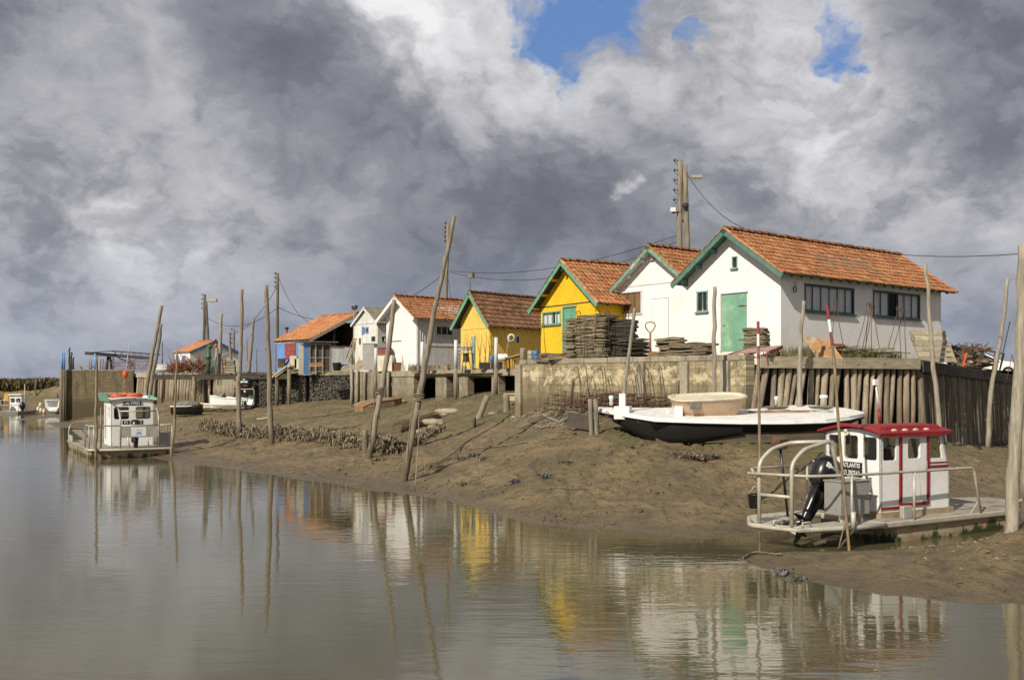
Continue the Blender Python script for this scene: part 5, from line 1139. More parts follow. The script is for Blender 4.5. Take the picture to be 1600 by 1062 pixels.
for i, (tx, ty, Y) in enumerate(((904, 492, 40.2), (934, 488, 39.9), (949, 492, 39.6), (980, 493, 39.4), (848, 512, 41.))):
    hairpin(['hooked rod standing in the left part of the tall brown bags', 'hooked rod standing in the middle column of brown bags', 'hooked rod at the right column of brown bags', 'hooked rod standing in the dark bag stack', 'hooked rod leaning at the left corner of the yellow hut'][i], (tx, ty), (tx-8, 552), (tx+5, 553), Y, g)

# boards, buoys, weeds on the quay
w = MB(); c = G(1286, 35.1, 4.2)
for i, (x0, l) in enumerate(((-.32, .95), (-.1, .93), (.12, .92), (.34, .86))):
    w.beam(c+V(x0+.25, -.1, 0), c+V(x0-.18, .35, l*.86), .2, .035, up=V(0, 1, 0))
w.beam(c+V(-.25, .16, .42), c+V(.5, .16, .46), .04, .07); tag(w.build('leaning_boards', M['orangewood'], None, loc=c), 'orange brown boarded panel leaning in the grass under the long window', 'board')
t = thing('buoy_float', 'rusty brown cylindrical float lying beside the orange board', 'float', G(1312, 35.8, 4.72)); w = MB(); c = G(1312, 35.8, 4.72)
w.tube([c+V(-.28, 0, 0), c+V(-.22, 0, 0), c+V(.12, 0, 0), c+V(.18, 0, 0)], [.05, .09, .09, .05], 9); w.build('body', M['rust'], t); w = MB(); w.tube([c+V(.18, 0, 0), c+V(.26, 0, 0)], .045, 7); w.build('neck', M['orangewood'], t)
def tuft(mb, c, n, h, sp, rs):
    for _ in range(n):
        a = rs.uniform(0, 6.28); p = c+V(rs.gauss(0, sp), rs.gauss(0, sp*.6), 0); l = h*rs.uniform(.4, 1); q = V(math.cos(a), math.sin(a), 0)*.008*rs.uniform(.6, 1.6); k = V(rs.uniform(-.35, .35), rs.uniform(-.3, .3), 0)*l
        mb.add([p-q, p+q, p+q*.7+k*.4+Z*l*.6, p+k+Z*l, p-q*.7+k*.4+Z*l*.6], [(0, 1, 2, 3, 4)], rnd=rs.random())
rs = random.Random(12); w = MB()
for i in range(90): f = rs.random(); c = Vector((9.0, 35.0, 4.3)).lerp(Vector((14.3, 37.8, 4.3)), f)+V(rs.gauss(0, .35), rs.gauss(0, .35), rs.uniform(-.1, .2)); tuft(w, c, 22, .36, .16, rs)
tag(w.build('dry_grass', M['grass'], None, loc=(11.5, 36.5, 4.3)), 'dry grass and weeds on the earth mound below the long windows', 'grass', kind='stuff')
w = MB(); c = G(647, 62.3, 4.15)
for i in range(14): tuft(w, c+V(R(-.4, .4), R(-.2, .2), 0), 16, .6, .12, rs)
tag(w.build('green_weed', M['greenleaf'], None, loc=c), 'green weed clump growing at the front corner of the boarded white hut', 'weeds', kind='stuff')
w = MB(); c0 = Vector((9.6, 35.6, 4.5))
for i in range(16):
    c = Vector((11.6, 35.9, 4.55)).lerp(Vector((14.2, 37.3, 4.5)), R(0, 1))+V(0, 0, R(-.05, .12)); a = R(-.5, .9); w.beam(c, c+V(math.cos(a), math.sin(a)*.8, R(-.1, .1))*R(.4, .95), .07, .04)
tag(w.build('driftwood_heap', M['darkpile'], None, loc=Vector((13, 36.6, 4.5))), 'heap of dark scrap boards lying in the grass under the right long window', 'scrap wood', kind='stuff')

# net pile and rusty frame, car
t = thing('net_heap', 'dark heap of nets and rusty wire behind the leaning grey pallet', 'net heap', G(1520, 47, 4.0)); w = MB()
for i in range(34):
    c = G(R(1487, 1541), R(45.5, 48), 0); c.z = 4.1+R(0, .95)*(1-abs((c.x-21.3)/2.4)**2); w.ball(c, R(.12, .30), 9, 6, (1.4, 1, .5), jit=.3)
for _ in range(260):
    c = G(R(1487, 1541), R(45.2, 47.5), 4.1+R(.1, 1.0)*.9); c.z = 4.1+R(.1, 1.1)*(1-abs((c.x-21.3)/2.6)**2); w.tube([c, c+V(R(-.4, .4), R(-.3, .3), R(-.2, .25))], R(.01, .03), 4)
w.build('nets', M['darkpile'], t)
t = thing('rusty_rack', 'rusty tubular steel rack standing in front of the dark net heap', 'rack', G(1535, 43, 3.9)); Yr = 43.6
pts = {'a': (1503, 576, Yr), 'b': (1505, 543, Yr), 'c': (1555, 550, Yr+1.6), 'd': (1549, 586, Yr+1.6), 'e': (1524, 542, Yr+2), 'f': (1569, 553, Yr+3.4), 'g': (1560, 588, Yr+3.4)}
for nm, seq, m_ in (('near_frame', 'abcd', 'rust'), ('far_frame', 'efg', 'rust')):
    w = MB(); w.tube([P(*pts[k]) for k in seq], .03, 6); w.build(nm, M[m_], t)
w = MB(); w.tube([P(1503, 561, Yr), P(1552, 569, Yr+1.6)], .025, 6); w.tube([P(1503, 570, Yr), P(1551, 578, Yr+1.6)], .025, 6); w.build('rail', M['rust'], t)
w = MB(); w.beam(P(1503, 578, Yr-.1), P(1510, 551, Yr-.1), .1, .06); w.build('orange_bar', M['orange'], t)
w = MB(); w.tube([P(1505, 543, Yr), P(1524, 542, Yr+2)], .025, 6); w.tube([P(1555, 550, Yr+1.6), P(1569, 553, Yr+3.4)], .025, 6); w.build('crosspiece', M['rust'], t)
def car(loc, rz):
    t = thing('parked_car', 'white car parked behind the rusty rack at the right end of the quay', 'car', loc, rz); W_ = .82
    prof = [(-2.1, .35), (-2.1, .85), (-1.95, 1.0), (-1.45, 1.36), (-.3, 1.42), (.15, 1.36), (.95, .95), (1.85, .82), (2.08, .62), (2.1, .35)]
    b = MB(); rings = []
    for y, sx, dz in ((-W_, .97, -.03), (-W_*.96, 1, 0), (W_*.96, 1, 0), (W_, .97, -.03)):
        rings.append([V(x*sx, y*(1-.17*max(0, z-.9)/.5), z+dz) for x, z in prof])
    b.loft(rings, smooth=False); b.build('body', M['whitepaint'], t, W=False, bevel=.03)
    b = MB(); b.quad((.22, -.66, 1.33), (.93, -.76, .985), (.93, .76, .985), (.22, .66, 1.33)); b.v = [v+V(.02, 0, .035) for v in b.v]; b.build('windscreen', M['glass'], t, W=False)
    for s_ in (-1, 1):
        b = MB(); b.plate([(-1.5, .98), (.75, .98), (.12, 1.30), (-1.25, 1.30)], [], .012, (0, s_*.815-(.0 if s_ > 0 else 0), 0), (1, 0, 0) if s_ < 0 else (1, 0, 0), (0, -s_*.10*0, 1)); b.v = [V(v.x, s_*(.80-.17*W_*max(0, v.z-.9)/.5+.012), v.z) for v in b.v]; b.build('side_window', M['glass'], t, W=False)
        b = MB(); b.ball((2.02, s_*.6, .68), .13, 10, 6, (.5, 1, .7)); b.build('headlight', M['alu'], t, W=False)
        b = MB(); b.box((.75, s_*.93, 1.02), (.08, .16, .12)); b.build('mirror', M['blackpl'], t, W=False, bevel=.02)
        for x in (-1.3, 1.3): b = MB(); b.tube([(x, s_*.66, .31), (x, s_*.84, .31)], .31, 16); wo = b.build('wheel', M['blackpl'], t, W=False); b = MB(); b.tube([(x, s_*.842, .31), (x, s_*.85, .31)], .17, 10); b.build('rim', M['alu'], wo, W=False)
    b = MB(); b.box((2.11, 0, .42), (.08, 1.5, .14)); b.build('bumper', M['blackpl'], t, W=False, bevel=.02)
car(G(1533, 58, 3.72), math.atan2(-.30, .95))

# ---------------------------------------------------------------- clutter near the narrow yellow hut and deck
YD = 58.6
t = thing('sorting_table', 'grey metal oyster sorting table in front of the narrow yellow hut', 'sorting table', G(728, YD, 4.17)); w = MB(); c = G(728, YD, 4.17)
w.box(c+V(0, 0, 1.2), (.92, .6, .12)); w.box(c+V(0, 0, .98), (.88, .56, .06)); w.build('hopper', M['alu'], t, bevel=.01)
w = MB(); w.box(c+V(0, 0, 1.3), (.8, .5, .1)); w.build('cover', M['greycloth'], t, bevel=.02)
for sx in (-.4, .4):
    for sy in (-.22, .22): w = MB(); w.beam(c+V(sx, sy, 0), c+V(sx, sy, .95), .07, .07); w.build('leg', M['greycloth'], t)
w = MB(); w.box(c+V(0, 0, .7), (.34, .3, .5)); w.build('chute', M['darkwood'], t)
w = MB(); w.box(c+V(-.1, -.1, .12), (.3, .3, .22)); tag(w.build('small_crate', M['boxgrey'], None, loc=c+V(-.1, -.1, 0), bevel=.02), 'small grey crate standing under the sorting table', 'crate')
for i in range(2):
    for k in range(3):
        c = G(758+18*i, 57.3-.9*i, 4.18+.13*k); b = MB(); b.box(c+V(0, 0, .06), (.62, .42, .12)); b.box(c+V(0, 0, .125), (.66, .46, .02)); o = b.build('black_crate', M['barrel'], None, loc=c, bevel=.01)
        tag(o, ('lowest', 'middle', 'topmost')[k]+(' flat black crate in the stack left of the white topped corner post' if i == 0 else ' flat black crate in the stack right of the white topped corner post'), 'crate', 'flat black crates')
def lathe(mb, c, prof, n=14, M3=None):
    M3 = M3 or Matrix.Identity(3); c = Vector(c); mb.loft([[c+M3@V(r*math.cos(2*math.pi*j/n), r*math.sin(2*math.pi*j/n), z) for j in range(n)] for r, z in prof])
w = MB(); c = G(768, 56.7, 4.6); lathe(w, c, ((.12, 0), (.13, .02), (.13, .34), (.05, .4), (.05, .45))); tag(w.build('jerrycan', M['tarp'], None, loc=c), 'small blue can standing on the left black crates', 'can')
w = MB(); c = G(785, 56.1, 4.83); m_ = Matrix.Rotation(math.pi/2, 3, 'Y'); lathe(w, c, ((.02, -.32), (.16, -.31), (.2, -.24), (.2, .24), (.16, .31), (.02, .32)), 14, m_); tag(w.build('white_drum', M['whitepaint'], None, loc=c), 'white drum lying on its side on the right black crates', 'drum')
t = thing('hose_reel', 'coiled hose hanging on a leaning board at the side of the narrow yellow hut', 'hose reel', G(797, 58.5, 4.17)); w = MB(); c = P(799, 528, 58.5)
for k in range(3): w.tube([c+V((.22-.03*k)*math.cos(a), -.04*k, (.24-.03*k)*math.sin(a)) for a in [i*.52 for i in range(12)]], .03, 6, closed=True)
w.build('hose', M['cream'], t); w = MB(); w.beam(P(788, 572, 58.6), P(796, 522, 58.7), .1, .04); w.build('board', M['orangewood'], t)
t = thing('rusty_trestle', 'rusty trestle frame with boards at the left end of the stone wall', 'trestle', G(800, 55.6, 4.18))
for x in (790, 797, 804, 811): w = MB(); w.beam(G(x, 55.6, 4.18), G(x+R(-2, 2), 55.7, 4.9+R(-.1, .1)), .05, .05); w.build('leg', M['rust'], t)
w = MB(); w.beam(P(787, 562, 55.6), P(814, 556, 55.4), .06, .06); w.beam(P(788, 576, 55.6), P(813, 576, 55.4), .06, .06); w.build('rail', M['rust'], t); w = MB(); w.beam(P(790, 560, 55.4), P(815, 552, 55.3), .12, .05); w.build('board', M['plank'], t)
w = MB(); c = G(817, 42.2, 4.33); lathe(w, c, ((.10, 0), (.12, .1), (.125, .35), (.11, .55))); tag(w.build('wooden_post_stump', M['pole'], None, loc=c), 'short wooden bollard stump on the left end of the stone wall', 'stump')
for i, (px, m_, lab) in enumerate(((829, 'boxgrey', 'grey ribbed barrel on the left end of the stone wall'), (837, 'tarp', 'blue ribbed barrel next to the low bag pile'))):
    w = MB(); c = G(px, 43.0, 4.3); lathe(w, c, ((.13, 0), (.14, .02), (.14, .16), (.147, .18), (.14, .2), (.14, .34), (.147, .36), (.14, .38), (.13, .5), (.02, .5))); tag(w.build('barrel', M[m_], None, loc=c), lab, 'barrel', 'barrels by the yellow hut')
w = MB()
for i in range(9): c = G(R(640, 705), R(60, 62.5), 4.2); w.box(c+V(0, 0, R(.05, .2)), (R(.15, .5), R(.15, .3), R(.12, .5)), R(0, 3))
tag(w.build('deck_scraps', M['rubbish'], None, loc=G(680, 61, 4.2)), 'small scraps and pots along the foot of the grey boarded wall', 'scraps', kind='stuff')

# cabinets by the grey slab panel
for nm, lab, x0, x1, y0, y1, Y, m_, dp in (('metal_cabinet', 'tall pale metal cabinet in front of the small peeling hut', 568, 587, 537, 578, 66, 'boxgrey', .6), ('metal_cabinet', 'low wide cream cabinet under the reddish box', 590, 615, 555, 580, 65.4, 'cream', .6), ('wooden_box', 'reddish brown box on top of the low cream cabinet', 591, 611, 544, 554.5, 65.4, 'redfade', .5), ('wooden_box', 'small rusty brown box at the foot of the white hut wall', 616, 628, 567, 580, 65.2, 'rust', .4)):
    a = P(x0, y0, Y); b = P(x1, y1, Y); c = (a+b)/2; t = thing(nm, lab, 'cabinet' if 'cabinet' in nm else 'box', V(c.x, Y, b.z)); w = MB(); w.box(c+V(0, dp/2, 0), (b.x-a.x, dp, a.z-b.z), -.25); w.build('body', M[m_], t, bevel=.015)
    w = MB(); w.box(V(c.x-.05, Y+dp/2, a.z+.02), (b.x-a.x+.04, dp+.04, .035), -.25); w.build('lid', M['boxgrey' if 'cab' in nm else 'darkwood'], t)
w = MB(); w.add([P(626, 580, 64.9), P(636, 580, 64.9), P(637, 548, 65.2), P(634, 542, 65.2), P(629, 548, 65.2)]+[p+V(0, .08, 0) for p in (P(626, 580, 64.9), P(636, 580, 64.9), P(637, 548, 65.2), P(634, 542, 65.2), P(629, 548, 65.2))], [(0, 1, 2, 3, 4), (9, 8, 7, 6, 5), (0, 5, 6, 1), (1, 6, 7, 2), (2, 7, 8, 3), (3, 8, 9, 4), (4, 9, 5, 0)]); tag(w.build('broken_board', M['plank'], None, loc=P(631, 580, 64.9)), 'broken pointed board leaning against the white hut front', 'board')
# in front of the annex
w = MB(); c = G(526.5, 69, 4.25); lathe(w, c, ((.22, 0), (.27, .04), (.30, .5), (.32, .52), (.32, .56), (.26, .56), (.24, .2), (.02, .2))); tag(w.build('tub', M['barrel'], None, loc=c), 'dark round tub in front of the pale corrugated screen', 'tub')
w = MB()
for i in range(6): c = G(R(536, 545), 69.5+R(-.2, .2), 4.5+R(0, .15)); w.ball(c, R(.12, .2), 8, 5, (1.2, 1, .7), jit=.1)
tag(w.build('blue_tarpaulin', M['tarp'], None, loc=G(540, 69.5, 4.4)), 'crumpled blue tarpaulin beside the dark round tub', 'tarpaulin')
for i, (x0, y0, x1, y1, Y, lab) in enumerate(((482, 572, 506, 571, 68.6, 'orange brown planks stacked before the mesh bay'), (533, 577, 579, 572, 68, 'long pale beam lying on the shell bank edge'), (556, 569, 575, 567, 68.5, 'short grey plank pile beside the peeling hut'), (543, 579, 566, 577, 67.5, 'weathered plank at the top of the dark shell wall'))):
    w = MB()
    for k in range(3): w.beam(P(x0+k, y0-k*2, Y+.2*k), P(x1-k, y1-k*2, Y+.2*k), .2, .07)
    tag(w.build('plank_pile', M['orangewood' if i == 0 else 'plank'], None, loc=P(x0, y0, Y)), lab, 'planks', 'plank piles on the shell bank')
t = thing('sawhorse', 'thin wooden sawhorse of crossed poles between the screen and the peeling hut', 'sawhorse', G(549, 71, 4.2))
for a, b in (((541, 560), (552, 529)), ((545, 566), (556, 533)), ((551, 529), (560, 530)), ((549, 568), (552, 530))): w = MB(); w.tube([P(*a, 70.8), P(*b, 71)], .04, 6); w.build('leg', M['bamboo'], t)
t = thing('lamp_mast', 'slim mast with dark lamps between the orange roofed shed and peeling hut', 'mast', G(552.5, 71.5, 4)); w = MB(); w.tube([G(552, 71.5, 4), P(553.5, 484, 71.5)], .055, 7); w.build('shaft', M['polepale'], t)
w = MB(); q = P(554, 482, 71.5); w.box(q, (.35, .25, .14)); w.ball(q+V(.1, 0, .14), .13, 8, 5); w.ball(q+V(-.14, 0, .1), .1, 8, 5); w.build('lamp', M['wire'], t)
t = thing('chimney_pipe', 'thin red chimney pipe rising behind the low end of the orange roof', 'chimney pipe', G(448, 82, 4)); w = MB(); w.tube([G(448, 82, 4), P(448, 514, 82)], .09, 8); w.build('pipe', M['redfade'], t); w = MB(); w.tube([P(448, 514, 82), P(448, 511, 82)], .16, 8); w.build('cap', M['wire'], t)
for i, (x, y0, y1) in enumerate(((440, 560, 574), (459, 556, 576), (466, 560, 577))):
    w = MB(); c = P(x, y1, 72.5); w.box(c+V(0, 0, (y1-y0)/FO*72.5/2), (.5, .35, (y1-y0)/FO*72.5)); tag(w.build('crate', M['cream' if i else 'darkwood'], None, loc=c, bevel=.02), ['dark crate at the left foot of the blue shed wall', 'pale crate stack in front of the blue shed wall', 'pale crate against the lean-to side panel'][i], 'crate', 'crates by the shed')
w = MB(); w.beam(P(434, 588, 72.4), P(452, 562, 73), .14, .08); tag(w.build('leaning_plank', M['darkwood'], None, loc=P(434, 588, 72.4)), 'dark plank leaning on the crates by the blue shed wall', 'plank')
# ---------------------------------------------------------------- boats
def outboard(root, c, s, mat='blackpl', tilt=30, yaw=0, stripe='white'):
    """c: clamp point on the transom (local); engine leans so that its foot goes aft (-x)"""
    m = Matrix.Rotation(yaw, 3, 'Z')@Matrix.Rotation(math.radians(tilt), 3, 'Y'); c = Vector(c); T = lambda x, y, z: c+m@(V(x, y, z)*s)
    def rr(z, x0, x1, w, k=12):
        return [T((x0+x1)/2+(x1-x0)/2*math.copysign(abs(math.cos(a))**.7, math.cos(a)), w*math.copysign(abs(math.sin(a))**.7, math.sin(a)), z) for a in [2*math.pi*i/k for i in range(k)]]
    b = MB(); b.loft([rr(.10, -.24, .20, .15), rr(.16, -.32, .27, .19), rr(.42, -.36, .30, .205), rr(.60, -.34, .27, .195), rr(.70, -.27, .20, .16), rr(.745, -.14, .08, .09)])
    o = b.build('outboard_motor', M[mat], root, W=False)
    b = MB(); b.loft([rr(.11, -.22, .17, .13), rr(-.25, -.18, .12, .10), rr(-.62, -.15, .07, .065), rr(-.85, -.17, .05, .05)]); b.loft([rr(-.62, -.34, .12, .10), rr(-.645, -.34, .12, .10)])
    b.loft([rr(-.84, -.12, .06, .03), rr(-1.12, -.1, -.02, .015)]); m0 = [T(x, 0, -.88) for x in (-.28, -.22, 0, .14)]; b.tube(m0, [.03*s, .055*s, .055*s, .02*s], 8); b.build('leg', M[mat], o, W=False)
    b = MB()
    for k in range(3):
        a = k*2.094; d = V(0, math.cos(a), math.sin(a)); b.add([T(-.24, 0, -.88), T(-.27, *(d*.06+V(0, -d.z, d.y)*.05).yz, ) if False else T(-.27, d.y*.12-d.z*.05, -.88+d.z*.12+d.y*.05), T(-.22, d.y*.17+d.z*.02, -.88+d.z*.17-d.y*.02), T(-.25, d.y*.10+d.z*.06, -.88+d.z*.10-d.y*.06)], [(0, 1, 2, 3)])
    b.build('propeller', M['alu'], o, W=False)
    b = MB(); b.box(T(.22, 0, -.05), (.14*s, .26*s, .36*s), M=m); b.build('clamp_bracket', M['blackpl'], o, W=False, bevel=.01)
    for sd in (-1, 1):
        b = MB(); b.box(T(-.10, sd*.203, .50), (.20*s, .006, .05*s), M=m); b.box(T(.05, sd*.2, .50), (.12*s, .010, .09*s), M=m); b.box(T(-.24, sd*.19, .50), (.10*s, .02, .10*s), M=m); b.build('marking', M['whitepaint'], o, W=False)
        b = MB(); b.box(T(-.02, sd*.204, .28), (.26*s, .006, .07*s), M=m); b.build('marking', M['red'], o, W=False)
    return o
def rail(name, pts, r, root, mat='galv', n=None):
    b = MB()
    # rounded corners
    pts = [Vector(p) for p in pts]; out = [pts[0]]
    for i in range(1, len(pts)-1):
        a, c, d = pts[i-1], pts[i], pts[i+1]; q = min(.16, (a-c).length*.4, (d-c).length*.4); u = c+(a-c).normalized()*q; v = c+(d-c).normalized()*q
        for k in range(5): t = k/4; out.append(u*(1-t)**2+c*2*t*(1-t)+v*t*t)
    out.append(pts[-1]); b.tube(out, r, 9); return b.build(name, M[mat], root, W=False)

# red trimmed barge
BR = thing('work_barge', 'white cabin work barge with red roof and red door frame, aground at right', 'barge', V(6.27*.96, 21.*.96, .153), math.atan2(.48, .877), 'work barges'); BR.scale = (.96, .96, .96)
ZD = .33
hull = [(2.55, -.12), (7.3, -.05), (8.3, .35), (8.3, 1.85), (7.3, 2.2), (2.55, 2.15)]
b = MB(); b.loft([[V(x*.985+.06, 1.03+(y-1.03)*.93, -.6) for x, y in hull], [V(x, y, -.05) for x, y in hull], [V(x, y, ZD-.13) for x, y in hull]], smooth=False); b.build('hull', M['hullalu'], BR, W=False, bevel=.01)
b = MB(); deck = [(2.0, -.25), (7.2, -.14), (8.45, .3), (8.45, 1.9), (7.2, 2.3), (2.0, 2.25)]; b.prism(deck, ZD-.13, ZD); b.build('deck', M['galv'], BR, W=False, bevel=.03)
M['deckgrit'] = MAT('gritty_deck', (.36, .33, .26), (.24, .21, .16), 2, rough=.85, bs=.5, bscale=22, bd=.02, var=.05, dirt=(.14, .11, .075), dthr=(.48, .68), dscale=1.5)
b = MB(); b.prism([(2.08, -.16), (7.15, -.06), (8.35, .36), (8.35, 1.84), (7.15, 2.2), (2.08, 2.16)], ZD+.001, ZD+.006); b.build('deck_covering', M['deckgrit'], BR, W=False)
b = MB(); b.prism([(-.3, .0), (2.0, -.25), (2.0, .6), (-.1, .42)], ZD-.09, ZD-.01); b.prism([(-.45, 1.05), (-.1, 1.05), (2.0, 1.6), (2.0, 2.25), (.2, 2.1)], ZD-.09, ZD-.01)
b.prism([(-.3, .02), (-.1, .42), (-.2, 1.05), (-.5, 1.12), (-.6, 1.0)], ZD-.085, ZD-.012); b.build('stern_platform', M['galv'], BR, W=False, bevel=.02)
rail('stern_edge_tube', [(2.0, -.28, ZD-.05), (1.0, -.24, ZD-.05), (0, 0.0, ZD-.05), (-.6, 1.15, ZD-.05), (.25, 2.12, ZD-.05), (2.0, 2.28, ZD-.05)], .055, BR)
for p in ((.1, .45, 1), (.3, 1.55, 2)): b = MB(); b.beam((p[0]-.3, p[1], ZD-.08), (2.55, p[1]+.1, -.02), .06, .08); b.build('stern_strut', M['galv'], BR, W=False)
# railing
rail('hand_rail', [(-.62, 1.2, 1.41), (0, .0, 1.41), (1., -.24, 1.41), (5.1, -.15, 1.40), (5.35, -.15, ZD)], .032, BR)
rail('hand_rail', [(-.1, 1.6, 1.41), (.3, 2.1, 1.41), (2.2, 2.24, 1.41)], .03, BR)
for x, y in ((1.0, -.24), (3.0, -.2)): rail('stanchion', [(x, y, ZD), (x, y, 1.40)], .028, BR)
rail('stanchion', [(2.2, 2.24, ZD), (2.2, 2.24, 1.41)], .026, BR)
b = MB(); b.add([V(5.0, -.15, ZD), V(5.33, -.15, ZD), V(5.33, -.15, ZD+.34), V(5.0, -.13, ZD), V(5.33, -.13, ZD), V(5.33, -.13, ZD+.34)], [(0, 1, 2), (5, 4, 3), (0, 3, 4, 1), (1, 4, 5, 2), (2, 5, 3, 0)]); b.build('gusset', M['galv'], BR, W=False)
# motor guard hoops
HG = [((-.2, .3, ZD), (-.2, .3, 1.66), (.15, .32, 1.95), (1.02, .36, 2.12), (1.32, .36, 1.05)), ((-.42, 1.05, ZD), (-.42, 1.05, 1.66), (-.05, 1.07, 1.93), (.55, 1.1, 2.05), (1.02, .38, 2.1))]
for h_ in HG: rail('guard_hoop', h_, .045, BR)
rail('guard_crossbar', [(-.2, .3, .95), (-.42, 1.05, .95)], .038, BR)
outboard(BR, (1.30, .98, .90), 1.16, tilt=32)
b = MB(); b.tube([(.95, 1.6, ZD), (.72, 1.6, 1.9)], .03, 7); b.build('exhaust_pipe', M['blackpl'], BR, W=False); b = MB(); b.box((.7, 1.6, 2.02), (.3, .24, .26), M=Matrix.Rotation(.3, 3, 'X')); b.tube([(.55, 1.6, 1.95), (.55, 1.6, 2.12)], .05, 8); b.build('rusty_winch_head', M['rustdark'], BR, W=False, bevel=.02)
b = MB(); b.box((1.47, .33, ZD+.17+.36), (.88, .48, .72)); bx = b.build('battery_box', M['boxgrey'], BR, W=False, bevel=.008)
b = MB(); b.box((1.47, .33, ZD+.17+.735), (.92, .52, .03)); b.build('lid', M['boxgrey'], bx, W=False, bevel=.005)
for x in (1.2, 1.74): b = MB(); b.box((x, .2, ZD+.08), (.08, .08, .17)); b.build('foot', M['galv'], bx, W=False)
for p in ((-.3, .62), (.0, 0.08)): b = MB(); b.tube([V(p[0]-.13, p[1], ZD), V(p[0]-.1, p[1], ZD+.10), V(p[0]+.1, p[1], ZD+.10), V(p[0]+.13, p[1], ZD)], .022, 7); b.build('fairlead', M['galv'], BR, W=False)
b = MB(); b.tube([V(1.0, -.28, ZD-.05), V(1.0, -.28, ZD+.3)], .055, 9); b.build('pole_socket', M['galv'], BR, W=False)
b = MB(); b.box((2.95, -.02, ZD+.15), (.28, .12, .28)); b.build('cleat_box', M['alu'], BR, W=False, bevel=.01)
# cabin
cx0, cx1, cy0, cy1, cz0, cz1 = 2.42, 4.72, .22, 1.86, ZD+.14, 2.20
b = MB(); b.prism([(cx0-.03, cy0-.03), (cx1+.12, cy0-.03), (cx1+.12, cy1+.03), (cx0-.03, cy1+.03)], ZD+.004, cz0); b.build('cabin_plinth', M['hullalu'], BR, W=False)
Wc = cy1-cy0
cabin = MB()
def ledge(u0, u1, z0, z1): return rrect(u0, z0, u1, z1, .06)
sw_ = [(u, u+.36) for u in (.10, .60, 1.16)]
top = [(Wc-i*Wc/8, cz1-cz0+.13*math.sin(math.pi*i/8)) for i in range(9)]
ah = []   # stern face: X axis runs to -y so that it faces aft
holes = [rrect(.09, 1.16, .44, 1.69, .06), rrect(.57, 1.16, .98, 1.70, .06), rrect(1.13, 1.16, 1.52, 1.68, .06)]
cabin.plate([(0, 0), (Wc, 0)]+top[::1][0:], [[(p[0], p[1]) for p in h_] for h_ in holes], .05, (cx0, cy1, cz0), (0, -1, 0), (0, 0, 1))
Lc = cx1-cx0; slx = .26
holes_n = [rrect(.07, 1.16, .50, 1.72, .06), rrect(.86, 1.18, 1.28, 1.70, .06), [(1.63, 1.16), (2.06, 1.16), (1.97, 1.70), (1.63, 1.70)]]
cabin.plate([(0, 0), (Lc, 0), (Lc, .9), (Lc-slx, cz1-cz0), (0, cz1-cz0)], holes_n, .05, (cx0, cy0, cz0), (1, 0, 0), (0, 0, 1))
cabin.plate([(-Lc, 0), (0, 0), (0, cz1-cz0), (-Lc+slx, cz1-cz0), (-Lc, .9)], [rrect(-.8, 1.16, -.3, 1.68, .06), rrect(-1.4, 1.16, -.95, 1.68, .06)], .05, (cx0, cy1, cz0), (-1, 0, 0), (0, 0, 1))
cabin.plate([(0, 0), (Wc, 0), (Wc, .9), (0, .9)], [], .05, (cx1, cy0, cz0), (0, 1, 0), (0, 0, 1))
fz = Vector((-slx, 0, cz1-cz0-.9)); fl_ = fz.length; cabin.plate([(0, 0), (Wc, 0), (Wc, fl_), (0, fl_)], [rrect(.08, .12, .75, fl_-.12, .06), rrect(.88, .12, Wc-.08, fl_-.12, .06)], .05, (cx1, cy0, cz0+.9), (0, 1, 0), fz.normalized())
cb = cabin.build('cabin', M['whitepaint'], BR, W=False)
def pane(root, O, X, Y, u0, v0, u1, v1, d=.03, mat='clear'):
    O, X, Y = Vector(O), Vector(X), Vector(Y); N = X.cross(Y); b = MB(); c = [O+X*u+Y*v-N*d for u, v in ((u0, v0), (u1, v0), (u1, v1), (u0, v1))]; b.quad(*c); return b.build('window_pane', M[mat], root, W=False)
for h_ in holes: pane(cb, (cx0, cy1, cz0), (0, -1, 0), (0, 0, 1), h_[0][0]-.33, 1.12, h_[0][0]+.10, 1.73) if False else None
for u0, u1 in ((.07, .46), (.55, 1.0), (1.11, 1.54)): pane(cb, (cx0, cy1, cz0), (0, -1, 0), (0, 0, 1), u0, 1.13, u1, 1.72)
for u0, u1 in ((.05, .52), (.84, 1.30), (1.61, 2.06)): pane(cb, (cx0, cy0, cz0), (1, 0, 0), (0, 0, 1), u0, 1.13, u1, 1.70)
pane(cb, (cx1, cy0, cz0+.9), (0, 1, 0), fz.normalized(), .05, .08, Wc-.05, fl_-.08)
pane(cb, (cx0, cy1, cz0), (-1, 0, 0), (0, 0, 1), -1.42, 1.13, -.28, 1.7)
b = MB(); b.box((4.35, 1.3, cz0+.55), (.5, .7, 1.1)); b.tube([V(4.0, 1.3, cz0+1.2+.2*math.sin(a)) + V(0, .2*math.cos(a), 0) for a in [i*.7 for i in range(9)]], .015, 6, closed=True); b.build('console', M['blackpl'], cb, W=False)
b = MB(); b.box((3.1, .62, cz0+.5), (.4, .4, .95)); b.box((2.95, .62, cz0+1.15), (.1, .42, .5)); b.build('seat', M['blackpl'], cb, W=False, bevel=.04)
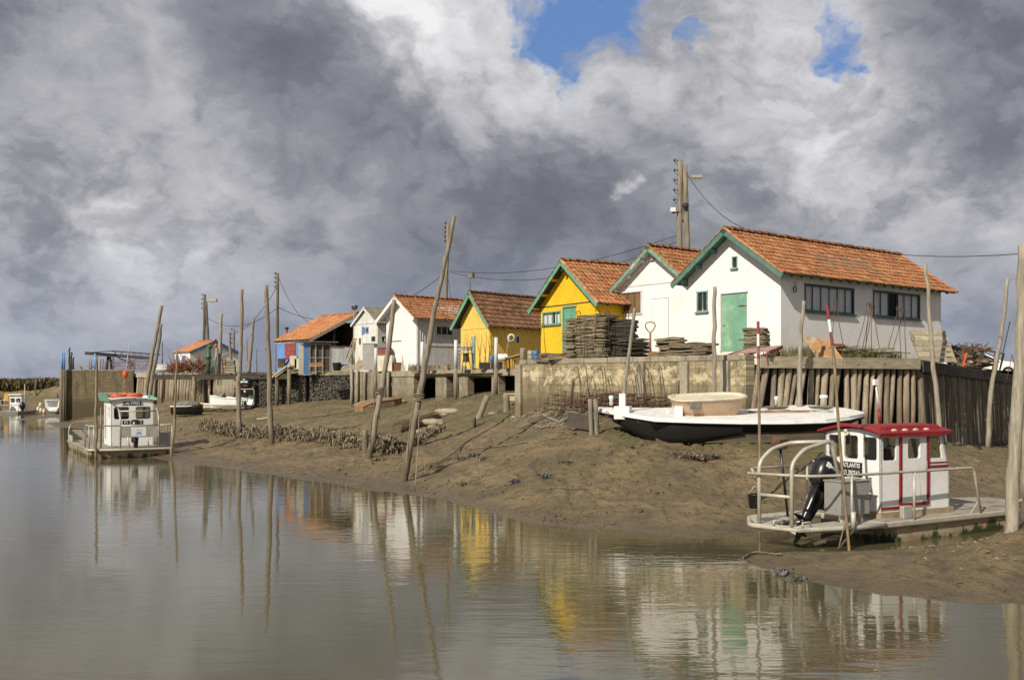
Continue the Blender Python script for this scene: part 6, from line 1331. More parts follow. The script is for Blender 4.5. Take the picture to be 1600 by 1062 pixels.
# door with red frame, red trims
dx0, dx1, dz0, dz1 = cx0+.62, cx0+1.54, cz0+.10, cz1-.01
dq = MB(); yo = cy0-.02
for x in (dx0, dx1): dq.beam((x, yo, dz0), (x, yo, dz1), .075, .04, up=V(0, 1, 0))
dq.beam((dx0+.037, yo, dz0+.03), (dx1-.037, yo, dz0+.03), .038, .07); do = dq.build('door_frame', M['red'], cb, W=False, bevel=.008)
dq = MB(); dq.plate([(dx0+.05, dz0+.08), (dx1-.05, dz0+.08), (dx1-.05, dz1-.02), (dx0+.05, dz1-.02)], [rrect(cx0+.86, cz0+1.18, cx0+1.28, cz0+1.64, .06)], .02, (0, cy0-.021, 0), (1, 0, 0), (0, 0, 1)); dr_ = dq.build('door', M['whitepaint'], cb, W=False)
dq = MB(); dq.box((dx1-.09, cy0-.05, cz0+1.02), (.06, .03, .17)); dq.build('handle', M['galv'], dr_, W=False, bevel=.008)
dq = MB(); dq.box(((cx0+dx0)/2-.02, cy0-.012, cz0+.085), (dx0-cx0-.04, .02, .06))
dq.box((cx1-.39+.0, cy0-.008, cz0+1.06), (.62, .012, .03)); dq.box((cx1-.38, cy0-.008, cz0+.97), (.66, .012, .06)); dq.build('red_stripes', M['red'], cb, W=False)
# roof
rp = MB(); ro_ = []
for x in (cx0-.16, cx0+.2, cx1-slx+.05, cx1-.02):
    rr_ = []
    for i in range(9): rr_.append(V(x, cy0-.12+(Wc+.24)*i/8, cz1+.02+.15*math.sin(math.pi*i/8)))
    ro_.append([*rr_, *[p+V(0, 0, .05) for p in rr_[::-1]]])
rp.loft(ro_, smooth=False); rp.build('roof', M['red'], BR, W=False, bevel=.01)
rp = MB(); y_ = cy0-.09
rp.add([V(cx0-.05, y_, cz1+.0), V(cx1-.0, y_, cz1+.04), V(cx1-.0, y_-.03, cz1+.04), V(cx0-.05, y_-.03, cz1+.0), V(cx0-.05, y_, cz1-.04), V(cx1-.3, y_, cz1-.04), V(cx1-.3, y_-.03, cz1-.04), V(cx0-.05, y_-.03, cz1-.04)], [(0, 1, 2, 3), (7, 6, 5, 4), (3, 2, 6, 7), (0, 4, 5, 1), (0, 3, 7, 4), (1, 5, 6, 2)]); rp.build('gutter', M['red'], BR, W=False)
rp = MB(); rp.loft([[V(cx0+.1, cy0+.02, cz1+.07), V(cx1-.15, cy0+.02, cz1+.07), V(cx1-.15, cy0+.10, cz1+.10), V(cx0+.1, cy0+.10, cz1+.10)], [V(cx0+.25, cy0+.08, cz1+.21), V(cx1-.3, cy0+.08, cz1+.21), V(cx1-.3, cy0+.12, cz1+.21), V(cx0+.25, cy0+.12, cz1+.21)]], smooth=False)
rp.loft([[V(cx0+.05, cy0+.1, cz1+.1), V(cx0+.15, cy0+.1, cz1+.1), V(cx0+.15, cy1-.1, cz1+.1), V(cx0+.05, cy1-.1, cz1+.1)], [V(cx0+.2, cy0+.12, cz1+.20), V(cx0+.25, cy0+.12, cz1+.20), V(cx0+.25, cy1-.16, cz1+.24), V(cx0+.2, cy1-.16, cz1+.18)]], smooth=False)
rp.build('roof_coaming', M['red'], BR, W=False, bevel=.01)
for i in range(4): rp = MB(); rp.ball((cx0+.45+.36*i, cy0+.02, cz1+.09), .075, 8, 5, (1.5, .4, .7)); rp.build('roof_scupper', M['cream'], BR, W=False)
rp = MB(); rp.tube([(cx1-.9, cy1-.4, cz1+.1), (cx1-.95, cy1-.4, cz1+.55)], .035, 7); rp.build('aerial_base', M['red'], BR, W=False); rp = MB(); rp.tube([(cx1-.95, cy1-.4, cz1+.55), (cx1-1.05, cy1-.4, cz1+1.15)], .02, 6); rp.box((cx1-1.06, cy1-.4, cz1+1.2), (.12, .08, .14)); rp.build('aerial', M['whitepaint'], BR, W=False)
rp = MB(); rp.tube([(cx0-.03, cy1-.72, cz0+1.74), (cx0-.11, cy1-.72, cz0+1.74)], .05, 8); rp.ball((cx0-.11, cy1-.72, cz0+1.80), .045, 8, 5); rp.build('stern_light', M['cream'], cb, W=False)
rp = MB(); rp.box((cx0-.02, cy0+.32, cz0+.62), (.05, .12, .3)); rp.tube(path([V(cx0-.05, cy0+.36, cz0+.72), V(cx0-.12, cy0+.48, cz0+.4), V(cx0-.1, cy0+.5, cz0+.02)], 8), .013, 5); rp.tube(path([V(cx0-.05, cy0+.28, cz0+.72), V(cx0-.15, cy0+.15, cz0+.35), V(cx0-.1, cy0+.38, cz0+.12)], 8), .014, 5); rp.build('shore_plug', M['greycloth'], cb, W=False)
# name plates
def plate_text(root, txt, O, X, Y, w, h, size, sq=1.):
    O, X, Y = Vector(O), Vector(X), Vector(Y); N = X.cross(Y); b = MB(); b.add([O+X*a+Y*c+N*d for d in (0, .008) for a, c in ((-w/2, -h/2), (w/2, -h/2), (w/2, h/2), (-w/2, h/2))], [(3, 2, 1, 0), (4, 5, 6, 7), (0, 1, 5, 4), (1, 2, 6, 5), (2, 3, 7, 6), (3, 0, 4, 7)]); p = b.build('name_plate', M['tar'], root, W=False)
    b = MB(); b.text(txt, size, O+N*.009, X, Y, .002, sq); b.build('lettering', M['whitepaint'], p, W=False)
plate_text(cb, 'ATLANTIS', (cx0-.003, cy1-.79, cz0+1.00), (0, -1, 0), (0, 0, 1), .64, .165, .15, .78)
plate_text(cb, 'IO 787562', (cx0-.003, cy1-.79, cz0+.825), (0, -1, 0), (0, 0, 1), .64, .165, .15, .78)
# bucket hanging from the rail end
t = thing('hanging_bucket', 'black rubber bucket hanging from the stern rail end of the red trimmed barge', 'bucket', P(1180, 782, 21.0)); c = P(1180, 794, 21.0); s_ = 21.0/FO
w = MB(); lathe(w, c, ((.08, 0), (.12, .01), (.155, .28), (.165, .29), (.165, .31), (.145, .30), (.11, .05), (.01, .04)), 16); w.build('pail', M['blackpl'], t)
w = MB(); w.tube([c+V(-.15, 0, .29), c+V(-.03, 0, .45), c+V(0, 0, .48), c+V(.03, 0, .45), c+V(.15, 0, .29)], .01, 5); w.tube([c+V(0, 0, .47), P(1179, 743, 21.0)], .008, 5); w.build('handle', M['alu'], t)
w = MB(); w.tube(path([P(1322, 812, 20.3), P(1316, 833, 20.2), P(1310, 858, 20.2)], 6), .014, 5); tag(w.build('mooring_line', M['rope'], None, loc=P(1322, 812, 21.1)), 'short rope hanging from the red trimmed barge beside the marker pole', 'rope')
w = MB(); w.tube([P(1309, 858, 20.2), P(1334, 828, 20.3)], .02, 6); tag(w.build('broken_stick', M['pole'], None, loc=P(1309, 852, 20.6)), 'thin broken stick poking out of the water by the barge stern', 'stick')

# left barge
BL = thing('work_barge', 'grey deck work barge with white cabin and green edged roof, afloat at left', 'barge', V(-19.4*.975, 45.75*.975, .085), math.atan2(.866, -.5), 'work barges'); BL.scale = (.975, .975, .975)
ZD = .36; hull = [(0, 0.), (8.3, .05), (9., -.6), (9., -2.8), (8.2, -3.5), (.2, -3.5), (-.3, -3.3), (-.3, -1.2)]
b = MB(); b.loft([[V(x*.98+.2, -1.75+(y+1.75)*.95, -.5) for x, y in hull], [V(x, y, .1) for x, y in hull], [V(x, y, ZD-.1) for x, y in hull]], smooth=False); b.build('hull', M['hullalu'], BL, W=False)
b = MB(); b.prism([(-.05, .06), (8.35, .1), (9.1, -.6), (9.1, -2.8), (8.2, -3.6), (-.45, -3.6), (-.5, -1.2)][::-1], ZD-.1, ZD); b.build('deck', M['deckgrit'], BL, W=False, bevel=.02)
rail('stern_edge_tube', [(1.0, .08, ZD-.05), (-.05, .06, ZD-.05), (-.5, -1.2, ZD-.05), (-.48, -3.62, ZD-.05), (1., -3.64, ZD-.05)], .06, BL)
outboard(BL, (.12, -2.0, .86), 1.1, tilt=4)
rail('hand_rail', [(1.5, .03, ZD), (1.3, .03, 1.42), (0, .03, 1.42), (-.45, -1.25, 1.42)], .032, BL, 'alu'); rail('hand_rail', [(-.45, -2.95, 1.42), (-.45, -3.6, 1.42), (.9, -3.6, 1.42), (1.1, -3.6, ZD)], .032, BL, 'alu')
for x, y in ((.05, .03), (-.1, -.15), (-.45, -3.55), (-.2, -3.6)): rail('stanchion', [(x, y, ZD), (x, y, 1.42)], .027, BL, 'alu')
for y in (-1.25, -2.95): rail('guard_hoop', [(-.45, y, ZD), (-.45, y, 1.75), (-.1, y, 2.1), (.35, y, 2.2)], .042, BL, 'alu')
rail('guard_crossbar', [(-.1, -1.25, 2.08), (-.1, -2.95, 2.08)], .035, BL, 'alu'); rail('guard_crossbar', [(-.45, -1.25, 1.42), (-.45, -2.95, 1.42)], .035, BL, 'alu')
for y in (-1.65, -2.5): rail('guard_strut', [(-.45, y, ZD), (-.45, y+.08, .9)], .035, BL, 'alu')
b = MB(); b.box((-.46, -2.1, 1.13), (.03, 1.66, .52)); gp_ = b.build('guard_panel', M['alu'], BL, W=False, bevel=.005)
b = MB(); b.box((-.482, -2.05, 1.13), (.01, .66, .42)); sg_ = b.build('sign', M['whitepaint'], gp_, W=False)
b = MB()
for i in range(3): b.box((-.489, -2.05+R(-.05, .05), 1.2-.1*i), (.004, R(.15, .4), .02))
b.add([V(-.4895, -1.95, 1.03), V(-.4895, -2.2, 1.05), V(-.4895, -2.12, 1.12), V(-.4895, -2.0, 1.10)], [(0, 1, 2, 3)]); b.build('marking', M['blue'], sg_, W=False)
b = MB(); b.box((.0, -3.25, ZD+.4), (.5, .68, .62)); b.build('battery_box', M['boxgrey'], BL, W=False, bevel=.01)
# bow bulwark
b = MB(); b.beam((8.9, -.1, ZD+.25), (8.9, -3.0, ZD+.25), .5, .05, up=V(1, 0, 0)); b.beam((8.2, .05, ZD+.28), (8.9, -.1, ZD+.28), .05, .55); b.beam((8.0, .03, ZD+.16), (6.6, .03, ZD+.16), .3, .04, up=V(0, 1, 0)); b.build('bow_bulwark', M['galv'], BL, W=False, bevel=.01)
rail('bow_rail', [(8.2, 0, ZD), (8.3, 0, ZD+.75), (8.8, -.3, ZD+.95), (8.8, -3, ZD+.95)], .03, BL, 'alu')
b = MB(); b.beam((5.2, -.3, ZD+.08), (5.2, -2.6, ZD+.08), .06, .05); b.build('deck_bar', M['boxgrey'], BL, W=False)
b = MB(); b.box((6.2, -2.2, ZD+.2), (.6, .5, .35)); b.build('deck_box', M['rust'], BL, W=False, bevel=.02)
# cabin
qx0, qx1, qy0, qy1, qz0, qz1 = 1.92, 4.2, -3.15, -1.17, ZD, 2.52; Wd = qy1-qy0
cabin = MB(); top = [(Wd-i*Wd/8, qz1-qz0+.10*math.sin(math.pi*i/8)) for i in range(9)]
hh = [rrect(.14, 1.28, .84, 1.88, .1), rrect(1.13, 1.28, 1.84, 1.88, .1)]
cabin.plate([(0, 0), (Wd, 0)]+top, hh, .05, (qx0, qy1, qz0), (0, -1, 0), (0, 0, 1))
Lq = qx1-qx0; cabin.plate([(-Lq, 0), (0, 0), (0, qz1-qz0), (-Lq, qz1-qz0)], [rect(-2.05, .25, -1.45, 1.95), rrect(-.75, 1.28, -.4, 1.85, .08)], .05, (qx0, qy1, qz0), (-1, 0, 0), (0, 0, 1))
cabin.plate([(0, 0), (Lq, 0), (Lq, qz1-qz0), (0, qz1-qz0)], [rrect(.3, 1.28, .9, 1.85, .08), rrect(1.2, 1.28, 1.9, 1.85, .08)], .05, (qx0, qy0, qz0), (1, 0, 0), (0, 0, 1))
cabin.plate([(0, 0), (Wd, 0), (Wd, qz1-qz0), (0, qz1-qz0)], [rrect(.14, 1.28, .84, 1.88, .1), rrect(1.13, 1.28, 1.84, 1.88, .1)], .05, (qx1, qy0, qz0), (0, 1, 0), (0, 0, 1))
cq = cabin.build('cabin', M['whitepaint'], BL, W=False)
pane(cq, (qx0, qy1, qz0), (0, -1, 0), (0, 0, 1), .1, 1.24, .9, 1.92); pane(cq, (qx0, qy1, qz0), (0, -1, 0), (0, 0, 1), 1.1, 1.24, 1.88, 1.92); pane(cq, (qx1, qy0, qz0), (0, 1, 0), (0, 0, 1), .1, 1.24, 1.88, 1.92); pane(cq, (qx0, qy0, qz0), (1, 0, 0), (0, 0, 1), .28, 1.25, 1.92, 1.9)
b = MB(); b.box((3.6, -1.9, qz0+.7), (.5, 1.0, 1.3)); b.box((3.5, -1.45, qz0+1.5), (.2, .5, .5)); b.build('console', M['blackpl'], cq, W=False)
b = MB(); b.plate([(-1.40, .08), (-.86, .08), (-.86, 2.0), (-1.40, 2.0)], [rrect(-1.25, 1.3, -1.0, 1.85, .06)], .03, (qx0, qy1+.03, qz0), (-1, 0, 0), (0, 0, 1)); b.build('sliding_door', M['whitepaint'], cq, W=False)
b = MB(); zz_ = qz1
b.loft([[V(qx0-.12, qy0-.1+(Wd+.2)*i/8, zz_+.03+.11*math.sin(math.pi*i/8)) for i in range(9)]+[V(qx0-.12, qy1+.1-(Wd+.2)*i/8, zz_+.08+.11*math.sin(math.pi*i/8)) for i in range(9)], [V(qx1+.2, qy0-.1+(Wd+.2)*i/8, zz_+.03+.11*math.sin(math.pi*i/8)) for i in range(9)]+[V(qx1+.2, qy1+.1-(Wd+.2)*i/8, zz_+.08+.11*math.sin(math.pi*i/8)) for i in range(9)]], smooth=False); rb = b.build('roof', M['whitepaint'], BL, W=False, bevel=.01)
b = MB(); b.add([V(qx0-.2, qy1+.10, zz_-.02), V(qx1+.25, qy1+.14, zz_+.0), V(qx1+.35, qy1+.22, zz_+.36), V(qx0-.05, qy1+.18, zz_+.30)]+[V(qx0-.2, qy1+.13, zz_-.02), V(qx1+.25, qy1+.17, zz_+.0), V(qx1+.35, qy1+.25, zz_+.36), V(qx0-.05, qy1+.21, zz_+.30)], [(3, 2, 1, 0), (4, 5, 6, 7), (0, 1, 5, 4), (1, 2, 6, 5), (2, 3, 7, 6), (3, 0, 4, 7)]); b.build('roof_board', M['green'], rb, W=False)
b = MB(); b.add([V(qx0, qy0-.12, zz_+.02), V(qx1+.2, qy0-.12, zz_+.02), V(qx1+.2, qy0-.18, zz_+.3), V(qx0, qy0-.18, zz_+.12), V(qx0, qy0-.15, zz_+.02), V(qx1+.2, qy0-.15, zz_+.02), V(qx1+.2, qy0-.21, zz_+.3), V(qx0, qy0-.21, zz_+.12)], [(0, 1, 2, 3), (7, 6, 5, 4), (0, 4, 5, 1), (1, 5, 6, 2), (2, 6, 7, 3), (3, 7, 4, 0)]); b.build('roof_board', M['green'], rb, W=False)
b = MB(); b.beam((qx1+.25, qy0-.1, zz_+.33), (qx1+.25, qy1+.2, zz_+.36), .05, .06); b.build('roof_bar', M['galv'], rb, W=False)
plate_text(cq, 'CALYPSO 2', (qx0-.003, qy1-1.0, qz0+2.05), (0, -1, 0), (0, 0, 1), .95, .2, .2, .95); plate_text(cq, 'IO 787 890', (qx0-.003, qy1-1.0, qz0+1.12), (0, -1, 0), (0, 0, 1), .95, .2, .2, .88)
BLm = Matrix.Translation(BL.location)@Matrix.Rotation(BL.rotation_euler.z, 4, 'Z')@Matrix.Scale(.975, 4)
w = MB(); c = BLm@V(3.1, -2.1, 2.74)
for k, (x, y) in enumerate(((-.4, -.1), (.3, .1))): w.tube([c+V(x+.28*math.cos(a), y+.3*math.sin(a), .05*k) for a in [i*.6 for i in range(10)]], .09, 7, closed=True)
for _ in range(5): w.ball(c+V(R(-.6, .6), R(-.3, .3), .06), R(.08, .14), 7, 5, jit=.1)
tag(w.build('lifejacket_pile', M['orange'], None, loc=c), 'orange life rings and jackets piled on the roof of the left barge', 'life rings', kind='stuff')
w = MB(); c = BLm@V(2.6, -2.9, 2.68); w.ball(c, .13, 9, 6, (1.3, 1, .8)); tag(w.build('white_fender', M['whitepaint'], None, loc=c), 'white fender lying on the right end of the left barge roof', 'fender')
t = thing('fishing_float_rod', 'thin rod with a red float standing on the left barge roof', 'rod', BLm@V(3.4, -1.9, 2.7)); w = MB(); a = BLm@V(3.4, -1.9, 2.62); e = a+V(.35, 0, 2.6); w.tube([a, e], .018, 5); w.build('shaft', M['galv'], t); w = MB(); w.ball(a.lerp(e, .45), .14, 9, 6, (1, 1, 1.5)); w.build('float', M['orange'], t)
w = MB(); c = BLm@V(.5, -.6, ZD+.9); w.tube([BLm@V(.6, -.55, ZD), BLm@V(.6, -.55, ZD+1.9)], .035, 6); tag(w.build('deck_stake', M['bamboo'], None, loc=c), 'short stake with rusty head standing at the left barge cabin', 'stake')

# white deck boat with black hull lying on the mud
DB = thing('deck_boat', 'flat white decked boat with black hull lying on the mud below the stone wall', 'boat', P(1120, 690, 31.5))
near = [P(930, 637, 33.2), P(975, 645, 31.9), P(1024, 652.6, 30.9), P(1090, 655, 30.6), P(1160, 656.5, 30.5), P(1230, 656.5, 30.6), P(1290, 655, 30.9), P(1328, 650, 31.6), P(1351, 645, 32.6)]
far = [P(931, 635.5, 33.4), P(982, 636.5, 33.8), P(1030, 636.5, 34.), P(1090, 636, 34.1), P(1160, 635, 34.1), P(1225, 633, 34.1), P(1262, 632, 34), P(1322, 637, 33.4), P(1349, 643, 32.9)]
th = .13
b = MB(); n_ = len(near); vs = near+far+[p-Z*th for p in near]+[p-Z*th for p in far]; fs = []
for i in range(n_-1): fs += [(i, i+1, n_+i+1, n_+i), (2*n_+i, 3*n_+i, 3*n_+i+1, 2*n_+i+1), (i, 2*n_+i, 2*n_+i+1, i+1), (n_+i, n_+i+1, 3*n_+i+1, 3*n_+i)]
fs += [(0, n_, 3*n_, 2*n_), (n_-1, 3*n_-1, 4*n_-1, 2*n_-1)]; b.add(vs, fs); b.build('deck', M['deckwhite'], DB, bevel=.02)
b = MB(); b.tube([p+V(0, -.02, -.10) for p in near], .03, 6); b.build('rubbing_strake', M['whitepaint'], DB)
hb = [0.12, .36, .62, .60, .58, .57, .50, .28, .08]; rings = []
for i in range(n_):
    a, c = near[i], far[i]; w_ = (c-a); k = hb[i]; rings.append([a-Z*th+V(0, .03, 0), a+w_*(.06)-Z*(th+k*.48), a+w_*.16-Z*(th+k*.53), c-w_*.1-Z*(th+k*.6), c-Z*th])
b = MB(); b.loft(rings, closed=False, cap=False); b.build('hull', M['tar'], DB)
b = MB(); rings = []
for i in range(2, n_-1):
    a, c = near[i], far[i]; w_ = (c-a); k = hb[i]; rings.append([a+w_*.075-Z*(th+k*.45), a+w_*.09-Z*(th+k*1.05), c-w_*.15-Z*(th+k*1.05), c-w_*.1-Z*(th+k*.5)])
b.loft(rings, closed=False, smooth=False, cap=False); b.build('bottom', M['mudhull'], DB)
b = MB(); rings = []
for (i, dz, ins) in ((.6, .25, .05), (1.2, .5, .05), (1.8, .78, .1), (2.4, .86, .2), (3.1, .75, .2), (4.0, .45, .3)):
    j = int(i); f = i-j; a = near[j].lerp(near[j+1], f); c = far[j].lerp(far[j+1], f); w_ = c-a; rings.append([a+w_*.02-Z*th*.9, a+w_*.03-Z*(th+dz*.55), a+w_*.10-Z*(th+dz*.9), a+w_*.5-Z*(th+dz*1.0), c-Z*th])
b.loft(rings, closed=False, cap=False); b.build('bow_bulge', M['tar'], DB)
b = MB(); b.box(P(974, 646, 32.1)+V(0, .1, .03), (.5, .5, .42), -.3); b.box(P(973.5, 628, 32.2)+V(0, .1, .0), (.2, .24, .55), -.3); b.build('mast_step', M['whitepaint'], DB, bevel=.015)
b = MB(); b.beam(P(973.5, 626, 32.3), P(992, 481, 32.6), .10, .07); b.build('mast', M['polepale'], DB, bevel=.01)
for px, py, Y, h_, r_ in ((955, 633, 33.2, .2, .06), (1213, 633, 33.2, .18, .055), (1287, 632, 32.8, .2, .1)):
    b = MB(); c = P(px, py, Y); lathe(b, c, ((r_, 0), (r_, h_), (r_*1.35, h_+.02), (r_*1.35, h_+.1), (r_, h_+.12), (.01, h_+.125))); b.build('bollard', M['whitepaint'], DB)
for px, py, Y, w_, h_ in ((1060, 651, 31.5, .24, .34), (1043, 651, 32.2, .09, .2), (1306, 649, 31.8, .10, .18)): b = MB(); b.box(P(px, py, Y)+V(0, 0, h_/2), (w_, w_, h_)); b.build('post', M['whitepaint'], DB, bevel=.01)
for px, py in ((948.5, 646.5), (999, 656)): b = MB(); c = P(px, py, 31.5); b.tube([c+V(.05*math.cos(a), 0, .08*math.sin(a)) for a in [i*.7 for i in range(9)]], .015, 5, closed=True); b.build('mooring_ring', M['rust'], DB)
b = MB(); b.beam(P(1170, 643, 32.2), P(1265, 642, 32.2), .06, .05); tag(b.build('boat_hook', M['rust'], None, loc=P(1215, 643, 32.2)), 'long brown boat hook lying on the white decked boat', 'boat hook')
for i, (px, py, Y) in enumerate(((1213, 639, 32.8), (1283, 638.5, 32.4))):
    b = MB(); c = P(px, py, Y)
    for k in range(4): b.tube([c+V((.26+.05*k)*math.cos(a)+R(-.04, .04), (.18+.03*k)*math.sin(a), .02*k+R(0, .03)) for a in [i_*.6 for i_ in range(10)]], .018, 5, closed=True)
    tag(b.build('coiled_rope', M['rope'], None, loc=c), ['coiled rope round the middle bollard of the white decked boat', 'coiled rope round the right bollard of the white decked boat'][i], 'rope', 'ropes on the decked boat')

# peach dinghy on top of it
DG = thing('dinghy', 'faded peach coloured dinghy with cream inside resting on the white decked boat', 'dinghy', P(1105, 650, 31.8))
c0 = P(1105, 648, 32.0); ux = V(.985, .12, .012).normalized(); uy = V(-.17, .97, .14).normalized(); un = ux.cross(uy)
def outline(hl, hw, k=24, taper=.0):
    out = []
    for i in range(k):
        a = 2*math.pi*i/k; x = hl*math.copysign(abs(math.cos(a))**.55, math.cos(a)); y = hw*math.copysign(abs(math.sin(a))**.55, math.sin(a)); y *= 1-.18*max(0, x/hl)**2; out.append((x, y))
    return out
def ring(hl, hw, z, dx=0, shr=0): return [c0+ux*(x+dx)+uy*y+un*(z+shr*(x/hl)) for x, y in outline(hl, hw)]
b = MB(); b.loft([ring(.86, .38, .0, .02), ring(.96, .46, .05, .01), ring(1.06, .55, .26), ring(1.17, .63, .50, 0, .03), ring(1.21, .66, .56, 0, .04)], cap=False); b.build('hull', M['peach'], DG)
b = MB(); b.loft([ring(1.20, .655, .555, 0, .04), ring(1.24, .69, .57, 0, .04), ring(1.23, .68, .62, 0, .04), ring(1.15, .60, .625, 0, .04), ring(1.13, .58, .55, 0, .04), ring(1.02, .48, .25), ring(.86, .36, .10, .02), ring(.3, .1, .09)], cap=True); b.build('inner_moulding', M['cream'], DG)
for x in (-.75, -.35): b = MB(); b.beam(c0+ux*x-uy*.52+un*.50, c0+ux*x+uy*.52+un*.50, .16, .04, up=un); b.build('thwart', M['cream'], DG)
for x in (-.95, -.55, -.15): b = MB(); b.beam(c0+ux*x+uy*.57+un*.12, c0+ux*x+uy*.60+un*.60, .05, .05); b.build('rib', M['cream'], DG)
b = MB(); m_ = Matrix((ux, uy, un)).transposed(); b.box(c0+ux*-.66-uy*.66+un*.42, (.32, .05, .24), M=m_); b.build('outboard_pad', M['greycloth'], DG, bevel=.01)

# ---------------------------------------------------------------- debris in front of the stone wall
w = MB(); c = hit(906, 676); c.y = 34.0; c = G(906, 34.2, mz((906-800)/FO*34.2, 34.2)); m_ = Matrix.Rotation(-.5, 3, 'Z')@Matrix.Rotation(.15, 3, 'Y')
w.box(c+V(0, 0, .3), (.9, .05, .5), M=m_); w.box(c+V(.2, .3, .25), (.7, .05, .4), M=m_); w.box(c+V(.4, .1, .2), (.06, .4, .4), M=m_); tag(w.build('broken_crate', M['darkwood'], None, loc=c, bevel=.005), 'broken dark wooden box left of the two posts by the decked boat', 'crate')
rs = random.Random(31)
TR = MB()
def trestle_mb():
    w = MB()
    for y in (-.22, .22): w.tube([(-1.3, y, .28), (1.3, y, .30)], .014, 5); w.tube([(-1.2, y*.9, .06), (1.25, y*.9, .05)], .012, 5)
    for x in (-1.1, -.4, .4, 1.1): w.tube([(x, -.24, .0), (x, -.22, .29), (x, .22, .29), (x, .24, 0)], .013, 5)
    for x in (-1.3, 1.3): w.tube([(x, -.22, .28), (x*1.03, -.22, .02)], .013, 5)
    return w
tr0 = trestle_mb().build('oyster_trestle', M['rustdark'], None, W=False)
for i in range(22):
    o = tr0 if i == 0 else tr0.copy()
    if i: COL.objects.link(o)
    px = rs.uniform(890, 1030) if i < 17 else rs.uniform(1040, 1130); Y = 38.6-(px-880)/260*4.8+rs.uniform(-.5, .4); o.location = G(px, Y, mz((px-800)/FO*Y, Y)+.05+.09*(i % 6)); o.rotation_euler = (rs.gauss(0, .12), rs.gauss(0, .08), -.8+rs.gauss(.35, .35)); o.scale = (.9, .9, 1)
    tag(o, 'rusty steel oyster trestle in the tangled heap at the foot of the stone wall', 'trestle', 'rusty trestles heaped by the stone wall')
for i, (px, y1) in enumerate(((903, 575), (915, 572), (940, 577), (944, 574), (998, 568), (991, 580), (1012, 576), (1029, 568), (906, 590), (988, 594))):
    Y = 38.2-(px-880)/260*4.9; a = G(px+6, Y-.2, mz((px+6-800)/FO*Y, Y)); e = P(px, y1, Y+.35); w = MB(); w.tube(path([a, a.lerp(e, .6)+V(.03, 0, 0), e, e+V(-.12, 0, .02), e+V(-.16, 0, -.1)], 12), .016, 5); tag(w.build('bent_bar', M['rustdark'], None, loc=a), 'rusty bent steel bar standing in the trestle heap against the stone wall', 'steel bar', 'bent bars against the stone wall')
w = MB()
for i in range(90):
    px = rs.uniform(800, 925); y_ = rs.uniform(642, 672); c = hit(px, y_); a = rs.gauss(.2, .6); l = rs.uniform(.15, .9); d = V(math.cos(a), math.sin(a), 0)*l; q = c+d; q.z = mz(q.x, q.y)+rs.uniform(.02, .14); w.tube([c+Z*.04, q], rs.uniform(.012, .028), 5)
for i in range(50):
    px = rs.uniform(880, 1150); Y = 37.6-(px-880)/270*4.6; c = G(px, Y+rs.uniform(-.8, .3), 0); c.z = mz(c.x, c.y)+rs.uniform(.02, .3); a = rs.gauss(-.8, .5); l = rs.uniform(.3, 1.3); w.tube([c, c+V(math.cos(a)*l, math.sin(a)*l*.5, rs.gauss(0, .06))], rs.uniform(.01, .022), 5)
tag(w.build('driftwood_litter', M['pole'], None, loc=hit(860, 655)), 'broken sticks and twigs littering the mud below the stone wall', 'driftwood', kind='stuff')
for i, (a, e, m_) in enumerate((((822, 640), (873, 664), 'polepale'), ((857, 640), (908, 645), 'polepale'), ((862, 669), (900, 650), 'polepale'), ((1070, 622), (1190, 632), 'plank'), ((1150, 640), (1180, 636), 'plank'))):
    A1 = hit(*a) if i < 3 else P(a[0], a[1], 34.3); B1 = hit(*e) if i < 3 else P(e[0], e[1], 33.6); w = MB(); w.tube([A1+Z*.08, B1+Z*.12], .035, 6) if i < 3 else w.beam(A1, B1, .06, .3); tag(w.build('long_stick' if i < 3 else 'scrap_plank', M[m_], None, loc=A1), ['long pale stick slanting down from the wall corner', 'pale stick ending above the broken dark box', 'pale stick lying left of the broken dark box', 'dark long plank standing behind the peach dinghy', 'short scrap plank behind the peach dinghy bow'][i], 'stick' if i < 3 else 'plank')

# oyster hurdle: rows of shell covered stakes
rs = random.Random(17)
line = [hit(x, y) for x, y in ((318, 672), (350, 678), (400, 684), (450, 688), (500, 691), (560, 699), (612, 706), (640, 697), (690, 672))]
w = MB(); tot = 5200
for i in range(tot):
    t_ = rs.random()*(len(line)-1.001); j = int(t_); c = line[j].lerp(line[j+1], t_-j)+V(rs.gauss(0, .12), rs.gauss(0, .3), 0); c.z = mz(c.x, c.y)
    hh_ = (.66 if j < 6 else .30)*(.55+.45*noise.noise((c.x*1.3, c.y, 0))+.3); z = c.z+rs.random()*max(.1, hh_); l = rs.uniform(.06, .14)*.95
    ax = Vector((rs.gauss(0, .45), rs.gauss(0, .45), 1)).normalized(); ay = ax.cross(Vector((rs.gauss(0, 1), rs.gauss(0, 1), .1))).normalized(); az = ax.cross(ay); c.z = z
    p = [c+ax*l, c+ay*l*.45+az*l*.15, c-ax*l*.9, c-ay*l*.45+az*l*.15, c+az*l*.35]; w.add(p, [(0, 1, 4), (1, 2, 4), (2, 3, 4), (3, 0, 4)], rnd=rs.random())
for j in range(60):
    t_ = rs.random()*(len(line)-2.5); k = int(t_); c = line[k].lerp(line[k+1], t_-k)+V(rs.gauss(0, .1), rs.gauss(0, .15), 0); c.z = mz(c.x, c.y)-.1; w.tube([c, c+V(rs.gauss(0, .04), 0, rs.uniform(.45, .85))], [.06, .04], 6, .1)
tag(w.build('oyster_hurdle', M['shellmat'], None, loc=line[3]), 'long low hurdle of stakes crusted with wild oysters across the mud', 'oyster hurdle', kind='stuff')
